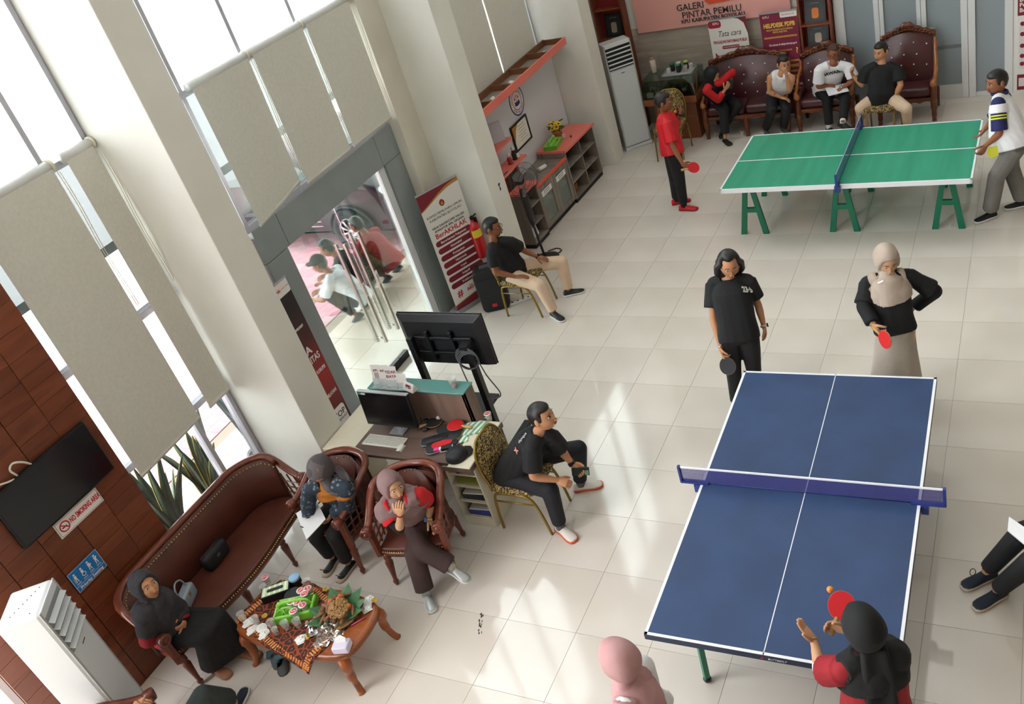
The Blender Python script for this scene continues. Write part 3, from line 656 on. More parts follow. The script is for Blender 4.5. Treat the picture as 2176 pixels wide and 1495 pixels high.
# ============================================================ coffee table
M_honey = wood('honey_wood', '#7c3f1e', '#935026', '#6a3318', axis='X', scale=2, rough=.3, coat=.3)
ct = thing('coffee_table', 'carved honey brown coffee table with a batik cloth by the sofa', 'table', (.40, -7.21, 0), -.005)
tz = .415
out = []
for k in range(64):
    a = 2 * PI * k / 64; c, s_ = math.cos(a), math.sin(a); n_ = 5.0; rr = (abs(c / .61) ** n_ + abs(s_ / .30) ** n_) ** (-1 / n_); out.append((c * rr * (1 + .012 * math.cos(8 * a)), s_ * rr * (1 + .03 * math.cos(6 * a))))
q = S(); q.loft([[(x * k, y * k, z) for x, y in out] for k, z in ((.9, tz - .055), (.985, tz - .05), (1, tz - .035), (.97, tz - .02), (.995, tz - .012), (.98, tz), (.9, tz + .001))]); q.build('table_top', M_honey, ct)
q = S(); q.loft([[(x * k, y * k, z) for x, y in out] for k, z in ((.80, tz - .12), (.86, tz - .09), (.84, tz - .05))]); q.build('apron', M_honey, ct)
for sx, sy in ((-1, -1), (1, -1), (1, 1), (-1, 1)):
    q = S(); q.tube(smoothpath([(sx * .47, sy * .20, tz - .05), (sx * .52, sy * .235, .3), (sx * .505, sy * .235, .18), (sx * .53, sy * .245, .06), (sx * .555, sy * .26, .0)], 4), [.05] * 3 + [.048] * 3 + [.036] * 4 + [.026] * 4 + [.026] * 2 + [.03], 10); q.build('leg', M_honey, ct)
# ============================================================ reception desk
M_desk = wood('desk_brown', '#5d4a42', '#6d584f', '#54423a', axis='X', scale=1.5, rough=.45); M_desk2 = wood('desk_panel', '#7c675b', '#6d594e', axis='Z', scale=1.5, rough=.5); M_cream = noisy('cream_board', '#d9d3bf', '#d3ccb7', 3, .5); M_green_g = mat('green_glass', '#5f8f8b', .12, spec=.7)
dk = thing('reception_desk', 'brown and cream reception desk with raised green glass counter', 'desk', (.6, -5.4, 0))
def dbox(a, c, m_, nm, bv=.003, par=None): q = MB(); q.box(a, c); return q.build(nm, m_, par or dk, world=True, bevel=bv)
dbox((-.06, -5.72, .72), (1.02, -5.21, .75), M_desk, 'desk_top'); dbox((1.022, -5.76, .72), (1.245, -5.15, .751), M_cream, 'desk_top')
dbox((1.245, -5.76, .70), (1.258, -5.15, .752), M_desk2, 'edge_strip'); dbox((.96, -5.765, .70), (1.258, -5.757, .75), M_desk2, 'edge_strip')
dbox((-.405, -5.70, .715), (-.062, -5.05, .748), M_cream, 'side_top'); dbox((-.40, -5.68, 0), (-.38, -5.08, .715), M_cream, 'side_panel')
dbox((-.05, -5.205, 0), (1.0, -5.17, 1.09), M_desk2, 'back_panel'); dbox((.975, -5.205, 0), (1.0, -5.045, 1.09), M_desk2, 'hutch_side'); dbox((-.05, -5.165, 0), (-.03, -5.05, 1.09), M_desk2, 'hutch_side')
dbox((-.05, -5.22, 1.09), (1.01, -5.04, 1.102), M_green_g, 'glass_counter')
ped = dbox((1.235, -5.71, .0), (1.25, -5.2, .718), M_cream, 'pedestal_side'); dbox((.93, -5.71, 0), (.945, -5.2, .718), M_cream, 'pedestal_side'); dbox((.945, -5.215, 0), (1.235, -5.2, .718), M_cream, 'pedestal_back')
for z in (.02, .09, .28, .46, .6): dbox((.945, -5.705, z), (1.235, -5.215, z + .016), M_cream, 'shelf')
dbox((.945, -5.71, 0), (1.235, -5.695, .09), M_cream, 'plinth')
# ============================================================ big screen on a trolley, seen from behind
tv = thing('tv_trolley', 'black flat screen on a rolling stand, seen from behind, with coiled grey cable', 'television', (.63, -4.72, 0))
def tb(a, c, nm, m_=M_black, bv=.006, par=None): q = MB(); q.box(a, c); return q.build(nm, m_, par or tv, world=True, bevel=bv)
M_tvb = mat('tv_back', '#1b1c20', .42)
q = S(); q.smooth = False; q.loft([[(x, y, z) for x, z in ((.17, 1.06), (1.09, 1.06), (1.09, 1.60), (.17, 1.60))] for y in (-4.70,)] + [[(x, -4.725, z) for x, z in ((.17, 1.06), (1.09, 1.06), (1.09, 1.60), (.17, 1.60))]] + [[(x, -4.765, z) for x, z in ((.24, 1.08), (1.02, 1.08), (1.02, 1.54), (.24, 1.54))]]); q.build('screen_housing', M_tvb, tv, world=True, bevel=.006)
tb((.165, -4.70, 1.055), (1.095, -4.69, 1.605), 'screen', mat('screen_glass', '#08090b', .1))
for z in (1.20, 1.36): tb((.30, -4.80, z), (.96, -4.765, z + .035), 'mount_rail')
for x in (.48, .74): tb((x, -4.81, 1.13), (x + .03, -4.766, 1.46), 'mount_arm')
for x, fx in ((.33, .28), (.93, .98)):
    tb((x - .03, -4.87, .06), (x + .03, -4.81, 1.42 if x < .5 else 1.28), 'post')
    tb((x - .04, -5.02, .03), (x + .04, -4.35, .075), 'foot')
tb((.33, -4.86, .42), (.93, -4.82, .48), 'cross_bar'); tb((.36, -4.95, .58), (.90, -4.6, .61), 'tray'); 
q = S()
for k in range(6): q.torus((.92 + .006 * k, -4.885 - .004 * k, 1.24 - .004 * k), .115 - .006 * k, .006, 26, 6, Matrix.Rotation(PI / 2, 4, 'X') @ Matrix.Rotation(.08 * k, 4, 'Y'))
q.tube(smoothpath([(1.03, -4.89, 1.25), (1.06, -4.88, 1.05), (1.12, -4.86, .85), (1.08, -4.86, .78), (.96, -4.87, .76)], 6), .006, 6); q.tube(smoothpath([(.82, -4.89, 1.2), (.84, -4.9, 1.0), (.86, -4.9, .86)], 5), .006, 6)
q.build('cable', mat('grey_cable', '#4a4c50', .5), tv, world=True)
q = MB(); q.box((.88, -4.90, 1.33), (.96, -4.79, 1.37)); q.build('cable_hook', M_black, tv, world=True)
# ============================================================ book corner between the far pillars
M_ash = wood('ash_board', '#7c736a', '#8a8178', '#6f665d', axis='Z', scale=1.4, rough=.5); M_pink = mat('salmon_laminate', '#e0786c', .42); M_kick = mat('black_plinth', '#17181b', .5)
A = Vector((-.63, -.82, 0)); Bv = Vector((-.51, 1.41, 0)); ang = math.atan2(Bv.y - A.y, Bv.x - A.x)    # line of the cabinet fronts
def bay(u, d, z):   # u along the fronts from A, d depth into the bay
    c, s_ = math.cos(ang), math.sin(ang); return (A.x + u * c - d * s_, A.y + u * s_ + d * c, z)
def bayM(): return Matrix.Translation(A) @ Matrix.Rotation(ang, 4, 'Z')
def cab(name, label, u0, u1, d0, d1, h, cols, rows, top):
    t = thing(name, label, 'cabinet', tuple(bay((u0 + u1) / 2, .2, 0))); t.rotation_euler.z = ang
    def bx(a, c, nm, m_=M_ash, par=None):
        q = MB(); q.M = bayM(); q.box(a, c); return q.build(nm, m_, par or t, world=True, bevel=.002)
    bx((u0, d0 + .01, 0), (u1, d1, .06), 'plinth', M_kick); bx((u0, d0, .06), (u0 + .018, d1, h), 'side_panel'); bx((u1 - .018, d0, .06), (u1, d1, h), 'side_panel'); bx((u0 + .018, d1 - .012, .06), (u1 - .018, d1, h), 'back_panel')
    for i in range(rows + 1): z = .06 + (h - .078) * i / rows; bx((u0 + .018, d0 + (.004 if 0 < i < rows else 0), z), (u1 - .018, d1 - .012, z + .018), 'shelf')
    for k in range(1, cols): u = u0 + (u1 - u0) * k / cols; bx((u - .009, d0 + .006, .078), (u + .009, d1 - .012, h - .018), 'divider')
    if top: bx((u0 - .02, d0 - .03, h), (u1 + .02, d1, h + .035), 'top_board', M_pink)
    return t, bx
cab('open_cabinet', 'open grey cabinet with pink top holding the sunflowers', 1.31, 2.235, 0, .46, .80, 2, 3, True)
t, bx = cab('open_cabinet', 'low open grey cabinet with pink top behind the standing fan', 0, .40, 0, .38, .80, 1, 3, True)
t, bx = cab('glass_door_cabinet', 'grey cabinet with two glass doors and orange edge in the book corner', .402, 1.308, .03, .48, .70, 2, 2, False)
bx((.402, .028, .70), (1.308, .48, .72), 'top_board'); bx((.402, .0, .70), (1.308, .027, .735), 'orange_edge', mat('orange_laminate', '#e8543c', .4))
M_cdg = glass('cabinet_glass', '#dfe8e4', .8)
for u0, u1 in ((.42, .85), (.86, 1.29)):
    dr = bx((u0, .012, .075), (u0 + .07, .03, .69), 'door')
    for a, c in (((u1 - .07, .012, .075), (u1, .03, .69)), ((u0 + .07, .012, .075), (u1 - .07, .03, .145)), ((u0 + .07, .012, .62), (u1 - .07, .03, .69))): bx(a, c, 'door_rail', M_ash, dr)
    bx((u0 + .07, .019, .145), (u1 - .07, .023, .62), 'door_pane', M_cdg, dr); bx((u0 + .075, .016, .52), (u1 - .05, .0185, .60), 'door_note', M_white, dr)
    text('LEMARI ARSIP', .026, bayM() @ frame(((u0 + u1) / 2, .0155, .575), (1, 0, 0), (0, 0, 1)), mat('print_black', '#1c1c1e', .6), dr); text('KPU BOYOLALI', .022, bayM() @ frame(((u0 + u1) / 2, .0155, .545), (1, 0, 0), (0, 0, 1)), mat('print_black', '#1c1c1e', .6), dr)
def small(name, b_, mats, label, cat, loc, rz=0, group=None, bevel=0):
    o = b_.build(name, mats, bevel=bevel); o.location = loc; o.rotation_euler.z = rz; return tag(o, label, cat, group)
q = MB(); q.box((-.09, -.06, 0), (.09, .06, .09)); small('cardboard_box', q, noisy('cardboard', '#b06c3a', '#a56233', 5, .8), 'small brown cardboard box in the bottom of the open cabinet', 'box', bay(1.56, .2, .08), ang)
q = MB(); q.box((-.1, -.002, 0), (.1, .002, .26)); o = small('paper_sheet', q, M_white, 'white paper sheet leaning in the low cabinet behind the fan', 'paper', bay(.19, .1, .08), ang); o.rotation_euler.x = -.2
# wall board, long top shelf
M_board = mat('white_board', '#d5d5db', .45)
b = MB(); b.box((-1.06, -1.38, .72), (-1.045, 1.72, 1.93)); struct('trim_3', b, M_board)
sh = thing('wall_shelf', 'long wall shelf tray with salmon front edge above the book corner', 'shelf', (-.87, .1, 2.0))
def sx_(a, c, nm, m_): q = MB(); q.box(a, c); q.build(nm, m_, sh, world=True, bevel=.002)
M_tray = wood('tray_wood', '#8d5f45', '#7c523b', axis='Y', scale=2); sx_((-1.05, -1.38, 1.995), (-.70, 1.6, 2.01), 'bottom_board', M_ash); sx_((-.70, -1.38, 1.99), (-.68, 1.61, 2.095), 'front_edge', M_pink); sx_((-1.05, -1.38, 2.01), (-1.03, 1.6, 2.10), 'back_edge', M_tray)
for y in (-1.3, -.72, -.14, .44, 1.02, 1.585): sx_((-1.03, y, 2.01), (-.70, y + .018, 2.09), 'divider', M_tray)
for i, (y, l, d) in enumerate(((1.2, 'crumpled note in the end compartment of the long wall shelf', .05), (.1, 'white tissue scrap lying in the long wall shelf', .04), (-.45, 'paper strip lying in the long wall shelf near the pillar', .06))):
    q = MB(); q.add([(-d, -.03, .002), (d, -.02, .02), (d * .8, .03, .004), (-d * .7, .035, .03), (0, 0, .045)], [(0, 1, 4), (1, 2, 4), (2, 3, 4), (3, 0, 4), (3, 2, 1, 0)]); small('paper_scrap', q, M_white, l, 'paper', (-.85, y, 2.011), i)
# short pink corner shelves
for z, y1, l in ((1.42, -.35, 'upper short pink shelf beside the round emblem'), (1.06, -.12, 'lower short pink shelf holding the figures')):
    q = MB(); q.box((-1.05, -1.38, z), (-.80, y1, z + .03)); tag(q.build('corner_shelf', M_pink, bevel=.003), l, 'shelf', 'short pink shelves')
# round emblem
em = thing('round_emblem', 'round white wall emblem with blue and red rings, scales and book', 'emblem', (-1.04, .41, 1.66)); EM = frame((-1.036, .41, 1.66), (0, 1, 0), (0, 0, 1))
q = S(); q.smooth = False; q.M = frame((-1.045, .41, 1.66), (0, 1, 0), (0, 0, 1)); q.lathe([(.205, 0), (.21, .002), (.21, .007), (.205, .009)], seg=40); q.build('disc', M_white, em, world=True)
M_nv = mat('emblem_blue', '#27316f', .5); M_rd = mat('emblem_red', '#c8402f', .5)
q = MB(); disc(q, EM, (0, 0), .208, .0006, 40, .188); q.build('ring', M_nv, em, world=True); q = MB(); disc(q, EM, (0, 0), .135, .0006, 40, .122); q.build('ring', M_rd, em, world=True)
q = MB(); 
for s_ in (-1, 1): flat(q, EM, [(0, -.075), (s_ * .075, -.06), (s_ * .065, -.005), (0, -.02)][::s_], .0008)
q.build('book', M_nv, em, world=True)
q = MB(); flat(q, EM, [(-.005, -.02), (.005, -.02), (.005, .085), (-.005, .085)], .001); flat(q, EM, [(-.055, .06), (.055, .06), (.055, .067), (-.055, .067)], .001)
for s_ in (-1, 1): flat(q, EM, [(s_ * .05 - .025, .02), (s_ * .05 + .025, .02), (s_ * .05, .062)], .001)
q.build('scales', M_rd, em, world=True)
def arc_text(s_, R, a0, da, size, m_, par, M, flip=1):
    for i, ch in enumerate(s_):
        if ch == ' ': continue
        a = a0 - flip * da * i; c = (R * math.cos(a), R * math.sin(a), .0008)
        T = M @ Matrix.Translation(c) @ Matrix.Rotation(a - flip * PI / 2, 4, 'Z'); text(ch, size, T, m_, par)
arc_text('KPU KABUPATEN BOYOLALI', .16, PI * .98, PI / 23.0, .034, M_nv, em, EM); arc_text('POJOK BACA HUKUM', .163, PI * 1.2, PI * .6 / 15, .036, M_nv, em, EM, -1)
# certificate
ce = thing('framed_certificate', 'black framed certificate with gold ribbon corner on the white board', 'picture', (-1.03, .3, 1.2))
p0, p1, p2, p3 = [onx(*p, -1.03) for p in ((1080, 272), (1114, 246), (1126, 292), (1106, 313))]
CE = Matrix.Translation((-1.03, .27, 1.24)) @ frame((0, 0, 0), (0, 1, .0), (0, 0, 1))
for a, c in (((-.25, -.18, -.012), (.25, -.16, .014)), ((-.25, .16, -.012), (.25, .18, .014)), ((-.25, -.16, -.012), (-.23, .16, .014)), ((.23, -.16, -.012), (.25, .16, .014))): q = MB(); q.M = CE; q.box(a, c); q.build('frame_bar', M_black, ce, world=True)
q = MB(); q.M = CE; q.box((-.23, -.16, -.01), (.23, .16, .0)); q.build('certificate_sheet', mat('cert_paper', '#e9e4d8', .5), ce, world=True)
q = MB(); flat(q, CE, [(-.23, .16), (-.02, .16), (-.12, .08), (-.23, -.1)], .001); q.build('ribbon', mat('gold_print', '#b07d2e', .4), ce, world=True)
for i in range(6): q = MB(); w_ = .12 if i % 2 else .09; flat(q, CE, [(.05 - w_, .1 - i * .04), (.05 + w_, .1 - i * .04), (.05 + w_, .106 - i * .04), (.05 - w_, .106 - i * .04)], .0012); q.build('text_line', mat('print_grey', '#77777a', .6), ce, world=True)
# sunflowers
fl = thing('flower_pot', 'small pot of yellow artificial sunflowers on the pink cabinet top', 'flowers', tuple(bay(1.78, .33, .835)))
fx, fy, fz = bay(1.78, .33, .835); q = S(); q.lathe([(.05, 0), (.075, .09), (.078, .1), (.06, .1)], (fx, fy, fz), 16); q.build('pot', mat('terracotta', '#b4764f', .6), fl, world=True)
M_pet = mat('yellow_petal', '#e8c21c', .6); M_eye = mat('flower_eye', '#6b3d14', .8); M_lf = mat('green_leaf', '#3c5a24', .6); rnd = random.Random(4)
for k in range(15):
    a = rnd.uniform(0, 2 * PI); r_ = rnd.uniform(.02, .11); c = Vector((fx + r_ * math.cos(a), fy + r_ * math.sin(a), fz + .2 + rnd.uniform(-.06, .05))); n = (c - Vector((fx, fy, fz + .08))).normalized(); n = (n + Vector((.3, -.6, .4)) * .6).normalized(); M = frame(c, n.orthogonal(), n.cross(n.orthogonal()))
    q = MB(); q.M = M
    for j in range(10):
        t_ = 2 * PI * j / 10; d = Vector((math.cos(t_), math.sin(t_), 0)); e = Vector((-d.y, d.x, 0)); q.add([d * .012 - e * .006, d * .026 - e * .010 + Vector((0, 0, .004)), d * .040 + Vector((0, 0, .002)), d * .026 + e * .010 + Vector((0, 0, .004)), d * .012 + e * .006], [(0, 1, 2, 3, 4)])
    f_ = q.build('blossom', M_pet, fl, world=True); q = S(); q.M = M; q.sph((0, 0, .003), (.014, .014, .007), 10, 6); q.build('blossom_eye', M_eye, f_, world=True)
q = MB()
for k in range(40):
    a = rnd.uniform(0, 2 * PI); r_ = rnd.uniform(.03, .14); z = fz + rnd.uniform(.09, .22); d = Vector((math.cos(a), math.sin(a), rnd.uniform(-.3, .6))).normalized(); c = Vector((fx, fy, z)) + d * r_ * .6; e = d.orthogonal().normalized() * .014; q.add([c, c + d * .03 + e, c + d * .065, c + d * .03 - e], [(0, 1, 2, 3)])
q.build('foliage', M_lf, fl, world=True)
# egg-tray style carrier
M_lime = mat('lime_plastic', '#8fcf57', .35); M_lime2 = mat('lime_plastic_dark', '#6fb03c', .4)
def carrier(label, loc, rz, cups, flap=True):
    t = thing('cup_carrier', label, 'carrier', loc, rz)
    for i in range(4):
        for j in range(2):
            q = MB(); x, y = (i - 1.5) * .075, (j - .5) * .085; q.lathe([(.026, 0), (.036, .06), (.038, .062), (.034, .06), (.024, .004)], (x, y, 0), 10); q.build('cup_well', M_lime, t)
    q = MB(); q.box((-.16, -.095, .056), (.16, -.078, .066)); q.box((-.16, .078, .056), (.16, .095, .066)); q.box((-.16, -.095, .056), (-.145, .095, .066)); q.box((.145, -.095, .056), (.16, .095, .066)); q.box((-.16, -.008, .05), (.16, .008, .068)); q.build('rim', M_lime, t)
    q = MB(); q.box((-.165, -.1, 0), (.165, -.094, .058)); q.box((-.165, .094, 0), (.165, .1, .058)); q.box((-.165, -.1, 0), (-.159, .1, .058)); q.box((.159, -.1, 0), (.165, .1, .058)); q.build('side_wall', M_lime2, t)
    q = S(); q.tube(smoothpath([(-.13, 0, .06), (-.11, 0, .11), (0, .0, .12), (.11, 0, .11), (.13, 0, .06)], 5), .008, 6, flat=2.2); q.build('carry_handle', M_lime, t)
    return t
M_cupp = film('clear_cup', '#dfe4e4', .72, .1); M_lid = mat('cup_lid_red', '#c23f48', .45); M_lidw = mat('cup_lid_white', '#e6e6e8', .4); M_tea = film('tea', '#8c2f1a', .25)
def cup(loc, label, lid=True, tea=0, group='plastic water cups', rz=0, s=1.0, kind='water_cup'):
    t = thing(kind, label, 'cup', loc, rz, group)
    q = S(); q.lathe([(.022 * s, 0), (.032 * s, .078 * s), (.034 * s, .08 * s), (.031 * s, .079 * s), (.021 * s, .003)], seg=14, cap=False); q.build('cup_body', M_cupp, t)
    if tea: q = S(); q.lathe([(.001, .004), (.021 * s, .004), (.0215 * s + .008 * tea, .005 + .07 * tea), (.001, .005 + .07 * tea)], seg=12); q.build('drink', M_tea, t)
    if lid:
        q = S(); q.lathe([(.034 * s, .08 * s), (.0345 * s, .083 * s), (.001, .0835 * s)], seg=14); l_ = q.build('lid', M_lidw, t)
        q = MB(); q.at((0, 0, .0842 * s)); q.add([(-.03, -.012, 0), (-.01, -.026, 0), (.012, -.024, 0), (.03, .01, 0), (.01, .027, 0), (-.014, .02, 0)], [(0, 1, 2, 3, 4, 5)]); q.build('lid_print', M_lid, l_)
        text('ARTA', .019, Matrix.Translation((0, 0, .0846 * s)) @ Matrix.Rotation(.5, 4, 'Z'), M_lidw, l_, world=False)
    return t
carrier('lime green plastic cup carrier on the pink cabinet top', bay(1.48, .26, .835), ang + .2, None)
q = S(); q.lathe([(.015, 0), (.03, .07), (.02, .075)], seg=10); small('plastic_cup', q, M_cupp, 'clear plastic cup standing beside the carrier on the pink top', 'cup', bay(1.72, .2, .835))
q = S(); q.cyl((0, -.03, .012), (0, .03, .012), .012); small('marker_pen', q, mat('red_plastic', '#a3262c', .4), 'small red marker cap lying on the pink cabinet top', 'marker', bay(1.78, .12, .836), .4)
q = S(); q.cyl((-.07, 0, .03), (.07, 0, .03), .03); o = small('paper_roll', q, M_white, 'white paper roll lying on the glass door cabinet', 'roll', bay(.95, .2, .72), 1.2)
# figures and books on the short shelves
M_fw = mat('figure_white', '#d8d2c8', .5); M_fb = mat('figure_black', '#201c1c', .5); M_fr = mat('figure_red', '#8e2a26', .5)
for i, (y, m_, l) in enumerate(((-.28, M_fb, 'dark statuette on the lower pink shelf'), (-.42, M_fr, 'red and dark statuette on the lower pink shelf near the pillar'), (-.2, M_fw, 'small white statuette at the end of the lower pink shelf'))):
    t = thing('statuette', l, 'figurine', (-.9, y, 1.09)); h_ = (.2, .16, .1)[i]
    q = S(); q.lathe([(.035, 0), (.04, .01), (.03, .02), (.035, h_ * .4), (.022, h_ * .62), (.012, h_ * .68)], seg=12); q.build('body', m_, t); q = S(); q.sph((0, 0, h_ * .8), (.026, .026, .03), 10, 8); q.build('head', M_fw if i != 2 else M_fb, t)
q = MB(); q.box((-.1, -.012, 0), (.1, .012, .26)); o = small('desk_calendar', q, mat('calendar_grey', '#b9b6bc', .5), 'grey folded calendar standing on the upper pink shelf', 'calendar', (-.92, -.5, 1.45), .9); o.rotation_euler.x = -.2
q = S(); q.lathe([(.12, 0), (.13, .004), (.1, .006)], seg=20); o = small('display_plate', q, mat('plate_dark', '#3c3a3d', .3), 'dark round plate leaning on the upper pink shelf', 'plate', (-1.0, -.72, 1.57)); o.rotation_euler = (0, 1.45, 0)
bk_ = random.Random(9)
for i in range(8):
    w_ = bk_.uniform(.018, .035); h_ = bk_.uniform(.2, .27); q = MB(); q.box((-.07, 0, 0), (.07, w_, h_)); cname = ('#7b2d2a', '#33465e', '#4b3a31', '#b9aa90', '#5a6a58', '#8c8c8c', '#2c2c33', '#a65a3a')[i]
    q.box((.0702, .003, .003), (.0706, w_ - .003, h_ - .003)); small('book', q, mat('book_%d' % i, cname, .6), ('dark red', 'navy blue', 'dark brown', 'beige', 'grey green', 'light grey', 'black', 'rust orange')[i] + ' book standing in the rack on the low cabinet behind the fan', 'book', bay(.04 + .043 * i, .2, .836), ang, 'books behind the fan')
# ============================================================ fire extinguisher, fan, speaker, power strip
M_red = mat('extinguisher_red', '#c01822', .3, coat=.4)
ex = thing('fire_extinguisher', 'red fire extinguisher with yellow label hanging on the pillar', 'extinguisher', (-.62, -1.88, .62)); EXc = onx(1022, 520, -.66); ey = -1.885; ec = ony(1012, 500, ey)
q = S(); q.lathe([(.06, 0), (.078, .02), (.08, .06), (.08, .40), (.07, .45), (.03, .485), (.022, .5), (.022, .53)], (ec.x, ey, ec.z - .3), 20); q.build('cylinder', M_red, ex, world=True)
zt = ec.z + .23; q = MB(); q.at((ec.x, ey, zt)); q.cbox((0, 0, .015), (.04, .04, .04)); q.tube([(0, 0, .03), (.06, -.02, .05), (.12, -.04, .09)], .011, 6); q.tube([(0, 0, .0), (.09, -.03, .01)], .009, 6); q.tube([(-.03, 0, .03), (-.05, 0, .12)], .008, 6); q.build('valve', M_black, ex, world=True)
q = S(); q.tube(smoothpath([(ec.x - .02, ey - .02, zt), (ec.x - .09, ey - .06, zt - .02), (ec.x - .095, ey - .03, zt - .25), (ec.x - .08, ey - .02, zt - .48)], 6), .011, 8); q.build('hose', M_black, ex, world=True)
q = MB(); q.tube([(ec.x + .081 * math.cos(a), ey + .081 * math.sin(a), ec.z + .05) for a in np.linspace(-1.6, .2, 6)], .05, 4, up=(0, 0, 1), flat=.9) if False else None
q = MB(); rings = [[(ec.x + .0812 * math.cos(a), ey + .0812 * math.sin(a), z) for a in np.linspace(-1.5, .3, 8)] for z in (ec.z - .0, ec.z + .1)]; q.loft(rings, closed=False, cap=False); q.build('label', mat('yellow_label', '#e3cf3c', .5), ex, world=True)
q = MB(); q.box((ec.x - .02, ey + .07, zt - .12), (ec.x + .02, -1.79, zt - .02)); q.build('bracket', M_black, ex, world=True)
M_fan = mat('fan_dark', '#2c2b2d', .45); M_cage = film('fan_cage', '#3c3a3c', .0)
fb = onz(1160, 552, 0.0); fh = onz(1106, 400, 1.18)
fn = thing('standing_fan', 'black standing fan with wire cage beside the pillar', 'fan', (fb.x, fb.y, 0)); hx, hy_, hz = fb.x - .02, fb.y - .02, 1.12
q = S(); q.lathe([(.19, 0), (.19, .02), (.16, .035), (.04, .05), (.03, .07)], (fb.x, fb.y, 0), 28); q.build('base', M_fan, fn, world=True)
q = S(); q.cyl((fb.x, fb.y, .05), (hx, hy_, .6), .016); q.cyl((fb.x, fb.y, .55), (hx, hy_, 1.02), .011); q.build('pole', M_fan, fn, world=True)
q = S(); q.tube([(hx, hy_, .55), (hx, hy_, .7), (hx, hy_, .95), (hx, hy_ - .02, 1.06)], [.03, .05, .05, .035], 12); q.build('control_body', M_fan, fn, world=True)
FM = frame((hx + .08, hy_ - .03, hz + .06), Vector((.35, 1, 0)), (0, 0, 1)); q = S(); q.M = FM; q.sph((0, 0, -.1), (.06, .06, .09), 12, 8); q.build('motor', M_fan, fn, world=True)
q = S(); q.M = FM
for k in range(44):
    a = 2 * PI * k / 44; c, s_ = math.cos(a), math.sin(a)
    for sg in (-1, 1): q.tube([(c * .05, s_ * .05, sg * .075), (c * .16, s_ * .16, sg * .065), (c * .235, s_ * .235, 0)], .0013, 3)
for R_c, z in ((.235, 0), (.16, .065), (.16, -.065), (.05, .075), (.1, .072)): q.torus((0, 0, z), R_c, .0025, 32, 5)
q.build('cage', M_fan, fn, world=True)
for k in range(3):
    q = S(); q.M = FM @ Matrix.Rotation(2 * PI * k / 3 + .3, 4, 'Z'); q.add([(.03, -.02, .015), (.1, -.08, .03), (.19, -.075, .025), (.205, .01, -.01), (.14, .05, -.03), (.03, .02, -.015)], [(0, 1, 2, 3, 4, 5)]); q.build('fan_blade', mat('fan_blade', '#6f6b6b', .35), fn, world=True)
sp = thing('loudspeaker', 'black portable loudspeaker behind the chair next to the white banner', 'loudspeaker', (-.62, -2.2, 0)); s0 = onz(1030, 667); s1 = onz(1078, 655); sd = (s1 - s0).normalized(); SM = frame(s0, sd, (0, 0, 1)); 
q = S(); q.smooth = False; q.M = SM
q.loft([[(x * k + .17 * (1 - k), z * k2 + .01, -y) for x, z in rrect(0, 0, .34, .56, .05)] for y, k, k2 in ((0, .94, .99), (.015, 1, 1), (.22, 1, 1), (.3, .75, .95))]); q.build('cabinet', mat('speaker_black', '#18191c', .6), sp, world=True)
q = MB(); q.M = SM; q.box((.03, .06, .0), (.31, .46, .008)); q.build('grille', noisy('speaker_grille', '#141416', '#222226', 90, .6), sp, world=True); q = MB(); q.M = SM; q.box((.13, .07, .008), (.19, .115, .011)); q.build('badge', M_red, sp, world=True); q = MB(); q.M = SM; q.box((.1, .57, -.16), (.24, .585, -.08)); q.build('control_panel', mat('panel_grey', '#4b4d52', .5), sp, world=True)
ps = thing('power_strip', 'white power strip on the floor under the banquet chair', 'power strip', tuple(onz(1108, 640))); q = MB(); q.box((-.16, -.025, 0), (.16, .025, .03)); q.build('housing', M_white, ps, bevel=.006); ps.rotation_euler.z = .7
for k in range(4): q = S(); q.lathe([(.001, .0302), (.015, .0302), (.015, .0315), (.001, .0315)], (-.11 + k * .07, 0, 0), 12); q.build('socket', mat('socket_grey', '#4a4644', .6), ps)
q = S(); q.tube(smoothpath([(-.16, 0, .012), (-.25, .05, .008), (-.2, .2, .008), (-.1, .12, .008), (-.3, .3, .008), (-.38, .36, .008)], 6), .005, 6); small('red_cable', q, mat('cable_red', '#7d3a3c', .5), 'tangled reddish cable on the floor beside the power strip', 'cable', tuple(onz(1095, 632)), .6)
q = S(); q.torus((0, 0, .012), .1, .011, 28, 6); q.tube(smoothpath([(.1, 0, .012), (.16, .08, .014), (.1, .17, .012), (-.02, .16, .012)], 6), .008, 6); small('coiled_cable', q, M_black, 'coil of black cable on the floor by the fan base', 'cable', tuple(onz(1170, 545)), .5)
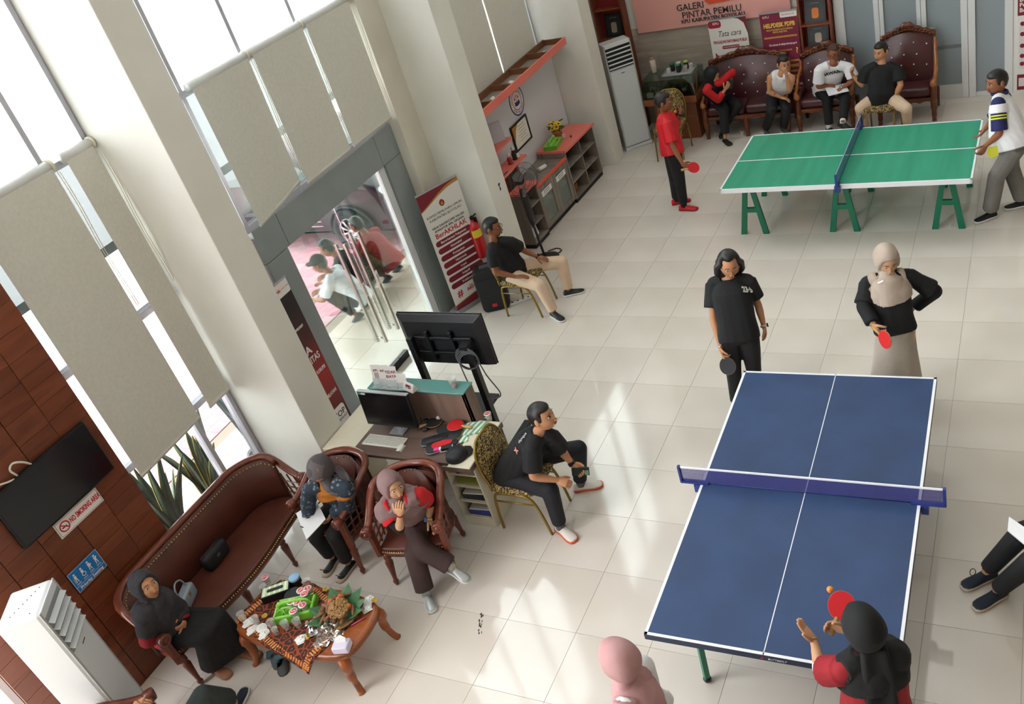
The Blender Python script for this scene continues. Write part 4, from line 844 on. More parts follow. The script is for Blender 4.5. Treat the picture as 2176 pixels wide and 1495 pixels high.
# ============================================================ banners, posters, signs
M_mar = mat('maroon_print', '#7b1d2f', .5); M_marl = mat('maroon_print_bright', '#9a1f33', .5); M_redp = mat('red_print2', '#c4182c', .5); M_ink = mat('print_black', '#1c1c1e', .6); M_paper = mat('banner_white', '#dedcd8', .5); M_goldp = mat('gold_print', '#b07d2e', .4)
def standee(name, label, tl, tr, h, mat_, lean=0.0, base=True):
    """roll-up banner: tl/tr are the floor points under its top corners"""
    tl = Vector((tl[0], tl[1], 0)); tr = Vector((tr[0], tr[1], 0)); w = (tr - tl).length; d = (tr - tl) / w; t = thing(name, label, 'banner', tuple((tl + tr) / 2)); n = d.cross(Vector((0, 0, 1)))
    M = frame(tl + Vector((0, 0, .05)), d, Vector((0, 0, 1)) + (-n) * lean)
    q = MB(); q.M = M; q.box((0, 0, -.0015), (w, h, 0)); q.build('banner_sheet', mat_, t, world=True)
    if base:
        q = MB(); q.M = frame(tl, d, (0, 0, 1)); q.box((-.01, 0, -.09), (w + .01, .06, .02)); q.build('base_case', M_alu, t, world=True, bevel=.01); q = MB(); q.M = M; q.box((-.005, h - .01, -.008), (w + .005, h + .012, .006)); q.build('top_rail', M_alu, t, world=True)
        q = S(); q.M = M; q.cyl((w / 2, 0, -.03), (w / 2, h, -.012), .008, seg=8); q.build('support_pole', M_alu, t, world=True)
    return t, M, w
tl = onz(883, 421, 1.64); tr = onz(969.6, 373.7, 1.64)
ba, MA, wA = standee('roll_up_banner', 'white and maroon roll-up banner listing work values beside the glass doors', tl, tr, 1.6, M_paper)
def curve_strip(M, pts_lo, pts_hi, m_, par, nm='print', z=.0006):
    q = MB(); n = len(pts_lo); q.M = M; q.add([(x, y, z) for x, y in pts_lo] + [(x, y, z) for x, y in pts_hi], [(i, i + 1, n + i + 1, n + i) for i in range(n - 1)]); q.build(nm, m_, par, world=True)
xs = np.linspace(0, wA, 13); f1 = lambda x: 1.38 + .16 * math.sin((x / wA) * 1.6) ** 1.2; f2 = lambda x: f1(x) + .03 * (x / wA) + .012
curve_strip(MA, [(x, f2(x)) for x in xs], [(x, 1.6) for x in xs], M_mar, ba); curve_strip(MA, [(x, f1(x)) for x in xs], [(x, f2(x)) for x in xs], M_goldp, ba)
f3 = lambda x: .07 + .07 * (x / wA); curve_strip(MA, [(x, 0.0) for x in xs], [(x, f3(x)) for x in xs], M_mar, ba); curve_strip(MA, [(x, f3(x)) for x in xs], [(x, f3(x) + .012) for x in xs], M_goldp, ba)
def tx(M, s_, x, y, size, m_, par, **k): return text(s_, size, M @ Matrix.Translation((x, y, .0007)), m_, par, **k)
q = MB(); disc(q, MA, (wA / 2, 1.385), .035, .0008, 16, ry=.042); q.build('emblem', M_ink, ba, world=True); q = MB(); disc(q, MA, (wA / 2, 1.375), .022, .001, 12); q.build('emblem_centre', M_goldp, ba, world=True); q = MB(); flat(q, MA, [(wA / 2 - .03, 1.395), (wA / 2 + .03, 1.395), (wA / 2 + .022, 1.417), (wA / 2 - .022, 1.417)], .0011); q.build('emblem_red', M_redp, ba, world=True)
cx = wA / 2; k_ = wA / .6
tx(MA, 'KOMISI PEMILIHAN UMUM', cx, 1.285, .044 * k_, M_ink, ba); tx(MA, 'KABUPATEN BOYOLALI', cx, 1.235, .044 * k_, M_ink, ba); tx(MA, 'NILAI DASAR/CORE VALUES', cx, 1.135, .038 * k_, M_ink, ba, bold=.0008); tx(MA, 'APARATUR SIPIL NEGARA', cx, 1.09, .038 * k_, M_ink, ba, bold=.0008); tx(MA, 'BerAKHLAK', cx, 1.025, .088 * k_, M_redp, ba, bold=.0015)
for i, s_ in enumerate(('Berorientasi Pelayanan', 'Akuntabel', 'Kompeten', 'Harmonis', 'Loyal', 'Adaptif', 'Kolaboratif')):
    y = .93 - i * .1; q = MB(); flat(q, MA, rrect(wA * .06, y - .037, wA * .94, y + .037, .036), .0006); q.build('value_pill', M_mar, ba, world=True); tx(MA, s_, cx, y, .042 * k_, M_paper, ba, bold=.001)
tx(MA, '#', wA * .2, .2, .13 * k_, M_redp, ba, bold=.003); tx(MA, 'bangga melayani bangsa', wA * .6, .235, .018, M_ink, ba); tx(MA, 'AKHLAK', wA * .58, .195, .062 * k_, M_redp, ba, bold=.002)
# dark red leaning banner behind the desk
m = mat('red_black_print', '#7a1616', .5); L = m.node_tree.links; v = coords(m, (1, 1, 1)); sep = nn(m, 'ShaderNodeSeparateXYZ'); L.new(v, sep.inputs[0]); mr = nn(m, 'ShaderNodeMapRange'); mr.inputs['From Min'].default_value = 0.0; mr.inputs['From Max'].default_value = 1.95; L.new(sep.outputs['Z'], mr.inputs['Value'])
r = ramp(m, mr.outputs[0], [(0, '#2a1413'), (.18, '#4a1716'), (.45, '#a11a1c'), (.68, '#4a1413'), (.85, '#1e1212'), (1, '#241413')]); L.new(r.outputs[0], m.node_tree.nodes['Principled BSDF'].inputs['Base Color'])
bb, MBn, wB = standee('roll_up_banner', 'dark red integrity zone banner half hidden behind the pillar by the desk', (-1.0, -5.3), (-1.0, -4.70), 1.95, m)
M_wp = mat('print_white', '#e4e0dc', .5)
tx(MBn, 'Pembangunan Kawasan', wB - .06, 1.43, .055, M_wp, bb, align='RIGHT', bold=.001, shear=.2); tx(MBn, 'ZONA', wB - .10, 1.16, .12, M_wp, bb, align='RIGHT', bold=.003); tx(MBn, 'INTEGRITAS', wB - .03, 1.05, .10, M_wp, bb, align='RIGHT', bold=.002, sx=.72)
for i, s_ in enumerate(('WILAYAH BEBAS DARI KORUPSI', '(WBK)', '&', 'BIROKRASI BERSIH DAN MELAYANI', '(WBBM)')): tx(MBn, s_, wB - (.03 if i in (0, 3) else .2), .90 - i * .1, .055, M_wp, bb, align='RIGHT', bold=.0012, sx=.62)
for sg in (.83, .62, .33): q = MB(); flat(q, MBn, [(0, sg - .055), (wB, sg - .055 + .004), (wB, sg - .05), (0, sg - .052)], .0008); q.build('rule_line', M_redp, bb, world=True)
q = MB(); flat(q, MBn, rrect(.1, .15, wB - .03, .43, .04), .0007); q.build('stop_panel', M_wp, bb, world=True); tx(MBn, 'STOP', wB - .15, .34, .09, M_ink, bb, bold=.001); tx(MBn, 'GRATIFIKASI', wB - .16, .28, .045, M_ink, bb)
q = MB(); hx0 = wB - .36
flat(q, MBn, rrect(hx0 - .04, .22, hx0 + .04, .30, .03), .001)
for k, (dx, ln) in enumerate(((-.033, .05), (-.011, .065), (.011, .06), (.033, .045))): flat(q, MBn, rrect(hx0 + dx - .009, .28, hx0 + dx + .009, .305 + ln, .008), .001)
flat(q, MBn, [(hx0 + .03, .23), (hx0 + .075, .275), (hx0 + .065, .29), (hx0 + .03, .27)], .001); q.build('hand_print', M_redp, bb, world=True)
q = MB(); flat(q, MBn, rrect(wB - .36, 1.80, wB, 1.95, .02), .0007); q.build('header_panel', M_wp, bb, world=True); tx(MBn, 'BerAKHLAK', wB - .26, 1.87, .05, M_redp, bb, bold=.001); tx(MBn, 'bangga melayani bangsa', wB - .09, 1.87, .02, M_redp, bb)
# wall screen and signs on the wood wall
wt = thing('wall_tv', 'black flat television hanging on the wood-clad wall', 'television', (-1.05, -7.51, 1.94))
q = MB(); q.box((-1.082, -7.945, 1.70), (-1.035, -7.075, 2.18)); q.build('housing', M_black, wt, world=True, bevel=.008); q = MB(); q.box((-1.0348, -7.935, 1.715), (-1.0335, -7.085, 2.17)); q.build('screen', mat('tv_glass', '#0b0d12', .16, spec=.5), wt, world=True)
q = S(); q.tube(smoothpath([(-1.06, -7.55, 2.17), (-1.05, -7.6, 2.24), (-1.05, -7.66, 2.28), (-1.05, -7.7, 2.25), (-1.06, -7.68, 2.17), (-1.05, -7.75, 2.19), (-1.05, -7.85, 2.22), (-1.06, -7.95, 2.12)], 6), .008, 6); q.build('white_cable', mat('cable_white', '#d6d2c8', .5), wt, world=True)
def wallsign(name, label, y0, y1, z0, z1, m_):
    t = thing(name, label, 'sign', (-1.085, (y0 + y1) / 2, z0)); q = MB(); q.box((-1.0845, y0, z0), (-1.0795, y1, z1)); q.build('plate', m_, t, world=True, bevel=.001); return t, frame((-1.0792, y0, z0), (0, 1, 0), (0, 0, 1)), y1 - y0, z1 - z0
t, M, w, h = wallsign('no_smoking_sign', 'white sign with red lettering against smoking under the wall television', -7.69, -7.27, 1.53, 1.67, mat('sign_white', '#e8e4e0', .35))
q = MB()
for x0, y0, x1, y1 in ((.008, .008, w - .008, .011), (.008, h - .011, w - .008, h - .008), (.008, .008, .011, h - .008), (w - .011, .008, w - .008, h - .008)): flat(q, M, [(x0, y0), (x1, y0), (x1, y1), (x0, y1)], .0004)
q.build('border_line', M_ink, t, world=True); q = MB(); disc(q, M, (.07, .07), .045, .0006, 28, .034); flat(q, M, [(.042, .093), (.048, .1), (.1, .048), (.094, .04)], .0012); q.build('ban_ring', M_redp, t, world=True); q = MB(); flat(q, M, [(.045, .062), (.088, .062), (.088, .072), (.045, .072)], .0008); q.build('cigarette', M_ink, t, world=True); tx(M, 'NO SMOKING AREA', w * .64, h * .5, .062, M_redp, t, sx=.52, bold=.002)
t, M, w, h = wallsign('priority_seating_sign', 'blue sign with four white figures for priority seating', -7.825, -7.545, 1.08, 1.27, mat('sign_blue', '#1d74bb', .35))
q = MB(); flat(q, M, [(0, .045), (w, .045), (w, .048), (0, .048)], .0005)
for x0, y0, x1, y1 in ((0, 0, w, .003), (0, h - .003, w, h), (0, 0, .003, h), (w - .003, 0, w, h)): flat(q, M, [(x0, y0), (x1, y0), (x1, y1), (x0, y1)], .0005)
q.build('white_rule', M_wp, t, world=True); tx(M, 'Priority Seating', w / 2, .023, .036, M_wp, t, bold=.0008)
for k in range(4):
    x = .04 + k * .066; q = MB(); disc(q, M, (x, .155), .009, .0006, 12); flat(q, M, [(x - .011, .142), (x + .011, .142), (x + .009, .112), (x - .009, .112)], .0006)
    if k == 1: disc(q, M, (x + .004, .1), .019, .0008, 18, .013)
    else: flat(q, M, [(x - .009, .114), (x - .002, .114), (x - .006, .082), (x - .013, .082)], .0006); flat(q, M, [(x + .001, .114), (x + .009, .114), (x + .013, .082), (x + .006, .082)], .0006)
    if k == 0: flat(q, M, [(x - .02, .125), (x - .017, .127), (x - .017, .082), (x - .02, .082)], .0006)
    if k == 2: disc(q, M, (x + .011, .124), .009, .0008, 10)
    if k == 3: disc(q, M, (x + .012, .137), .007, .0008, 10)
    q.build('pictogram', M_wp, t, world=True)
    for j in range(2): q = MB(); flat(q, M, [(x - .02, .068 - j * .008), (x + .02, .068 - j * .008), (x + .02, .071 - j * .008), (x - .02, .071 - j * .008)], .0005); q.build('caption_line', M_wp, t, world=True)
# pink gallery board on the back wall
gb = thing('gallery_board', 'pink wall board with raised grey letters above the carved sofa', 'sign', (.96, 3.25, 2.0)); q = MB(); q.box((-.24, 3.225, 1.52), (2.16, 3.262, 2.7)); q.build('board', mat('pink_board', '#dfa29a', .5), gb, world=True)
M_let = mat('grey_letter', '#4c4c50', .4, .4); MG = lambda x, z: frame((x, 3.222, z), (1, 0, 0), (0, 0, 1))
text('GALERI', .135, MG(.67, 1.815), M_let, gb, ext=.006, bold=.001); text('PINTAR PEMILU', .135, MG(.985, 1.695), M_let, gb, ext=.006, bold=.001); text('KPU KABUPATEN BOYOLALI', .078, MG(.99, 1.605), M_let, gb, ext=.006, bold=.0015)
q = MB(); q.M = MG(1.13, 1.87); q.prism([(-.22, .0), (-.16, -.055), (.2, -.04), (.3, .06), (.1, .2), (-.15, .15)], 0, .01); q.build('red_ornament', mat('ornament_red', '#d5502f', .45), gb, world=True)
# posters on the back wall
p1, M1, w1 = standee('information_poster', 'white roll-up poster on public information behind the carved sofa', (.94, 3.09), (1.525, 3.09), 1.56, M_paper)
q = MB(); flat(q, M1, [(w1 * .62, 1.56), (w1, 1.56), (w1, 1.3), (w1 * .93, 1.46), (w1 * .8, 1.53)], .0006); q.build('corner_print', M_mar, p1, world=True); q = MB(); flat(q, M1, rrect(.0, 1.43, .2, 1.54, .04), .0006); q.build('tab_print', M_marl, p1, world=True); tx(M1, 'KPU', .12, 1.495, .05, M_wp, p1, bold=.001)
tx(M1, 'Tata cara', w1 * .52, 1.33, .12, M_ink, p1, shear=.35, sx=.8); tx(M1, 'PENGAJUAN INFORMASI PUBLIK', w1 * .52, 1.21, .062, M_marl, p1, bold=.002, sx=.58); q = MB(); flat(q, M1, rrect(w1 * .28, 1.10, w1 * .75, 1.15, .024), .0006); q.build('pill_print', M_marl, p1, world=True); tx(M1, 'KPU KABUPATEN BOYOLALI', w1 * .515, 1.125, .025, M_wp, p1)
for k in range(3):
    y = .98 - k * .21; tx(M1, 'b', .075, y + .015, .12, M_marl, p1, bold=.006); q = MB(); flat(q, M1, rrect(.06, y - .05, .13, y + .015, .01), .0008); q.build('step_badge', M_marl, p1, world=True); tx(M1, '0%d' % (k + 1), .095, y - .018, .035, M_wp, p1)
    for j in range(5): q = MB(); ww = w1 * (.9 if j < 4 else .6); flat(q, M1, [(.16, y + .03 - j * .026), (ww, y + .03 - j * .026), (ww, y + .037 - j * .026), (.16, y + .037 - j * .026)], .0006); q.build('text_line', M_ink, p1, world=True)
    q = MB(); flat(q, M1, [(w1 * .95, y - .08), (w1 * .97, y - .08), (w1 * .97, y + .06), (w1 * .95, y + .06)], .0006); q.build('side_bar', M_mar, p1, world=True)
p2, M2, w2 = standee('helpdesk_poster', 'maroon roll-up poster with yellow helpdesk lettering behind the carved sofa', (1.74, 3.04), (2.28, 3.04), 1.56, mat('poster_maroon', '#7a1f3a', .5))
M_yl = mat('print_yellow', '#e3c94a', .5); q = MB(); flat(q, M2, rrect(w2 * .55, 1.47, w2 - .0, 1.555, .015), .0006); q.build('header_panel', M_wp, p2, world=True); tx(M2, 'BerAKHLAK', w2 * .77, 1.51, .035, M_redp, p2); tx(M2, 'KPU', .09, 1.5, .05, M_wp, p2)
tx(M2, 'HELPDESK PDPB', w2 / 2, 1.37, .088, M_yl, p2, bold=.003, sx=.72); tx(M2, 'PEMUTAKHIRAN DATA PEMILIH', w2 / 2, 1.305, .036, M_yl, p2, sx=.75); tx(M2, 'BERKELANJUTAN', w2 / 2, 1.27, .036, M_yl, p2, sx=.75)
tx(M2, 'Cek namamu di cekdptonline.kpu.go.id', w2 * .54, 1.085, .042, M_wp, p2, bold=.001, sx=.62); tx(M2, 'APAKAH KAMU TERMASUK DALAM', w2 * .42, .99, .035, M_yl, p2, sx=.68); tx(M2, 'SALAH SATU KRITERIA INI', w2 * .35, .955, .035, M_yl, p2, sx=.68); tx(M2, '?', w2 * .9, .97, .12, M_yl, p2, bold=.002); tx(M2, '1. PEMILIH BARU', w2 * .3, .895, .042, M_wp, p2, bold=.001, sx=.75); tx(M2, 'PERUBAHAN SYARAT', w2 * .72, .46, .05, M_wp, p2, bold=.001, sx=.7)
for y in (1.2, 1.185, .83, .815, .76, .745, .73, .67, .655, .6, .585, .4, .385): q = MB(); flat(q, M2, [(.03, y), (w2 * .95, y), (w2 * .95, y + .006), (.03, y + .006)], .0006); q.build('text_line', M_yl, p2, world=True)
# poster on the partition at the picture's edge
p3 = thing('partition_poster', 'maroon and white poster on the partition beyond the frosted glass', 'poster', (5.5, 3.2, 0)); q = MB(); q.box((5.115, 3.205, .04), (5.9, 3.212, 1.75)); q.build('sheet', M_paper, p3, world=True); M3 = frame((5.115, 3.2045, .04), (1, 0, 0), (0, 0, 1))
q = MB(); flat(q, M3, [(0, 1.03), (.785, 1.03), (.785, 1.71), (0, 1.71)], .0004); flat(q, M3, [(0, 0), (.785, 0), (.785, .22), (0, .22)], .0004); q.build('maroon_field', M_mar, p3, world=True)
for i, s_ in enumerate(('Daftar', 'Pemilih', 'Berkelanjutan')): tx(M3, s_, .02, 1.24 - i * .07, .075, M_wp, p3, align='LEFT', bold=.002)
q = MB(); flat(q, M3, rrect(.02, .3, .77, .9, .03), .0005); flat(q, M3, [(.02, .05), (.1, .05), (.1, .17), (.02, .17)], .0008); q.build('info_panel', mat('panel_white', '#d4cdd0', .5), p3, world=True)
for y in (.37, .48, .62, .78, .92): q = MB(); disc(q, M3, (.06, y), .03, .0008, 14); q.build('bullet', M_mar, p3, world=True)
# ============================================================ floor-standing air conditioners
M_ac = mat('ac_white', '#cdd2d6', .35); M_acs = mat('ac_side', '#c6c8c8', .45); M_acd = mat('ac_dark', '#1a1c20', .6); M_acg = mat('ac_grey', '#a9acab', .45)
def aircon(label, fr, fl, depth, h, louver_open):
    """fr, fl: floor points of the front face seen from outside (from its one end to the other)"""
    fr = Vector((fr[0], fr[1], 0)); fl = Vector((fl[0], fl[1], 0)); w = (fr - fl).length; d = (fr - fl) / w; n = d.cross(Vector((0, 0, 1)))
    t = thing('air_conditioner', label, 'air conditioner', tuple((fl + fr) / 2)); M = Matrix(((d.x, -n.x, 0, fl.x), (d.y, -n.y, 0, fl.y), (0, 0, 1, 0), (0, 0, 0, 1)))   # local x across, y into the unit, z up
    def bx(a, c, nm, m_, bv=.004): q = MB(); q.M = M; q.box(a, c); return q.build(nm, m_, t, world=True, bevel=bv)
    bx((.0, .012, .05), (w, depth, h), 'body', M_acs, .02); bx((-.006, -.006, 0), (w + .006, depth + .006, .05), 'base', M_ac, .01)
    bx((.02, -.004, .07), (w - .02, .012, h - .42), 'front_panel', M_ac, .01); bx((0, .0, .05), (.02, .012, h), 'front_edge', M_acg, .003); bx((w - .02, .0, .05), (w, .012, h), 'front_edge', M_acg, .003); bx((.02, -.002, h - .06), (w - .02, .012, h), 'front_header', M_ac, .006)
    bx((.02, .006, h - .4), (w - .02, .0125, h - .06), 'outlet', M_acd if not louver_open else mat('outlet_grey', '#8d9296', .6), 0)
    for k in range(5):
        z = h - .37 + k * .065; q = MB(); q.M = M @ Matrix.Translation((0, -.004, z)) @ Matrix.Rotation(.5, 4, 'X'); q.box((.025, -.012 if not louver_open else -.03, -.004), (w - .025, .01, .005)); q.build('louver', M_ac, t, world=True)
    q = MB(); q.M = M @ frame((0, -.0045, 0), (1, 0, 0), (0, 0, 1)); q.add([(w * .5 - .03, h - .475, 0), (w * .5 + .03, h - .475, 0), (w * .5 + .03, h - .465, 0), (w * .5 - .03, h - .465, 0)], [(0, 1, 2, 3)]); q.build('brand_mark', M_ink, t, world=True)
    if louver_open:
        for k in range(5): bx((w - .3 + .0, .0, .0), (w - .3, .0, .0), 'x', M_ac) if False else None
        for sd in (-.0045,):
            for k in range(6): q = MB(); q.M = M; q.box((sd, .05 + k * .03, .12), (sd + .004, .062 + k * .03, .5)); q.build('side_grille_slot', M_acg, t, world=True)
        for p in range(9): q = S(); q.M = M; q.sph((.05 + .03 * p, .08 + .02 * ((p * 7) % 8), h + .0015), .004, 6, 4); q.build('dust_spot', M_acd, t, world=True)
    return t
hN = 1.7
f_r = onz(113, 1226, hN); f_l = onz(84, 1306, hN); f_l = f_r + (f_l - f_r) * 1.0
aircon('white floor-standing air conditioner in front of the wood wall', f_r, f_l, .30, hN, True)
aircon('tall white air conditioner in the far corner beside the pillar', (-.08, 2.48), (-.41, 2.19), .26, 1.70, False)
# ============================================================ bookcases on the back wall
M_case = wood('red_brown_case', '#8a4a34', '#7b3f2c', axis='Z', scale=1.6, rough=.45); M_cred = mat('case_red_back', '#8c2c2c', .6); M_pframe = mat('picture_black', '#16181b', .4); M_pimg = noisy('picture_dark', '#23272a', '#2c3033', 6, .4)
def bookcase(label, x0, x1, zs, frames, y0=3.06):
    t = thing('bookcase', label, 'bookcase', ((x0 + x1) / 2, 3.1, 0))
    def bx(a, c, nm, m_=M_case): q = MB(); q.box(a, c); return q.build(nm, m_, t, world=True, bevel=.002)
    bx((x0, y0, 0), (x0 + .03, 3.25, 2.7), 'side_panel'); bx((x1 - .03, y0, 0), (x1, 3.25, 2.7), 'side_panel'); bx((x0 + .03, 3.235, 0), (x1 - .03, 3.25, 2.7), 'back_panel', M_cred)
    for z in zs: bx((x0 + .03, y0 + .005, z), (x1 - .03, 3.235, z + .025), 'shelf')
    for k, (fx, fz, w, h, lab, tint) in enumerate(frames):
        p = thing('framed_picture', lab, 'picture', (fx, 3.17, fz)); M = frame((fx, 3.14, fz), (1, 0, 0), (0, .22, 1))
        q = MB(); q.M = M; q.box((-w / 2, 0, -.02), (w / 2, h, 0)); q.build('frame', M_pframe, p, world=True); q = MB(); flat(q, M, [(-w / 2 + .03, .03), (w / 2 - .03, .03), (w / 2 - .03, h - .03), (-w / 2 + .03, h - .03)], .001); q.build('print', M_pimg, p, world=True)
        q = MB(); flat(q, M, [(-w * .2, h * .8), (w * .2, h * .8), (w * .2, h * .83), (-w * .2, h * .83)], .002); q.build('caption', mat('caption_grey', '#7d7d7d', .5), p, world=True)
        q = MB(); flat(q, M, rrect(-w * .16, h * .18, w * .16, h * .62, w * .1), .002); q.build('plain_shape', mat('plain_%s' % tint[1:], tint, .5), p, world=True)
    return t
bookcase('reddish brown bookcase behind the far air conditioner', -.86, -.36, (.3, .75, 1.13, 1.52, 1.98, 2.4), [(-.60, 1.545, .30, .36, 'black framed picture with grey and orange shape beside the pink board', '#9a8f80'), (-.60, 1.155, .28, .32, 'black framed picture just above the far air conditioner', '#7c5040')])
bookcase('reddish brown bookcase beside the frosted glass partition', 2.29, 2.745, (.25, .62, .98, 1.33, 1.72, 2.2), [(2.51, 1.355, .30, .33, 'black framed picture with orange shape in the bookcase', '#d87a2e'), (2.52, 1.005, .30, .31, 'black framed picture with pale shape in the bookcase behind the man in glasses', '#b3a596')])
# ============================================================ carved leather suite
M_burg = noisy('burgundy_leather', '#3f1c1e', '#4d2526', 4, .3, spec=.6, bump=.02, bscale=50); M_carv = wood('carved_teak', '#6f3518', '#54260f', '#7d421f', axis='X', scale=3, rough=.3, coat=.4); M_armw = wood('arm_teak', '#a5632b', '#8f5222', axis='Y', scale=2, rough=.25, coat=.5); M_btn = mat('crystal_button', '#d8d4d6', .15, spec=.9)
def carved(name, label, x0, x1, yf, yb, seats, zt, cat):
    w = x1 - x0; cx = (x0 + x1) / 2; t = thing(name, label, cat, (cx, (yf + yb) / 2, 0)); X = lambda u: cx + u * w / 2
    # tufted back with a domed top
    q = S(); rows = []; N = 24 if seats > 1 else 16
    for j in range(11):
        g = j / 10; row = []
        for i in range(N + 1):
            u = -1 + 2 * i / N; top = zt - .14 + .10 * (1 - u * u); z = .42 + (top - .42) * g
            tuft = .018 * (abs(math.sin((i * .5 + (j % 2) * .5) * PI)) * abs(math.sin(j * PI / 2 + PI / 2))); row.append((X(u * .82), yb - .14 + .16 * g - .03 * math.cos(u * 1.2) - tuft - .045 * math.sin(g * PI), z))
        rows.append(row)
    q.loft(rows, closed=False, cap=False); back = q.build('backrest', M_burg, t, world=True)
    for j in (2, 4, 6, 8):
        for i in range(2 + (j // 2) % 2, N - 1, 4):
            x, y, z = rows[j][i]; q = S(); q.sph((x, y - .004, z), .011, 8, 6); q.build('button', M_btn, back, world=True)
    # carved crest: scalloped top line
    q = S(); pl = []; pu = []
    for i in range(49):
        u = -1 + i / 24; base = zt - .15 + .10 * (1 - u * u); hgt = .06 + .07 * math.exp(-(u / .28) ** 2) + .02 * abs(math.sin(u * 11)) * (1 - u * u * .4); y = yb + .01 - .02 * math.cos(u * 1.3)
        pl.append((X(u * .9), y, base)); pu.append((X(u * .9), y, base + hgt))
    rings = [[(a[0], a[1] - .035, a[2]), (c[0], c[1] - .03, c[2] - .01), (c[0], c[1], c[2]), (c[0], c[1] + .03, c[2] - .01), (a[0], a[1] + .03, a[2])] for a, c in zip(pl, pu)]; q.loft(rings); q.build('carved_crest', M_carv, t, world=True)
    for i in range(4, 46, 3):
        a, c = pl[i], pu[i]; q = S(); zc = (a[2] + c[2]) / 2; q.torus((a[0], a[1] - .036, zc), .022 + .012 * math.exp(-((i - 24) / 8) ** 2), .009, 12, 6, Matrix.Rotation(PI / 2, 4, 'X')); q.build('scroll_carving', M_carv, t, world=True)
    # seat cushions, apron
    for k in range(seats):
        a = x0 + .07 + (w - .14) * k / seats; c = x0 + .07 + (w - .14) * (k + 1) / seats; q = S(); q.rbox((a + .003, yf + .01, .33), (c - .003, yb - .1, .47), .045, 3); q.build('seat_cushion', M_burg, t, world=True)
    q = S(); q.smooth = False; bot = [(x0 + .05 + (w - .1) * i / 24, .255 + .028 * abs(math.sin(i * PI / 6)) - .02 * math.exp(-((i - 12) / 3) ** 2)) for i in range(25)]
    q.loft([[(x, yf + .005, zb), (x, yf - .012, zb + .03), (x, yf - .006, .335), (x, yf + .03, .335)] for x, zb in bot]); q.build('carved_apron', M_carv, t, world=True); q = MB(); q.box((x0 + .06, yf + .03, .27), (x1 - .06, yb - .02, .33)); q.build('seat_frame', M_carv, t, world=True)
    for s_ in (-1, 1):
        xa = x0 + .045 if s_ < 0 else x1 - .045
        q = S(); q.tube(smoothpath([(xa, yb - .01, zt - .17), (xa, yb - .05, zt - .28), (xa + s_ * .015, yb - .2, .72), (xa + s_ * .02, yf + .18, .62), (xa + s_ * .015, yf + .03, .56), (xa, yf - .005, .53)], 4), [.03] * 10 + [.034] * 6 + [.045] * 4 + [.04], 10, flat=.8); q.build('arm', M_armw, t, world=True)
        q = S(); q.M = Matrix.Translation((xa, yf - .01, .53)) @ Matrix.Rotation(PI / 2, 4, 'X'); q.lathe([(.001, -.02), (.04, -.02), (.046, 0), (.04, .02), (.02, .026), (.001, .03)], seg=14); q.build('arm_scroll', M_armw, t, world=True)
        q = S(); q.rbox((min(xa, xa - s_ * .05), yf + .06, .36), (max(xa, xa - s_ * .05) + .001, yb - .1, .56), .02); q.build('arm_pad', M_burg, t, world=True)
        q = S(); q.tube(smoothpath([(xa, yf + .03, .53), (xa - s_ * .0, yf + .02, .4), (xa, yf - .005, .3), (xa, yf + .01, .15), (xa, yf - .005, .05), (xa, yf - .015, 0)], 4), [.042] * 8 + [.045] * 4 + [.034] * 4 + [.028] * 4 + [.034], 10); q.build('leg', M_carv, t, world=True)
        q = S(); q.tube([(xa, yb - .03, .3), (xa, yb + .0, .15), (xa, yb + .03, 0)], [.035, .03, .026], 8); q.build('leg', M_carv, t, world=True)
    if seats > 1: q = S(); q.tube(smoothpath([(cx, yf + .02, .3), (cx, yf, .2), (cx, yf + .01, .1), (cx, yf - .01, 0)], 4), [.04] * 6 + [.03] * 6 + [.034], 10); q.build('leg', M_carv, t, world=True)
    return t
carved('carved_sofa', 'carved dark wood sofa with tufted burgundy leather for two', .83, 2.16, 2.45, 2.97, 2, 1.12, 'sofa')
carved('carved_armchair', 'carved burgundy leather armchair under the man in glasses', 2.24, 3.08, 2.45, 2.93, 1, 1.07, 'chair')
carved('carved_armchair', 'empty carved burgundy leather armchair before the frosted glass door', 3.36, 4.16, 2.48, 2.97, 1, 1.17, 'chair')
# ============================================================ display counter
dc = thing('display_counter', 'brown display counter with glass case holding plants and packs', 'counter', (.38, 2.6, 0)); M_dcw = wood('counter_brown', '#8f5638', '#7d4a2f', axis='X', scale=1.5, rough=.4)
def dx(a, c, nm, m_, bv=.003): q = MB(); q.box(a, c); return q.build(nm, m_, dc, world=True, bevel=bv)
dx((.06, 2.52, 0), (.74, 2.92, .62), 'base', M_dcw); dx((-.05, 2.42, .62), (.80, 3.0, .72), 'counter_band', M_dcw); M_cg = glass('case_glass', '#e2ebe6', .82)
dx((-.04, 2.43, .72), (.79, 2.437, 1.0), 'case_pane', M_cg, 0); dx((-.04, 2.985, .72), (.79, 2.992, 1.0), 'case_pane', M_cg, 0); dx((-.04, 2.437, .72), (-.033, 2.985, 1.0), 'case_pane', M_cg, 0); dx((.783, 2.437, .72), (.79, 2.985, 1.0), 'case_pane', M_cg, 0); dx((-.04, 2.43, 1.0), (.79, 2.992, 1.007), 'case_top', M_cg, 0); dx((-.02, 2.45, .722), (.77, 2.97, .728), 'case_floor', M_acd, 0)
rnd = random.Random(2)
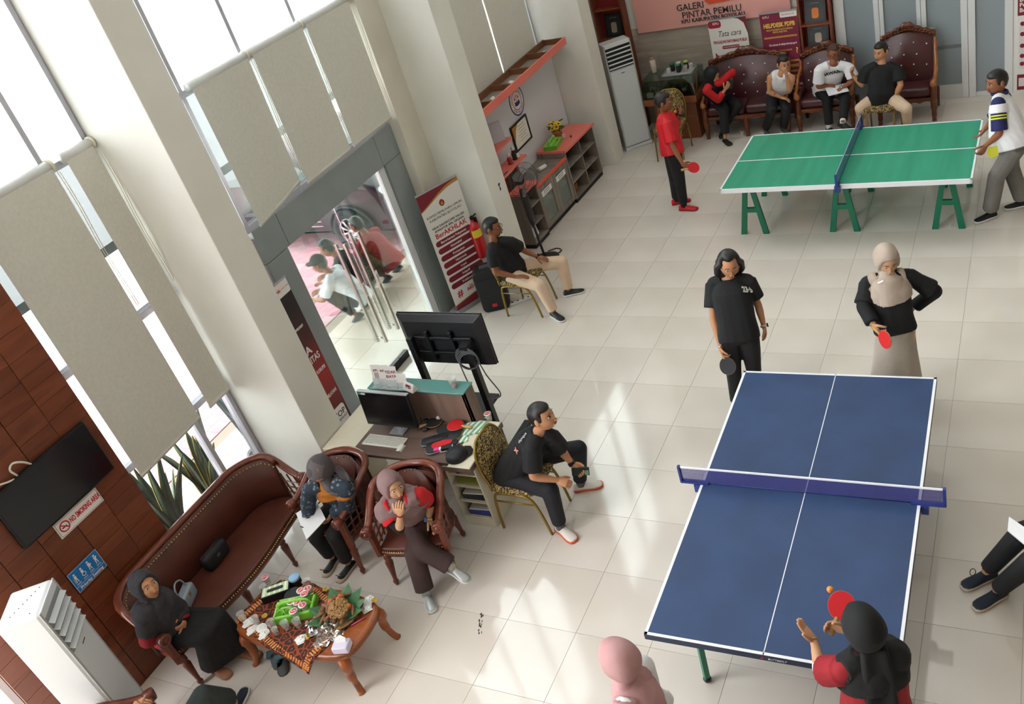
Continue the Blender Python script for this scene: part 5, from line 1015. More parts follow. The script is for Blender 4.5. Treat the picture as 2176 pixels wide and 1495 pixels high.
for k, (x, y, l) in enumerate(((.12, 2.62, 'small artificial plant inside the glass case near the air conditioner'), (.33, 2.68, 'small artificial plant in the middle of the glass case'), (.55, 2.66, 'small artificial plant inside the glass case near the carved sofa'))):
    t = thing('case_plant', l, 'plant', (x, y, .729)); q = S(); q.lathe([(.03, 0), (.04, .05), (.03, .05)], seg=10); q.build('pot', mat('pot_grey', '#9a9a98', .5), t); q = MB()
    for j in range(26): a = rnd.uniform(0, 2 * PI); d = Vector((math.cos(a), math.sin(a), rnd.uniform(.2, 1.6))).normalized(); e = d.orthogonal().normalized() * .012; c = Vector((0, 0, .05)); L_ = rnd.uniform(.06, .12); q.add([c, c + d * L_ * .5 + e, c + d * L_, c + d * L_ * .5 - e], [(0, 1, 2, 3)])
    q.build('foliage', mat('case_leaf_%d' % k, ('#8b8f86', '#3f6b57', '#48705c')[k], .6), t)
for i, (x, l) in enumerate(((.05, 'cream pack at the end of the glass case'), (.2, 'second cream pack in the glass case beside the first'))): q = MB(); q.box((-.05, -.03, 0), (.05, .03, .07)); small('tissue_pack', q, mat('pack_cream', '#d8d2ae', .6), l, 'pack', (x, 2.5, .729))
ttr = thing('serving_tray', 'clear tray of jars and glasses on the display counter', 'tray', (.5, 2.72, 1.008)); q = MB(); q.box((-.24, -.16, 0), (.24, .16, .006)); q.build('tray_base', film('tray_clear', '#b9bdb9', .3), ttr); q = S(); q.tube([(x, y, .022) for x, y in rrect(-.24, -.16, .24, .16, .04)], .006, 6, loop=True); q.build('tray_rim', M_alu, ttr)
jars = [(-.12, .06, M_blk_r, '#1f6b46', 'dark jar with green lid on the tray, nearest the air conditioner'), (-.02, .08, M_blk_r, '#d9d9d6', 'dark jar with white lid on the tray'), (.0, -.02, M_blk_r, '#2b7a55', 'dark jar with green lid in the middle of the tray'), (.09, .1, M_blk_r, '#a9c94a', 'dark jar with lime lid on the tray')]
for x, y, m_, lc, l in jars: t = thing('jar', l, 'jar', (.5 + x, 2.72 + y, 1.0145), 0, 'jars on the tray'); q = S(); q.lathe([(.033, 0), (.036, .01), (.036, .09), (.03, .1)], seg=14); q.build('jar_body', m_, t); q = S(); q.lathe([(.034, .1), (.036, .105), (.036, .12), (.001, .122)], seg=14); q.build('lid', mat('lid_' + lc[1:], lc, .4), t)
for i, (x, y) in enumerate(((-.14, -.06), (.12, -.03), (.18, .05))): cup((.5 + x, 2.72 + y, 1.0145), ('clear glass on the tray in front of the green-lidded jar', 'clear glass of dark drink on the tray', 'clear glass at the end of the tray towards the sofa')[i], lid=False, tea=.5 * (i == 1), group='glasses on the tray', s=1.1, kind='drinking_glass')
th = thing('tumbler_bottle', 'tall cream tumbler bottle with handle on the display counter', 'bottle', (.06, 2.82, 1.008)); q = S(); q.lathe([(.035, 0), (.038, .01), (.047, .12), (.048, .2), (.04, .21)], seg=16); q.build('bottle_body', mat('tumbler_cream', '#cfc5b6', .45), th); q = S(); q.lathe([(.041, .21), (.043, .22), (.04, .245), (.001, .25)], seg=16); q.build('lid', mat('tumbler_lid', '#8d7668', .5), th); q = S(); q.tube(smoothpath([(.045, 0, .2), (.09, 0, .19), (.08, 0, .25), (.0, 0, .28), (-.04, 0, .24)], 4), .007, 6); q.build('handle', mat('tumbler_lid', '#8d7668', .5), th)
cup(tuple(onz(1578, 288)), 'white plastic cup lying under the carved sofa', lid=True, s=.9, group=None)
# ============================================================ things on the reception desk
DZ = .7525
def T(x, y, z): return tuple(onz(x, y, z))
mo = thing('computer_monitor', 'black all-in-one computer screen on the reception desk', 'monitor', (.28, -5.36, DZ)); MM = frame((.0, -5.43, .86), (1, -.02, 0), (0, .10, 1))
q = MB(); q.M = MM; q.box((-.01, -.01, -.04), (.56, .345, -.002)); q.build('housing', M_black, mo, world=True, bevel=.006); q = MB(); q.M = MM; q.box((.004, .02, -.002), (.546, .335, .0)); q.build('screen', mat('monitor_glass', '#0c0d0f', .2), mo, world=True); q = MB(); q.M = MM; q.box((-.01, .345, -.04), (.56, .35, .002)); q.build('top_edge', M_alu, mo, world=True)
q = MB(); q.box((.2, -5.44, DZ), (.36, -5.27, DZ + .012)); q.box((.25, -5.37, DZ), (.31, -5.34, .98)); q.build('stand', M_alu, mo, world=True, bevel=.004)
for k, c in enumerate(('#3f79b5', '#3fa05a', '#c9c9b5')): q = MB(); q.M = MM; q.box((-.004 + k * .022, .318, .0), (.014 + k * .022 + (.03 if k == 2 else 0), .336, .001)); q.build('sticker', mat('sticker_%d' % k, c, .5), mo, world=True)
kb = thing('keyboard', 'white computer keyboard in front of the monitor', 'keyboard', (.22, -5.54, DZ), -.02); M_kb = mat('keyboard_white', '#d6d4cb', .45); q = MB(); q.box((-.22, -.07, 0), (.22, .07, .014)); q.build('base', M_kb, kb, bevel=.004); b0 = MB(); b0.box((-.0085, -.0085, .014), (.0085, .0085, .02)); kme = b0.mesh('key', mat('key_white', '#c6c4bb', .5))
for r in range(5):
    for c in range(20):
        if r == 0 and 4 < c < 10: continue
        o = bpy.data.objects.new('key', kme); COL.objects.link(o); o.parent = kb; o.location = (-.2 + c * .021, -.045 + r * .0225, 0)
q = MB(); q.box((-.055, -.0085, .014), (.055, .0085, .02)); o = q.build('space_bar', MATS['key_white'], kb); o.location = (-.05, -.045, 0)
ms = thing('computer_mouse', 'white computer mouse beside the keyboard', 'mouse', T(852, 952, .755)); q = S(); q.sph((0, 0, .008), (.03, .05, .016), 12, 8); q.build('mouse_body', M_kb, ms); q = MB(); q.box((-.03, -.04, -.003), (.03, .04, .002)); q.build('mouse_pad', M_white, ms)
q = S(); q.tube(smoothpath([(0, 0, .006), (.05, .04, .008), (.02, .09, .02), (.07, .12, .03), (.1, .07, .02), (.06, .04, .03), (.02, .12, .02)], 6), .004, 6); small('usb_cable', q, M_kb, 'tangled white cable behind the keyboard', 'cable', T(845, 920, .755), .2)
q = S(); q.rbox((-.025, -.09, 0), (.025, .09, .02), .008); rc = thing('remote_control', 'black remote control lying on the desk', 'remote', T(905, 904, .755), .5); q.build('remote_body', M_black, rc, world=False)
for r in range(6):
    for c in range(3): q = MB(); q.box((-.016 + c * .013, -.07 + r * .022, .02), (-.009 + c * .013, -.06 + r * .022, .0225)); q.build('button', mat('button_grey', '#55585c', .6), rc)
def flatpad(x, y, z, ang, label, front, back, tilt=0.0, edge=None): M = Matrix.Translation(T(x, y, z)) @ Matrix.Rotation(ang, 4, 'Z') @ Matrix.Rotation(tilt, 4, 'X') @ Matrix.Translation((0, -.172, 0)); return paddle(M, label, front=front, back=back, edge=edge)
flatpad(922, 897, .775, -1.0, 'black paddle on the desk nearest the remote control', M_blk_r, M_red_r); flatpad(968, 903, .80, 1.55, 'red paddle on top of the pile on the desk', M_red_r, M_blk_r, .03); flatpad(945, 912, .785, 1.8, 'black paddle under the red one on the desk', M_blk_r, M_red_r)
def pouch(x, y, z, ang, L, W, H, m_, label, trim=None):
    t = thing('paddle_pouch', label, 'pouch', T(x, y, z), ang, 'paddle pouches on the desk'); q = S(); q.loft([[(xx * k, yy * k, zz) for xx, yy in rrect(-L / 2, -W / 2, L / 2, W / 2, W * .35)] for k, zz in ((.94, 0), (1, H * .3), (1, H * .7), (.9, H))]); q.build('pouch_body', m_, t); q = S(); q.tube([(xx * 1.0, yy * 1.0, H * .5) for xx, yy in rrect(-L / 2, -W / 2, L / 2, W / 2, W * .35)], .004, 5, loop=True); q.build('zip', trim or M_alu, t); return t
M_pch = noisy('pouch_black', '#15161a', '#202127', 30, .6); pouch(940, 933, .753, .55, .27, .10, .03, mat('pouch_blue', '#1e3f73', .6), 'blue and black paddle pouch in the middle of the desk'); pouch(927, 938, .753, .55, .26, .09, .045, M_pch, 'long black pouch on the desk edge nearest the keyboard'); pouch(958, 925, .765, .2, .22, .16, .025, M_pch, 'square black pouch under the paddles', mat('zip_gold', '#b9a36a', .4, .8)); 
t = pouch(940, 947, .754, .6, .30, .17, .03, M_pch, 'black pouch with a red window on the desk front'); q = MB(); q.prism(rrect(-.09, -.04, .1, .04, .035), .0302, .032); q.build('red_window', M_red_r, t)
q = S(); q.tube(smoothpath([(-.09, -.05, .02), (-.05, .06, .045), (.04, .07, .05), (.09, .0, .04), (.06, -.06, .02)], 5), [.02] * 21, 8, flat=1.8); small('headband', q, M_white, 'white padded headband lying on the desk by the counter panel', 'headband', T(955, 885, .756), .3)
q = MB(); q.add([(-.14, -.07, .006), (-.02, -.08, .02), (.13, -.07, .008), (.15, .07, .006), (0, .085, .022), (-.15, .08, .006), (-.14, -.07, 0), (-.02, -.08, 0), (.13, -.07, 0), (.15, .07, 0), (0, .085, 0), (-.15, .08, 0)], [(0, 1, 4, 5), (1, 2, 3, 4), (11, 10, 7, 6), (10, 9, 8, 7), (0, 6, 7, 1), (1, 7, 8, 2), (2, 8, 9, 3), (3, 9, 10, 4), (4, 10, 11, 5), (5, 11, 6, 0)])
m = mat('striped_cloth', '#dfe3dc', .8); L = m.node_tree.links; v = coords(m, (1, 1, 1), (0, 0, .5)); w = nn(m, 'ShaderNodeTexWave', Scale=7.0); w.bands_direction = 'X'; L.new(v, w.inputs['Vector']); r = ramp(m, w.outputs['Fac'], [(.45, '#6fae83'), (.5, '#dfe5df')], 'CONSTANT'); L.new(r.outputs[0], m.node_tree.nodes['Principled BSDF'].inputs['Base Color'])
small('striped_folder', q, m, 'green and white striped folder on the cream end of the desk', 'folder', T(1002, 912, .754), .35); q2 = MB(); q2.box((-.07, -.05, 0), (.07, .05, .01)); small('striped_box', q2, m, 'thin green and white striped box beside the gold chair back', 'box', T(978, 934, .754), .5)
q = MB(); q.box((-.03, -.085, 0), (.03, .085, .06)); bx_ = thing('ball_box', 'slim pink and black ball box on the desk front', 'box', T(944, 957, .754), -1.15); q = MB(); q.box((-.018, -.085, 0), (.018, .085, .036)); q.build('carton', M_white, bx_); q = MB(); q.box((-.0185, -.086, -.0), (.0185, -.035, .0365)); q.build('pink_end', mat('pink_print', '#d8408f', .5), bx_); q = MB(); q.box((-.0183, -.02, .01), (.0183, .08, .0363)); q.build('dark_print', M_ink, bx_)
cp = thing('peaked_hat', 'black cap lying on the desk corner by the gold chair', 'cap', T(972, 970, .754)); q = S(); q.lathe([(.098, 0), (.1, .02), (.09, .055), (.06, .082), (.001, .092)], seg=20); q.build('crown', M_pch, cp); q = S(); q.loft([[(x, y, z + .012 - .5 * x * x) for x, y in [(-.085, .05), (-.07, .11), (-.03, .145), (.03, .145), (.07, .11), (.085, .05)]] for z in (0, .006)]); q.build('peak', M_pch, cp); cp.rotation_euler.z = -.7
cup(T(932, 878, .7535), 'empty clear cup on the desk below the counter', lid=False, group=None, s=1.05); cup(T(1041, 893, .7535), 'water cup with red lid on the far corner of the desk', lid=True, group=None); cup(T(967, 822, 1.103), 'clear cup of red tea on the green glass counter', lid=False, tea=.45, group=None, s=1.25)
M_acr = film('acrylic', '#dfe6e8', .75, .05)
def leaflet(x, y, label, w, h, title, ang=.12):
    o = onz(x, y, 1.103); t = thing('leaflet_holder', label, 'holder', tuple(o), ang, 'leaflet holders on the counter'); M = frame((0, 0, 0), (1, 0, 0), (0, .25, 1)); q = MB(); q.M = M; q.box((-w / 2 - .004, 0, -.004), (w / 2 + .004, h * .5, -.002)); q.box((-w / 2 - .004, 0, .004), (w / 2 + .004, h * .35, .006)); q.build('holder', M_acr, t); q = MB(); q.box((-w / 2 - .004, -.05, 0), (w / 2 + .004, .05, .003)); q.build('foot', M_acr, t)
    q = MB(); q.M = M; q.box((-w / 2, .003, -.001), (w / 2, h, .001)); sh_ = q.build('leaflet', M_paper, t)
    for k, (s_, sz) in enumerate(title): text(s_, sz, M @ Matrix.Translation((0, h * (.72 - .22 * k), .0016)), M_mar, sh_, world=False, bold=.001)
    return t
leaflet(806, 817, 'leaflet holder with red columns at the counter end by the pillar', .1, .2, [('KPU', .03), ('|||', .06)]); leaflet(822, 818, 'white leaflet holder second along the counter', .11, .2, [('INFO', .03)]); leaflet(837, 821, 'leaflet holder reading that service is free of charge', .13, .2, [('TIDAK', .04), ('BIAYA', .04)]); leaflet(857, 822, 'blank clear sign holder beside the leaflet holders', .1, .13, [])
np_ = thing('name_plate', 'folded white name plate on the green glass counter', 'name plate', T(874, 826, 1.103), -.35); q = MB(); q.add([(-.075, -.04, 0), (.075, -.04, 0), (.075, 0, .075), (-.075, 0, .075), (-.075, .04, 0), (.075, .04, 0)], [(0, 1, 2, 3), (3, 2, 5, 4), (0, 3, 4), (1, 5, 2), (0, 4, 5, 1)]); q.build('card', M_paper, np_); text('PPID', .04, frame((0, -.0205, .0385), (1, 0, 0), (0, .04, .075)), M_mar, np_, world=False, bold=.002)
q = S(); q.tube(smoothpath([(0, 0, .004), (.06, .03, .006), (.03, .1, .03), (.09, .13, .02), (.14, .06, .006)], 6), .004, 6); small('black_cable', q, M_black, 'short black cable beside the monitor', 'cable', T(880, 902, .754))
for i, (z, m_, l) in enumerate(((.478, mat('file_green', '#9aa44e', .6), 'olive green file in the desk pedestal'), (.298, mat('file_black', '#2b2d30', .5), 'black file box in the desk pedestal'), (.108, mat('file_blue', '#3b4699', .5), 'blue and white files in the lowest pedestal shelf'))):
    q = MB(); q.box((-.11, -.2, 0), (.11, .2, .02 if i == 0 else .06)); small('document_file', q, m_, l, 'file', (1.09, -5.48, z), 0); 
    if i: q = MB(); q.box((-.1, -.19, 0), (.1, .19, .012)); small('paper_stack', q, M_white, ('white papers on the black file box in the pedestal', 'white papers on the files in the lowest pedestal shelf')[i - 1], 'paper', (1.09, -5.49, z + .061), .06)
q = MB(); q.box((-.05, -.09, 0), (.05, .09, .015)); small('wallet', q, mat('wallet_brown', '#4a2a26', .5), 'dark brown wallet on the upper pedestal shelf', 'wallet', (1.06, -5.60, .617), .3, bevel=.004)
# ============================================================ on the sofa
q = S(); pw = thing('black_pouch', 'black zipped pouch standing on the middle of the brown sofa', 'pouch', (-.86, -6.87, .432), PI / 2 + .05); q.rbox((-.14, -.05, 0), (.14, .05, .16), .04, 3); q.build('pouch_body', M_pch, pw); q = S(); q.cyl((-.13, 0, .16), (.13, 0, .16), .005, seg=6); q.build('zip', M_black, pw); text('LC', .03, frame((0, -.0505, .09), (1, 0, 0), (0, 0, 1)), M_silver_ if 'M_silver_' in globals() else mat('silver_print', '#c9c9cc', .3, .8), pw, world=False)
gb_ = thing('grey_handbag', 'small grey blue handbag beside the woman on the sofa', 'handbag', T(404, 1278, .432), 2.0); q = S(); q.rbox((-.11, -.045, 0), (.11, .045, .13), .02, 2); q.build('bag_body', mat('bag_grey', '#8b98a3', .5), gb_); q = S(); q.tube(smoothpath([(-.07, 0, .125), (-.06, .01, .2), (0, .02, .23), (.06, .01, .2), (.07, 0, .125)], 5), .008, 6); q.build('bag_handle', MATS['bag_grey'], gb_); q = MB(); q.box((-.015, -.049, .07), (.015, -.045, .11)); q.build('clasp', mat('buckle_gold', '#d2b074', .3, .8), gb_)
# ============================================================ on the coffee table
CZ = .417
cl = S(); NX, NY = 36, 26; rows = []; th = -.32; cxx, cyy = .31, -7.235
def inside(x, y): return (abs((x - .40) / .60) ** 5 + abs((y + 7.21) / .295) ** 5) ** .2
for i in range(NX + 1):
    row = []
    for jn in range(NY + 1):
        u = (i / NX - .5) * .98; v_ = (jn / NY - .5) * .60; x = cxx + u * math.cos(th) - v_ * math.sin(th); y = cyy + u * math.sin(th) + v_ * math.cos(th); g = inside(x, y)
        if g > 1:
            ex, ey_ = .40 + (x - .40) / g, -7.21 + (y + 7.21) / g; d = math.hypot(x - ex, y - ey_); nx, ny = (x - ex) / d, (y - ey_) / d; fl_ = .02 + .25 * d; row.append((ex + nx * min(d, fl_), ey_ + ny * min(d, fl_), CZ + .003 - max(0, d - .02)))
        else: row.append((x, y, CZ + .003 + .0015 * math.sin(17 * u + 9 * v_)))
    rows.append(row)
cl.loft(rows, closed=False, cap=False)
m = mat('brown_batik', '#3a1d17', .85); L = m.node_tree.links; v = coords(m, (1, 1, 1), (0, 0, -th)); vo = nn(m, 'ShaderNodeTexVoronoi', Scale=15.0); vo.feature = 'DISTANCE_TO_EDGE'; L.new(v, vo.inputs['Vector']); r = ramp(m, vo.outputs['Distance'], [(.06, '#8a3d1c'), (.10, '#2c1613'), (.30, '#3f1f18'), (.36, '#a5562a'), (.40, '#351a15')]); L.new(r.outputs[0], m.node_tree.nodes['Principled BSDF'].inputs['Base Color'])
ck = thing('batik_cloth', 'dark brown batik cloth laid askew on the coffee table', 'tablecloth', (.4, -7.21, CZ)); o = cl.build('cloth', m, ck, world=True); sd_ = o.modifiers.new('thick', 'SOLIDIFY'); sd_.thickness = .002
M_fr = mat('orange_motif', '#d08a4c', .8)
for edge, (a_, b_) in enumerate(((rows[1], rows[3]), (rows[NX - 1], rows[NX - 3]), ([r_[1] for r_ in rows], [r_[3] for r_ in rows]), ([r_[NY - 1] for r_ in rows], [r_[NY - 3] for r_ in rows]))):
    q = MB()
    for k in range(0, len(a_) - 1):
        p, s_ = Vector(a_[k]), Vector(b_[k]); p2 = p.lerp(Vector(a_[k + 1]), .55); s2 = s_.lerp(Vector(b_[k + 1]), .55); up_ = Vector((.001, -.001, .0035)); q.add([p + up_, p2 + up_, s2 + up_, s_ + up_], [(0, 1, 2, 3)])
    q.build('border_motif', M_fr, ck, world=True)
TZ = CZ + .007
carrier('lime green cup carrier with red-lidded cups on the coffee table', T(632, 1298, TZ), .45, None)
for i, (x, y) in enumerate(((627, 1292), (640, 1293), (651, 1299), (632, 1312), (647, 1268), (662, 1264), (655, 1275))): cup(T(x, y, TZ + .03), ('red-lidded water cup in the carrier, first of the middle three', 'red-lidded water cup in the carrier, centre of the middle three', 'red-lidded water cup in the carrier, last of the middle three', 'red-lidded water cup alone at the front of the carrier', 'red-lidded water cup behind the carrier next to the paddle', 'red-lidded water cup at the far end of the carrier', 'red-lidded water cup under the carrier handle')[i], group='red-lidded cups in the carrier', rz=i)
cup(T(571, 1240, TZ), 'red-lidded water cup standing at the table edge by the sofa', group=None, rz=.4)
for i, (x, y) in enumerate(((582, 1333), (611, 1335), (636, 1330), (589, 1346), (519, 1316), (548, 1325), (566, 1258))): cup(T(x, y, TZ), ('empty clear cup beside the crumpled tissues', 'empty clear cup in front of the carrier', 'empty clear cup between carrier and plastic wrap', 'small clear cup on the cloth front edge', 'clear cup at the table corner by the sofa', 'clear cup among the crumpled tissues', 'clear cup next to the tissue box')[i], lid=False, group='empty clear cups', s=.8 if i == 3 else 1)
cup(T(659, 1248, TZ), 'clear cup of black coffee on the coffee table', lid=False, tea=.7, group=None, s=1.1)
jb = thing('sauce_jar', 'dark jar with light blue lid on the coffee table', 'jar', T(633, 1240, TZ)); q = S(); q.lathe([(.042, 0), (.044, .01), (.044, .06), (.04, .065)], seg=18); q.build('jar_body', mat('sauce_dark', '#2a1712', .3), jb); q = S(); q.lathe([(.046, .065), (.047, .07), (.047, .085), (.044, .088), (.001, .089)], seg=18); q.build('lid', mat('lid_blue', '#86aed0', .4), jb)
tb_ = thing('tissue_box', 'black tissue box with pale green top on the coffee table', 'tissue box', T(592, 1263, TZ), -.95); q = MB(); q.box((-.06, -.12, 0), (.06, .12, .07)); q.build('box', M_black, tb_, bevel=.004); q = MB(); q.box((-.05, -.11, .07), (.05, .11, .0715)); q.build('green_top', m if False else mat('tissue_green', '#b5cf9a', .6), tb_); q = MB(); q.prism(rrect(-.018, -.07, .018, .07, .017), .0715, .073); q.build('slot', M_ink, tb_)
for k in range(5): q = MB(); q.box((-.05, -.1 + k * .045, .0715), (.05, -.085 + k * .045, .0722)); q.build('stripe', M_white, tb_)
flatpad(625, 1262, TZ + .05, 1.95, 'dark paddle with blue edge lying across the coffee table', M_blk_r, M_red_r, .08, edge=mat('edge_blue', '#3f86c4', .5))
# food platter on banana leaf
fp = thing('food_platter', 'tray lined with banana leaves', 'platter', T(722, 1305, TZ)); M_ban = noisy('banana_leaf', '#2f5a35', '#3d6b3f', 20, .45, stretch=(1, 6, 1)); fpx, fpy, fpz = T(722, 1305, TZ)
q = S(); q.lathe([(.14, 0), (.175, .012), (.18, .03), (.17, .026), (.14, .01), (.001, .01)], seg=24); q.build('tray', mat('tray_rattan', '#8a6a44', .7), fp)
for a in (1.15, 1.75, .55, 2.4, .1, -2.2, -2.9): c, s_ = math.cos(a), math.sin(a); q = MB(); q.add([(c * .08 + s_ * .06, s_ * .08 - c * .06, .022), (c * .08 - s_ * .06, s_ * .08 + c * .06, .022), (c * .17 - s_ * .055, s_ * .17 + c * .055, .045), (c * .245, s_ * .245, .085), (c * .17 + s_ * .055, s_ * .17 - c * .055, .045)], [(0, 1, 2, 3, 4)]); q.build('banana_leaf', M_ban, fp)
rnd = random.Random(12); M_sal = [noisy('snakefruit', '#5c3a24', '#7a4f30', 30, .6), noisy('tuber', '#7d4a3a', '#93604a', 20, .7), noisy('orange_tuber', '#b35a26', '#c4702f', 12, .55), noisy('banana_boiled', '#6a4a30', '#8a6238', 16, .6)]
nm = ('snake fruit', 'boiled cassava', 'orange fruit', 'boiled banana'); k = 0
def heap(r): return .035 + .075 * max(0, 1 - (r / .16) ** 2)
for i in range(34):
    a = rnd.uniform(0, 2 * PI); r_ = .155 * math.sqrt(rnd.random()); x, y = r_ * math.cos(a), r_ * math.sin(a); kind = rnd.choice((0, 0, 1, 3, 3)) if i > 3 else 2
    if kind == 2: x, y = ((-.02, .1), (-.06, .03), (.1, .03), (.0, .06))[i]
    q = S(); rr = ((.026, .022, .02), (.045, .016, .015), (.03, .028, .027), (.05, .015, .014))[kind]; q.sph((0, 0, 0), rr, 10, 7); o = q.build(('snake_fruit', 'boiled_cassava', 'orange_fruit', 'boiled_banana')[kind], M_sal[kind]); o.location = (fpx + x, fpy + y, fpz + heap(math.hypot(x, y)) + .004); o.rotation_euler = (rnd.uniform(-.3, .3), rnd.uniform(-.3, .3), rnd.uniform(0, PI))
    tag(o, ('brown snake fruit heaped on the banana leaf platter', 'reddish boiled tuber heaped on the banana leaf platter', 'orange sweet potato on the banana leaf platter', 'brown boiled banana heaped on the banana leaf platter')[kind], ('fruit', 'tuber', 'tuber', 'banana')[kind], ('snake fruits', 'boiled tubers', 'sweet potatoes', 'boiled bananas')[kind] + ' on the platter')
q = S()
for i in range(420):
    a = rnd.uniform(0, 2 * PI); r_ = .07 * math.sqrt(rnd.random()); x, y = .055 + r_ * math.cos(a), -.02 + r_ * math.sin(a) * 1.2; q.at((x, y, heap(math.hypot(x, y)) + .02 + rnd.uniform(0, .012)), rnd.uniform(0, 6)); q.sph((0, 0, 0), (.012, .006, .006), 6, 4)
o = q.build('boiled_peanuts', noisy('peanut', '#8f6c43', '#a98656', 30, .7)); o.location = (fpx, fpy, fpz); tag(o, 'heap of boiled peanuts on the banana leaf platter', 'peanuts', kind='stuff')
def crumple(name, label, p, r_, m_, seed, cat='tissue', group=None, h=.5):
    rnd = random.Random(seed); q = MB(); N = 9; rs = []
    for i in range(6):
        f = i / 5; rs.append([(r_ * (1 - f * .75) * rnd.uniform(.6, 1.25) * math.cos(2 * PI * k / N), r_ * (1 - f * .75) * rnd.uniform(.6, 1.25) * math.sin(2 * PI * k / N), r_ * h * f * rnd.uniform(.6, 1.2) + .001) for k in range(N)])
    q.loft(rs); o = q.build(name, m_); o.location = p; return tag(o, label, cat, group)
M_tis = mat('tissue_white', '#dfdfdd', .8); GT_ = 'crumpled tissues on the coffee table'
for i, (x, y, l) in enumerate(((528, 1322, 'crumpled white tissue at the table corner by the sofa'), (536, 1338, 'crumpled white tissue beside the clear cups'), (556, 1334, 'crumpled white tissue with peel in the middle of the cloth'), (561, 1348, 'crumpled white tissue on the cloth front'), (640, 1358, 'tissue holding nut shells at the table front'), (784, 1275, 'folded white tissue at the table end away from the sofa'), (780, 1292, 'white tissue beside the banana leaf'))): crumple('crumpled_tissue', l, T(x, y, TZ), .05, M_tis, i, group=GT_)
M_peel = noisy('yellow_peel', '#c9a93c', '#b58f3a', 15, .7)
for i, (x, y, l) in enumerate(((562, 1308, 'yellow peel beside the tissue on the cloth'), (691, 1252, 'yellow peel at the far side of the platter'), (795, 1274, 'yellow peel on the tissue at the table end'), (655, 1352, 'yellow peel at the table front'), (720, 1337, 'yellow peel under the plastic wrap'))): crumple('fruit_peel', l, T(x, y, TZ + .01), .028, M_peel, 40 + i, 'peel', 'yellow peels', .6)
m = glass('plastic_wrap', '#f2f5f5', .72, .12); q = S(); rnd = random.Random(5); rows = []
for i in range(15): rows.append([((i / 14 - .5) * .34, (jn / 10 - .5) * .2 + .03 * math.sin(i), .005 + .05 * abs(math.sin(i * 1.3 + jn * .9)) * rnd.uniform(.3, 1)) for jn in range(11)])
q.smooth = False; q.loft(rows, closed=False, cap=False); o = small('plastic_wrap', q, m, 'crumpled clear plastic wrap beside the platter', 'plastic wrap', T(690, 1340, TZ + .01), -.5)
q = MB(); wb = thing('white_tissue_pack', 'lilac white tissue pack with a tissue sticking out at the table corner', 'tissue pack', T(730, 1378, TZ), .3); q = MB(); q.box((-.065, -.05, 0), (.065, .05, .065)); q.build('pack', mat('pack_lilac', '#c9c2d6', .5), wb, bevel=.012); q = MB(); q.add([(-.03, 0, .064), (.04, .01, .064), (.05, .02, .10), (.0, .04, .11), (-.04, .02, .1)], [(0, 1, 2, 3, 4)]); o = q.build('tissue', M_tis, wb); sd_ = o.modifiers.new('t', 'SOLIDIFY'); sd_.thickness = .002
q = S(); q.cyl((-.06, 0, .004), (.06, 0, .004), .004, seg=8); small('pink_straw', q, mat('straw_pink', '#d8589c', .5), 'pink straw lying beside the platter', 'straw', T(762, 1320, TZ), .9)
# ============================================================ on the floor
for i, (x, y, a) in enumerate(((603, 1412, .7), (588, 1400, .9))):
    t = thing('sandal', ('grey sandal under the coffee table, the one further out', 'grey sandal under the coffee table, the one further in')[i], 'sandal', T(x, y, 0), a, 'grey sandals'); q = S(); q.loft([[(xx * 1.0, yy, z) for xx, yy in rrect(-.045, -.12, .045, .12, .043)] for z in (0, .025)]); q.build('sole', mat('sandal_grey', '#54585a', .7), t); q = S(); q.tube([(-.045, .03, .02), (-.03, .04, .06), (.03, .04, .06), (.045, .03, .02)], .014, 6, flat=2); q.build('strap', mat('strap_teal', '#4b6d78', .6), t)
crumple('crumpled_tissue', 'crumpled white tissue on the floor under the coffee table', T(568, 1392, 0), .035, M_tis, 77)
q = MB(); rnd = random.Random(3)
for i in range(16): x, y = rnd.gauss(0, .008), rnd.uniform(-.1, .1); q.cbox((x, y, .0006), (rnd.uniform(.004, .012), rnd.uniform(.008, .03), .0008))
o = q.build('scuff_mark', mat('scuff_dark', '#3d3a37', .8), floor); o.location = onz(1022, 1325, 0); o.rotation_euler.z = .45; o['kind'] = 'stuff'
c = onx(1062, 397, -.418); q = MB(); q.M = frame(c, (0, 1, 0), (0, 0, 1)); q.add([(-.02, -.05, 0), (.0, .01, .001), (.03, .045, 0), (-.01, .05, .001), (-.025, .03, 0), (.01, -.01, .001), (.02, -.03, 0)], [(0, 6, 5, 1), (1, 2, 3, 4)]); o = q.build('tape_scrap', M_black); tag(o, 'torn black tape scrap stuck on the pillar above the extinguisher', 'tape')
# ============================================================ figures
from mathutils.bvhtree import BVHTree
TS = bpy.data.scenes.new('workbench'); VL = TS.view_layers[0]
def evaluated(o):
    TS.collection.objects.link(o); VL.update(); return bpy.data.meshes.new_from_object(o.evaluated_get(VL.depsgraph))
def remesh(b, voxel, it=3, fac=.5):
    o = bpy.data.objects.new('tmp', b.mesh('tmp', MATS['white_paint'])); m = o.modifiers.new('r', 'REMESH'); m.mode = 'VOXEL'; m.voxel_size = voxel; m.use_smooth_shade = True
    if it: q = o.modifiers.new('s', 'SMOOTH'); q.factor = fac; q.iterations = it
    me = evaluated(o); old = o.data; bpy.data.objects.remove(o); bpy.data.meshes.remove(old); me.materials.clear(); return me
def link_mesh(name, me, mats, parent):
    for m in (mats if isinstance(mats, list) else [mats]): me.materials.append(m)
    me.transform(wm(parent).inverted()); me.name = name; o = bpy.data.objects.new(name, me); COL.objects.link(o); o.parent = parent; return o
IR = Vector((.917, .399, 0)).normalized(); IT = Vector((.54, -.842, 0)).normalized(); UPV = Vector((0, 0, 1))
def idir(r, t, u=0): return (IR * r + IT * t + UPV * u).normalized()
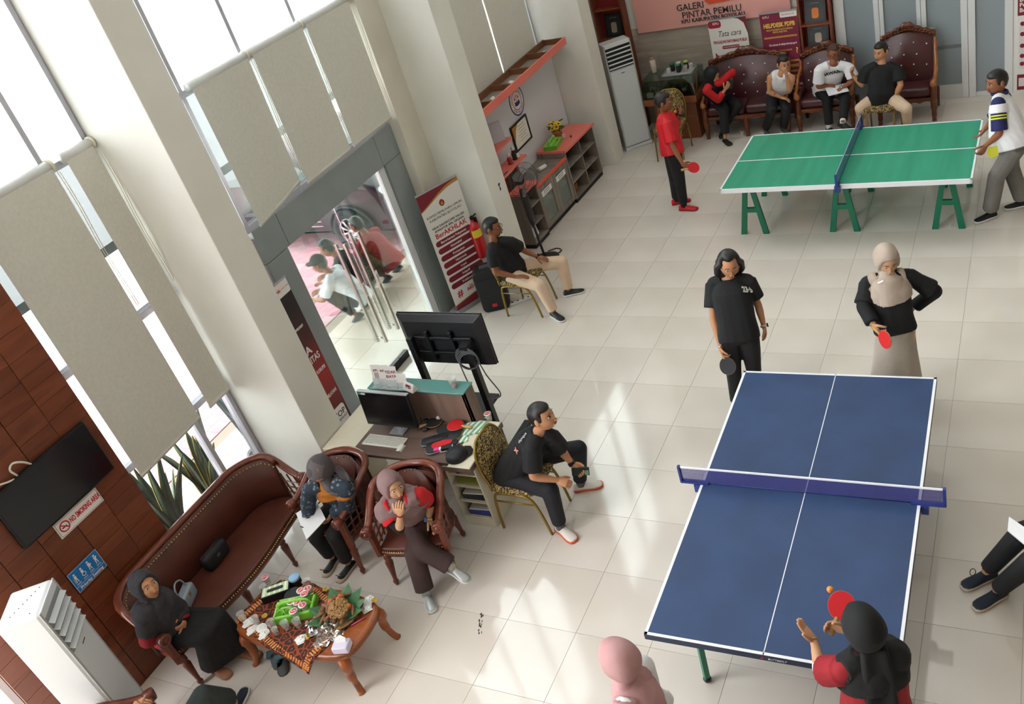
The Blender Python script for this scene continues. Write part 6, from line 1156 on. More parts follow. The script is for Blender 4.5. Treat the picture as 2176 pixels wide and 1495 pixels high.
def at_len(par, p, L, zg):
    """point on the pixel ray at about height zg, at most L from par"""
    d = Vector(ray(*p)); c = Vector(CAMC); w = Vector(par) - c; t0 = w.dot(d); off = L * L - (w - d * t0).length_squared; r = math.sqrt(off) if off > 0 else 0.0
    tg = (zg - c.z) / d.z; return c + d * max(t0 - r, min(t0 + r, tg))
class Pose:
    def __init__(s, H=1.65): s.k = H / 1.68; s.j = {}
    def pel(s, p, z): s.j['pel'] = onz(p[0], p[1], z); return s
    def pel3(s, *p): s.j['pel'] = Vector(p); return s
    def neck(s, p, z): s.j['neck'] = onz(p[0], p[1], z); return s
    def head(s, p, z): s.j['head'] = at_len(s.j['neck'], p, .21 * s.k, z); return s
    def sh(s, r, zr, l, zl):
        n = s.j['neck']; s.j['shR'] = at_len(n, r, .19 * s.k, zr); s.j['shL'] = at_len(n, l, .19 * s.k, zl); return s
    def arm(s, side, e, ze, w, zw):
        a = s.j['sh' + side]; q = at_len(a, e, .285 * s.k, ze); s.j['el' + side] = q; s.j['wr' + side] = at_len(q, w, .25 * s.k, zw); return s
    def hips(s, axis): a = Vector(axis).normalized(); s.j['hipR'] = s.j['pel'] - a * .09 * s.k; s.j['hipL'] = s.j['pel'] + a * .09 * s.k; s.hax = a; return s   # axis points to the person's left
    def leg(s, side, kn, an, zk=.49, z=.085):
        s.j['an' + side] = onz(an[0], an[1], z); s.j['kn' + side] = at_len(s.j['hip' + side], kn, .44 * s.k, zk); return s
    def leg_up(s, side, kn, zk, an, za):
        q = at_len(s.j['hip' + side], kn, .44 * s.k, zk); s.j['kn' + side] = q; s.j['an' + side] = at_len(q, an, .42 * s.k, za); return s
def dens(n, f): return [f(i / (n - 1)) for i in range(n)]
HL, HA = 44, 34
def head_pts(feat=1.0):
    P = []
    for i in range(HA + 1):
        ph = -PI / 2 + PI * i / HA
        for k in range(HL):
            t = 2 * PI * k / HL; t = t - .28 * math.sin(2 * t) * .5      # more columns round the face and the back
            a = t + PI / 2; c = max(math.cos(ph), .002); x, y, z = .074 * c * math.cos(a), .094 * c * math.sin(a), .113 * math.sin(ph)
            if z < 0:
                g = (-z / .113); x *= 1 - .26 * g ** 1.6
                if y < 0: y *= 1 - .38 * g ** 1.2
                else: y *= 1 + .10 * g * (1 - g) * 2
            elif y < 0: y *= 1.04
            if y > 0 and feat:
                ax = abs(x); y *= .96
                nb = math.exp(-(x / .011) ** 2) * (max(0, min(1, (.022 - z) / .05)) if z > -.03 else max(0, 1 - (-.03 - z) / .012)); y += .021 * nb * feat
                y -= .009 * math.exp(-((ax - .03) / .016) ** 2 - ((z - .012) / .012) ** 2) * feat
                y += .004 * math.exp(-((z - .032) / .01) ** 2) * math.exp(-(x / .05) ** 2)
                y += .006 * math.exp(-(x / .02) ** 2 - ((z + .058) / .009) ** 2) * feat; y += .009 * math.exp(-(x / .022) ** 2 - ((z + .096) / .015) ** 2); y += .004 * math.exp(-((ax - .042) / .02) ** 2 - ((z + .022) / .025) ** 2)
            P.append((x, y, z))
    return P
HEAD = head_pts(); SKULL = head_pts(0)
def grid_faces(): return [(i * HL + k, i * HL + (k + 1) % HL, (i + 1) * HL + (k + 1) % HL, (i + 1) * HL + k) for i in range(HA) for k in range(HL)]
def shell(fn):
    """skull pushed outwards by fn(x,y,z) metres"""
    out = []
    for x, y, z in SKULL:
        v = Vector((x, y, z)); n = Vector((x / .074 ** 2, y / .094 ** 2, z / .113 ** 2)).normalized(); out.append(v + n * fn(x, y, z))
    return out
def sstep(a, b, x): t = max(0, min(1, (x - a) / (b - a))); return t * t * (3 - 2 * t)
SKINS = {'a': '#a8714f', 'b': '#b98561', 'c': '#8a5538', 'd': '#c49673'}
M_lips = mat('lips', '#94483f', .5); M_brow = mat('brow', '#33251f', .8); M_eyew = mat('eye_white', '#d9d2cb', .4); M_eyed = mat('eye_dark', '#1a1210', .3); M_hair = noisy('black_hair', '#131112', '#1f1b1b', 40, .45)
def skin(k): return noisy('skin_' + k, SKINS[k], SKINS[k], 6, .55)
def head_mesh(M, k, smile=0):
    b = S(); b.M = M @ Matrix.Scale(k, 4)
    b.add(HEAD, grid_faces())
    for s_ in (-1, 1):
        b.m = 3; b.sph((s_ * .030, .0755, .0105), (.0135, .008, .0062), 10, 6); b.m = 4; b.sph((s_ * .030, .0808, .0105), (.0055, .0045, .0055), 8, 6)
        b.m = 2; b.tube([(s_ * .012, .090, .0365), (s_ * .028, .0885, .0392), (s_ * .046, .078, .0335)], [.0018, .0022, .0012], 6); b.tube([(s_ * .017, .082, .0145), (s_ * .030, .0855, .0175), (s_ * .044, .076, .0135)], .0009, 5)
        b.m = 0; b.sph((s_ * .075, -.008, -.002), (.012, .02, .032), 8, 6); b.sph((s_ * .009, .102, -.033), (.008, .009, .007), 8, 6)
    b.m = 1; b.sph((0, .0905, -.0555), (.021, .006, .0042), 12, 6); b.sph((0, .0895, -.0635), (.018, .007, .0050), 12, 6)
    b.m = 0; return b
def hand(b, W, d, n, side, curl=.5, k=1.0, spread=0.0):
    d = Vector(d).normalized(); n = Vector(n); n = (n - d * n.dot(d)).normalized(); t = d.cross(n) * (1 if side == 'R' else -1); W = Vector(W)
    sec = [(0, .027, .019), (.02, .03, .02), (.05, .038, .018), (.085, .041, .0145), (.095, .038, .010)]
    b.loft([[W + d * (y * k) + t * (w * k * math.cos(a)) + n * (h * k * math.sin(a)) for a in np.linspace(0, 2 * PI, 13)[:-1]] for y, w, h in sec])
    for off, L in ((.029, .074), (.0095, .082), (-.0105, .076), (-.029, .060)):
        p = W + d * (.086 * k) + t * (off * k); v = (d + t * (off * spread * 8)).normalized(); pts = [p - v * .01]; c = 0
        pts.append(p)
        for s_ in (.44, .32, .24):
            c += curl * .75; v2 = (v * math.cos(c) + n * math.sin(c)).normalized(); p = p + v2 * (L * s_ * k); pts.append(p)
        b.tube(pts, [.0088 * k, .0088 * k, .0085 * k, .0078 * k, .0062 * k], 7)
    p = W + d * (.025 * k) + t * (.028 * k); v = (d * .75 + t * .65 + n * (.15 + .5 * curl)).normalized(); pts = [p]; p2 = p + v * .042 * k; v2 = (v + d * .35 + n * .4 * curl - t * .25 * curl).normalized(); p3 = p2 + v2 * .032 * k; p4 = p3 + (v2 + n * .3 * curl).normalized() * .024 * k
    b.tube([p, p2, p3, p4], [.0125 * k, .0115 * k, .0105 * k, .0075 * k], 7); return b
def torso_rings(P, dims, ax0, ax1, N=14, lean=0.0):
    """dims: (f, halfwidth, halfdepth, forward shift)"""
    p, n = P.j['pel'], P.j['neck']; up = (n - p); out = []
    for f, w, h, sh_ in dims:
        c = p + up * f; a = (ax0.lerp(ax1, max(0, min(1, f)))).normalized(); u = up.normalized(); a = (a - u * a.dot(u)).normalized(); fw = u.cross(a) * -1     # forward
        fw = a.cross(u) if a.cross(u).dot(P.fw) > 0 else -a.cross(u)
        c = c + fw * sh_; k = P.k; out.append([c + a * (w * k * math.copysign(abs(math.cos(t)) ** .8, math.cos(t))) + fw * (h * k * math.copysign(abs(math.sin(t)) ** .8, math.sin(t))) for t in np.linspace(0, 2 * PI, N + 1)[:-1]])
    return out
def person(label, P, f, sk='a', hair='short', hairmat=None, top=None, sleeve=.55, loose=.0, hem=-.12, longs=None, cuff=1.0, bottom=None, leg_r=(.098, .075, .062), crop=.93, skirt=None, hijab=None, drape=(.24, .17), dw=1.0, shoes=None, sole=None, fdir=None, hands=None, vox=.010, glasses=None, belly=.0, hu=None, collar=None, sleeveless=False, noleg=(), name='person', hk=1.0, undersleeve=None, feet=True, sock=None, shoe_h=1.0, capmat=None):
    j = P.j; k = P.k; root = thing(name, label, 'person', (j['pel'].x, j['pel'].y, 0)); P.root = root
    sax = (j['shL'] - j['shR']).normalized(); hax = P.hax; P.fw = (Vector(sax).cross(UPV)) * -1 if False else Vector((0, 0, 0))
    # body forward: perpendicular to the shoulder line and the spine, on the side the left arm axis says
    P.fw = sax.cross(j['neck'] - j['pel']).normalized()
    SM = skin(sk); up = (j['neck'] - j['pel']).normalized()
    # --- skin body
    b = S(); b.loft(torso_rings(P, [(-.16, .06, .05, 0), (-.1, .14, .10, 0), (.05, .155, .112, 0), (.3, .13, .10, .005 + belly * .5), (.55, .14, .105, .005), (.8, .15, .105, 0), (.95, .11, .075, 0), (1.0, .06, .055, 0)], hax, sax))
    hd = j['head']; nk = j['neck']; b.tube([nk - up * .04, nk + up * .02, nk.lerp(hd, .6), hd], [.06 * k, .055 * k, .05 * k, .05 * k] if not hijab else [.045 * k] * 4, 10)
    for s_ in 'RL':
        a, e, w = j['sh' + s_], j['el' + s_], j['wr' + s_]; b.tube([nk.lerp(a, .4), a], [.055 * k, .055 * k], 10); b.tube([a, a.lerp(e, .35), a.lerp(e, .8), e], [.052 * k, .05 * k, .04 * k, .038 * k], 10); b.sph(a, .053 * k, 10, 8); b.sph(e, .038 * k, 8, 6); b.tube([e, e.lerp(w, .3), e.lerp(w, .85), w], [.038 * k, .039 * k, .027 * k, .026 * k], 10); b.sph(w, .026 * k, 8, 6)
        if s_ in noleg: continue
        h, n_, a_ = j['hip' + s_], j['kn' + s_], j['an' + s_]; b.tube([h, h.lerp(n_, .5), n_], [.085 * k, .074 * k, .055 * k], 10); b.sph(n_, .055 * k, 10, 8); b.tube([n_, n_.lerp(a_, .3), n_.lerp(a_, .8), a_], [.053 * k, .056 * k, .036 * k, .034 * k], 10); b.sph(a_, .036 * k, 8, 6)
    me = remesh(b, .013, 3); bm = bmesh.new(); bm.from_mesh(me); bpy.data.meshes.remove(me)
    f = Vector(f).normalized(); u = Vector(hu).normalized() if hu else UPV * .8 + (hd - nk).normalized() * .2; u = (u - f * u.dot(f)).normalized(); x = f.cross(u); HM = Matrix(((x.x, f.x, u.x, hd.x), (x.y, f.y, u.y, hd.y), (x.z, f.z, u.z, hd.z), (0, 0, 0, 1))); hk = hk * (.5 + .5 * k) * 1.12; P.HM = HM
    mats = [SM, M_lips, M_brow, M_eyew, M_eyed]; b2 = head_mesh(HM, hk)
    b2.M = Matrix(); b2.m = 0
    for s_ in 'RL':
        hs = (hands or {}).get(s_, {}); d = hs.get('d') or (j['wr' + s_] - j['el' + s_]); n = hs.get('n') or (P.fw if abs(Vector(d).normalized().dot(P.fw)) < .9 else UPV); hand(b2, j['wr' + s_] - Vector(d).normalized() * .01, d, n, s_, hs.get('curl', .45), k * .97, hs.get('spread', 0))
    me2 = b2.mesh('head', mats); bm.from_mesh(me2); bpy.data.meshes.remove(me2)
    if feet and shoes is None:
        pass
    me = bpy.data.meshes.new('body'); bm.to_mesh(me); bm.free(); me.polygons.foreach_set('use_smooth', [True] * len(me.polygons)); body = link_mesh('body', me, mats, root)
    # --- shirt
    if top:
        L_ = loose; b = S(); D = [(hem, .165 + L_, .125 + L_ + belly * .3, belly * .3), (.02, .165 + L_, .128 + L_ + belly * .5, belly * .5), (.25, .15 + L_, .12 + L_ + belly, belly), (.5, .158 + L_ * .8, .122 + L_ * .8 + belly * .5, belly * .3), (.75, .17 + L_ * .4, .122 + L_ * .5, .0), (.9, .155, .1, -.002), (.98, .095, .078, -.004), (1.01, .07, .066, -.004)]
        b.loft(torso_rings(P, D, hax, sax, 18))
        for s_ in 'RL':
            a, e, w = j['sh' + s_], j['el' + s_], j['wr' + s_]; b.tube([nk.lerp(a, .35), a if not sleeveless else nk.lerp(a, .75)], [.072 * k, .068 * k if not sleeveless else .056 * k], 12); b.sph(a, .066 * k, 12, 8) if not sleeveless else None
            if sleeveless: continue
            r0_ = .064 + L_ * .6
            if sleeve <= 1: b.tube([a, a.lerp(e, sleeve * .5), a.lerp(e, sleeve)], [r0_ * k, (r0_ + .004) * k, (r0_ + .008) * k], 12)
            else:
                g = sleeve - 1; b.tube([a, a.lerp(e, .5), e], [r0_ * k, (r0_ - .002) * k, (r0_ - .008) * k], 12); b.sph(e, (r0_ - .008) * k, 10, 8); b.tube([e, e.lerp(w, g * .5), e.lerp(w, g)], [(r0_ - .008) * k, (r0_ - .012) * k, (r0_ - .016 + .004 * cuff) * k], 12)
        me = remesh(b, vox, 3); P.shirt = link_mesh('shirt', me, top, root)
    # --- hair / hijab
    hm = hairmat or M_hair; HS = HM @ Matrix.Scale(hk, 4)
    if hair in ('short', 'bald'):
        th = .012 if hair == 'short' else .0015
        def fn(x, y, z):
            side = sstep(-.02, .004, z + .05 * sstep(.0, -.06, y)) * sstep(.045, .02, y); topm = sstep(.058, .072, z + .0 * y); back = sstep(-.02, -.05, y) * sstep(-.062, -.04, z)
            mk = max(side, topm, back); ear = math.exp(-((y + .008) / .02) ** 2 - ((z + .002) / .03) ** 2); mk *= 1 - ear; t_ = (.006 + (th - .006) * sstep(.0, .06, z)) if hair == 'short' else th
            return -.006 + mk * (t_ + .006) + (.006 * sstep(.06, .1, z) * sstep(.02, .07, y) if hair == 'short' else 0)
        q = S(); q.M = HS; q.add(shell(fn), grid_faces()); q.build('hair', hm, root, world=True)
    elif hair == 'bob':
        def fn(x, y, z): return -.008 + max(sstep(.080, .098, z - .15 * max(0, .02 - abs(x + .02))), sstep(.035, .01, y - .2 * max(0, -z))) * .033 * (1 if z > -.1 else .5)
        q = S(); q.M = HS; q.add(shell(fn), grid_faces())
        for s_ in (-1, 1): q.tube([(s_ * .06, .03, .06), (s_ * .09, .0, .0), (s_ * .092, -.005, -.07), (s_ * .07, .005, -.115)], [.02, .034, .036, .018], 10)
        q.tube([(0, -.07, .05), (0, -.1, -.02), (0, -.085, -.09), (0, -.06, -.12)], [.05, .06, .06, .03], 12); q.tube([(-.05, -.06, .0), (-.06, -.06, -.1)], [.05, .035], 10); q.tube([(.05, -.06, .0), (.06, -.06, -.1)], [.05, .035], 10)
        me = remesh(q, .008, 2); link_mesh('hair', me, hm, root)
    if hijab:
        q = S(); q.M = HS
        def fn(x, y, z):
            o = (x / .058) ** 2 + ((z + .010) / .096) ** 2; mk = 1 - (1 - sstep(.8, 1.15, o)) * (1 if y > .0 else 0); return -.010 + mk * (.028 + .012 * sstep(.0, -.08, y))
        q.add(shell(fn), grid_faces())
        for i in range(0, 1): pass
        rim = [(.063 * math.cos(a), .062 - .035 * max(0, math.cos(a) ** 2) - .03 * max(0, -math.sin(a)) ** 3 * 0 + .012 * math.sin(a), -.010 + .099 * math.sin(a)) for a in np.linspace(0, 2 * PI, 25)[:-1]]; q.tube(rim, .011, 8, loop=True)
        q.M = Matrix(); c0 = hd + HM.to_3x3() @ Vector((0, .004, -.102)) * hk; d1, d2 = drape; ax = sax; fwd = P.fw; rings = []
        for c, w, h_, dr in ((c0, .070, .078, 0), (c0.lerp(nk, .55) + fwd * .016, .088, .096, 0), (nk + up * .005 * k + fwd * .012, .13, .108, .1), (nk - up * .05 * k + fwd * .005, .185 * dw, .142, .35), (nk - up * d1 * .7 * k, .205 * dw, .162, .7), (nk - up * d1 * k, .205 * dw, .164, 1)):
            rings.append([c + ax * (w * k * math.cos(t)) + fwd * ((h_ + .012 * math.sin(4 * t) * dr) * k * math.sin(t)) + up * ((-d2 * max(0, math.sin(t)) ** 1.3 + .015 * math.sin(5 * t)) * dr * k) for t in np.linspace(0, 2 * PI, 25)[:-1]])
        q.sph(nk.lerp(hd, .28) + fwd * .014, .062 * k, 12, 8); q.sph(nk + fwd * .03 - up * .025, .08 * k, 12, 8)
        q.loft(rings); me = remesh(q, .0085, 2); lim = (hd.z - .075)
        if top:
            sM = wm(P.shirt); tr = BVHTree.FromPolygons([sM @ v.co for v in P.shirt.data.vertices], [list(f_.vertices) for f_ in P.shirt.data.polygons])
            for v in me.vertices:
                if (v.co - hd).dot(u) < -.09:
                    c_, n_, _, d_ = tr.find_nearest(v.co, .12)
                    if c_ is not None and (v.co - c_).dot(n_) < .012: v.co = c_ + n_ * .013
        P.hijab = link_mesh('hijab', me, hijab, root)
    if capmat:
        q = S(); q.M = HS; q.add(shell(lambda x, y, z: -.01 + sstep(.02, .035, z + .1 * min(0, y)) * .028), grid_faces()); q.M = HS; q.loft([[(x * 1.0, y, .035 + .02 * (1 - (x / .07) ** 2) + dz) for x, y in [(-.07, .06), (-.065, .11), (-.035, .145), (0, .155), (.035, .145), (.065, .11), (.07, .06)]] for dz in (0, .005)]); q.build('cap', capmat, root, world=True)
    if glasses:
        q = S(); q.M = HS
        for s_ in (-1, 1): q.tube([(s_ * .031 + .022 * math.cos(a), .098 - .12 * (abs(s_ * .031 + .022 * math.cos(a)) - .01) ** 2 * 20 * .2, .008 + .018 * math.sin(a)) for a in np.linspace(0, 2 * PI, 17)[:-1]], .0019, 5, loop=True); q.tube([(s_ * .053, .092, .012), (s_ * .074, .05, .012), (s_ * .079, -.005, .008)], .002, 5)
        q.tube([(-.009, .1, .01), (.009, .1, .01)], .0018, 5); q.build('glasses', glasses, root, world=True)
    if undersleeve:
        for s_ in undersleeve[1]:
            a, e, w = j['sh' + s_], j['el' + s_], j['wr' + s_]; g0, g1 = undersleeve[2:]; q = S(); q.tube([a.lerp(e, g0), a.lerp(e, .9), e, e.lerp(w, .15), e.lerp(w, g1)], [.058 * k, .05 * k, .048 * k, .046 * k, .038 * k], 12); me = remesh(q, .009, 3); link_mesh('undersleeve', me, undersleeve[0], root)
    # --- trousers / skirt
    if bottom:
        b = S(); b.loft(torso_rings(P, [(-.2, .07, .07, 0), (-.13, .155, .118, 0), (0, .165, .125, 0), (.12, .155, .118, 0)], hax, sax, 16))
        for s_ in 'RL':
            if s_ in noleg: continue
            h, n_, a_ = j['hip' + s_], j['kn' + s_], j['an' + s_]; r1_, r2_, r3_ = leg_r; e_ = n_.lerp(a_, crop); b.tube([h, h.lerp(n_, .5), n_], [(r1_ + .004) * k, r1_ * .95 * k, r2_ * k], 12); b.sph(n_, r2_ * k, 12, 8); b.tube([n_, n_.lerp(e_, .45), e_], [r2_ * k, (r2_ + r3_) / 2 * k, r3_ * k], 12)
        me = remesh(b, vox, 3); link_mesh('trousers', me, bottom, root)
    if skirt:
        m_, kind, hemr = skirt; b = S(); b.loft(torso_rings(P, [(-.2, .09, .09, 0), (-.1, .165, .128, 0), (.02, .162, .122, 0), (.14, .148, .112, 0)], hax, sax, 16))
        if kind == 'stand':
            mid = (j['anR'] + j['anL']) / 2; p0 = j['pel']; rings = []
            for g, w, h_ in ((0, .165, .125), (.3, .19, .15), (.6, .20 + hemr * .4, .165 + hemr * .4), (.95, .20 + hemr, .17 + hemr)):
                c = p0.lerp(mid, g); fwd = P.fw; fwd = Vector((fwd.x, fwd.y, 0)).normalized(); axx = Vector((hax.x, hax.y, 0)).normalized(); rings.append([c + axx * (w * k * math.cos(t) * (1 + .05 * g * math.sin(7 * t))) + fwd * (h_ * k * math.sin(t) * (1 + .05 * g * math.sin(7 * t + 1))) for t in np.linspace(0, 2 * PI, 36)[:-1]])
            b.loft(rings)
        else:
            ch = [[j['hip' + s_], j['kn' + s_], j['an' + s_] + Vector((0, 0, .01))] for s_ in 'RL']
            for g in np.linspace(0, 1, 5): h, n_, a_ = [ch[0][i].lerp(ch[1][i], g) for i in range(3)]; a_ = n_.lerp(a_, crop); b.tube([h, n_], [.11 * k, .085 * k], 10); b.sph(n_, .085 * k, 10, 8); b.tube([n_, a_], [.085 * k, (.075 + hemr) * k], 10)
        me = remesh(b, vox * 1.1, 3); link_mesh('skirt', me, m_, root)
    # --- shoes
    if shoes:
        for s_ in 'RL':
            if s_ in noleg: continue
            a_ = j['an' + s_]; fd = Vector((fdir or {}).get(s_, P.fw)); pit = fd.z; fd = Vector((fd.x, fd.y, 0)).normalized()
            if abs(pit) > .05: fd = (fd + UPV * pit).normalized()
            sd = fd.cross(UPV).normalized(); un = sd.cross(fd).normalized(); g0 = a_ - un * .082 * k; Mx = Matrix(((fd.x, -sd.x, un.x, g0.x), (fd.y, -sd.y, un.y, g0.y), (fd.z, -sd.z, un.z, g0.z), (0, 0, 0, 1))) @ Matrix.Scale(k, 4)
            sec = [(-.075, .022, .05), (-.06, .033, .075), (-.03, .036, .085), (.01, .036, .085), (.05, .039, .068), (.09, .045, .052), (.13, .047, .042), (.165, .04, .034), (.185, .02, .026)]
            q = S(); q.M = Mx; q.loft([[(x, w * math.cos(t), .018 + (h * shoe_h - .018) * max(0, math.sin(t)) ** .8 if math.sin(t) > 0 else .018) for t in np.linspace(-.15, PI + .15, 12)] for x, w, h in sec]); so = q.build('shoe', shoes, root, world=True)
            q = S(); q.M = Mx; q.loft([[(x * 1.03, (w + .004) * math.cos(t), z) for x, w, t in [(x, w, 0) for x, w, _ in sec] + [(x, w, PI) for x, w, _ in sec[::-1]]] for z in (0.001, .022)]); q.build('sole', sole or shoes, so, world=True)
            if sock: q = S(); n_ = j['kn' + s_]; q.tube([a_ - un * .03, a_.lerp(n_, .05), a_.lerp(n_, .22)], [.042 * k, .041 * k, .044 * k], 12); q.build('sock', sock, root, world=True)
    return root
def band(root, p, d, r, w, m, name='wristwatch', face=None, fd=None):
    d = Vector(d).normalized(); q = S(); q.cyl(Vector(p) - d * w / 2, Vector(p) + d * w / 2, r, seg=14); o = q.build(name, m, root, world=True)
    if face: n = Vector(fd); n = (n - d * n.dot(d)).normalized(); M = frame(Vector(p) + n * r, d, n.cross(d)); q = MB(); q.M = M; q.box((-.018, -.015, -.004), (.018, .015, .008)); q.build('watch_face', face, o, world=True, bevel=.003)
    return o
def on_mesh(o, p):
    """where the pixel ray meets the object: point, normal"""
    M = wm(o); t = BVHTree.FromPolygons([M @ v.co for v in o.data.vertices], [list(f.vertices) for f in o.data.polygons]); h = t.ray_cast(Vector(CAMC), Vector(ray(*p))); return (h[0], h[1]) if h[0] is not None else (None, None)
def print_on(root, o, p, s_, size, m, tilt=0.0, name='chest_print', **k):
    c, n = on_mesh(o, p)
    if c is None: print('no hit', s_); return
    r = (IR * math.cos(tilt) + UPV * math.sin(tilt)); r = (r - n * r.dot(n)).normalized(); return text(s_, size, frame(c + n * .004, r, n.cross(r)), m, root, name=name, ext=.001, **k)
def near_mesh_text(root, s_, size, c, right, up, m, **k): return text(s_, size, frame(c, right, up), m, root, **k)
# ============================================================ the people
M_blk = noisy('black_cotton', '#0f1012', '#16171a', 8, .85, bump=.4, bscale=7); M_blkt = noisy('black_trouser', '#111114', '#18181c', 8, .8, bump=.4, bscale=7); M_navyc = noisy('navy_black', '#14151c', '#1b1c24', 8, .8, bump=.4, bscale=7); M_wht = noisy('white_cotton', '#d9dadf', '#e2e3e7', 6, .85, bump=.4, bscale=7); M_beigec = noisy('beige_cotton', '#c7ad93', '#d0b79e', 6, .85, bump=.4, bscale=7); M_redj = noisy('red_jersey', '#cf1522', '#b90f1c', 14, .6, stretch=(1, 1, .3), bump=.4, bscale=7); M_redc = noisy('red_cotton', '#c01a22', '#b0151d', 6, .8, bump=.4, bscale=7); M_dred = noisy('dark_red_cotton', '#86141f', '#951a26', 6, .8, bump=.4, bscale=7); M_grey = noisy('grey_trouser', '#6b6965', '#76746f', 5, .85, bump=.4, bscale=7)
M_mauve = noisy('mauve_hijab', '#7b6262', '#876d6d', 5, .85, bump=.4, bscale=7); M_pinkh = noisy('pink_hijab', '#a97f80', '#b48b8b', 5, .8, bump=.4, bscale=7); M_beigeh = noisy('taupe_hijab', '#a49386', '#afa093', 5, .8, bump=.4, bscale=7); M_blkh = noisy('black_hijab', '#0f1011', '#17181a', 5, .85, bump=.4, bscale=7); M_charh = noisy('charcoal_hijab', '#2c2b2f', '#363438', 30, .85, bump=.4, bscale=7); M_brownt = noisy('brown_trouser', '#3b2b29', '#443230', 6, .85, bump=.4, bscale=7); M_skirtb = noisy('beige_skirt', '#a39a8f', '#aea59a', 5, .85, bump=.4, bscale=7); M_dskirt = noisy('dark_green_skirt', '#232927', '#2b3230', 6, .85, bump=.4, bscale=7)
M_shw = mat('shoe_white', '#d8d4cd', .6); M_sho = mat('sole_orange', '#d85a34', .5); M_shk = mat('shoe_black', '#18191b', .6); M_shs = mat('sole_white', '#d5d5d3', .5); M_shr = mat('shoe_red', '#c51723', .5); M_shn = mat('shoe_navy', '#1a2433', .7); M_solb = mat('sole_cream', '#b9a894', .6); M_sil = mat('shoe_silver', '#aeb3b3', .35, .5); M_watch = mat('watch_black', '#15161a', .3); M_silver = mat('silver_band', '#c9c5c0', .25, .9); M_glf = mat('glasses_frame', '#2a2522', .3); M_glg = mat('glasses_gold', '#b58f6a', .3, .8); M_phone = mat('phone_dark', '#1a2624', .25)
m = cells('flower_batik', '#77848f', '#2a3542', 26, .85, 'F1', .16, .42); M_batik = m
m = cells('scarf_print', '#4e4a4d', '#615c5e', 3.2, .8, 'F1', .3, .5); N_ = m.node_tree.nodes
r_ = [n for n in N_ if n.type == 'VALTORGB'][0].color_ramp; r_.interpolation = 'CONSTANT'
for p_, c_ in ((.62, '#b06a1c'), (.80, '#6f3038')): e_ = r_.elements.new(p_); e_.color = lin(c_)
M_scarf = m
def hold(P, side, back=.06): w = P.j['wr' + side]; e = P.j['el' + side]; return w + (w - e).normalized() * back
HAND = lambda P, s_, f=.07: P.j['wr' + s_] + (P.hd[s_] if s_ in getattr(P, 'hd', {}) else (P.j['wr' + s_] - P.j['el' + s_]).normalized()) * f
# --- woman in black tee, standing at the blue table
P = Pose(1.60).pel((1569, 708), .88).neck((1549, 594), 1.31).head((1549, 562), 1.46); P.sh((1517, 602), 1.27, (1588, 596), 1.27).arm('R', (1515, 674), 1.02, (1531, 736), .80).arm('L', (1611, 648), 1.03, (1623, 692), .86).hips(IR * .95 + IT * .1)
for s_, x, y in (('R', 2.96, -3.9), ('L', 3.13, -3.82)): P.j['an' + s_] = Vector((x, y, .085)); P.j['kn' + s_] = P.j['hip' + s_].lerp(P.j['an' + s_], .5) + IT * .03
r = person('woman in black tee and glasses holding a black paddle behind the blue table', P, idir(-.12, 1, -.25), 'b', 'bob', top=M_blk, sleeve=.72, loose=.03, bottom=M_blkt, shoes=M_shk, glasses=M_glg, hands={'R': dict(d=idir(.1, .4, -1), n=idir(.9, .3), curl=.9), 'L': dict(d=idir(.0, .3, -1), n=idir(-.9, 0), curl=.5)})
band(r, P.j['wrL'], P.j['wrL'] - P.j['elL'], .031, .02, mat('watch_beige', '#c9b6a3', .5), face=M_watch, fd=IR); band(r, P.j['wrR'], P.j['wrR'] - P.j['elR'], .03, .008, M_silver, 'bracelet')
print_on(r, P.shirt, (1590, 616), '23·5°', .075, mat('print_pale', '#d9d9d4', .6), .15, bold=.003)
paddle_px(HAND(P, 'R'), (1547, 779), -.4, idir(-.35, .9, .1), 'black paddle with red back in the hand of the woman in glasses', front=M_blk_r, back=M_red_r)
# --- woman in taupe hijab
P = Pose(1.60).pel((1902, 698), .87).neck((1884, 591), 1.29).head((1884, 552), 1.44); P.sh((1843, 602), 1.25, (1931, 586), 1.26).arm('R', (1836, 652), 1.12, (1855, 688), 1.04).arm('L', (1986, 619), 1.03, (1942, 652), .92).hips(IR)
for s_, x, y in (('R', 4.25, -3.82), ('L', 4.45, -3.74)): P.j['an' + s_] = Vector((x, y, .085)); P.j['kn' + s_] = P.j['hip' + s_].lerp(P.j['an' + s_], .5) + IT * .03
r = person('woman in taupe hijab, black top and beige skirt holding a red paddle', P, idir(-.15, 1, -.38), 'd', None, top=M_blk, sleeve=1.93, loose=.018, hem=-.04, skirt=(M_skirtb, 'stand', .06), shoes=M_shk, hijab=M_beigeh, drape=(.12, .10), dw=.85, hands={'R': dict(d=idir(.35, .5, -.9), n=idir(.8, -.2), curl=.9), 'L': dict(d=idir(-.7, .3, -.3), n=idir(-.5, -.8), curl=.3)})
for s_ in 'RL':
    a, e = P.j['sh' + s_], P.j['el' + s_]; q = S(); q.tube([a.lerp(e, .35), a.lerp(e, .6), a.lerp(e, .85)], [.07, .078, .088], 12); me = remesh(q, .01, 3); link_mesh('wide_sleeve', me, M_blk, r)
band(r, P.j['wrR'], P.j['wrR'] - P.j['elR'], .031, .007, mat('gold_bangle', '#c9a86a', .3, .9), 'bangle')
q = MB(); c_, n_ = on_mesh(P.hijab, (1872, 599)); r2_ = (IR - n_ * IR.dot(n_)).normalized(); q.M = frame(c_ + n_ * .002, r2_, n_.cross(r2_)); q.box((-.025, -.008, 0), (.02, .008, .002)); q.build('hijab_tag', M_white, r, world=True)
paddle_px(HAND(P, 'R'), (1877, 717), -.6, idir(-.75, .7, .1), 'red paddle in the hand of the woman in the taupe hijab')
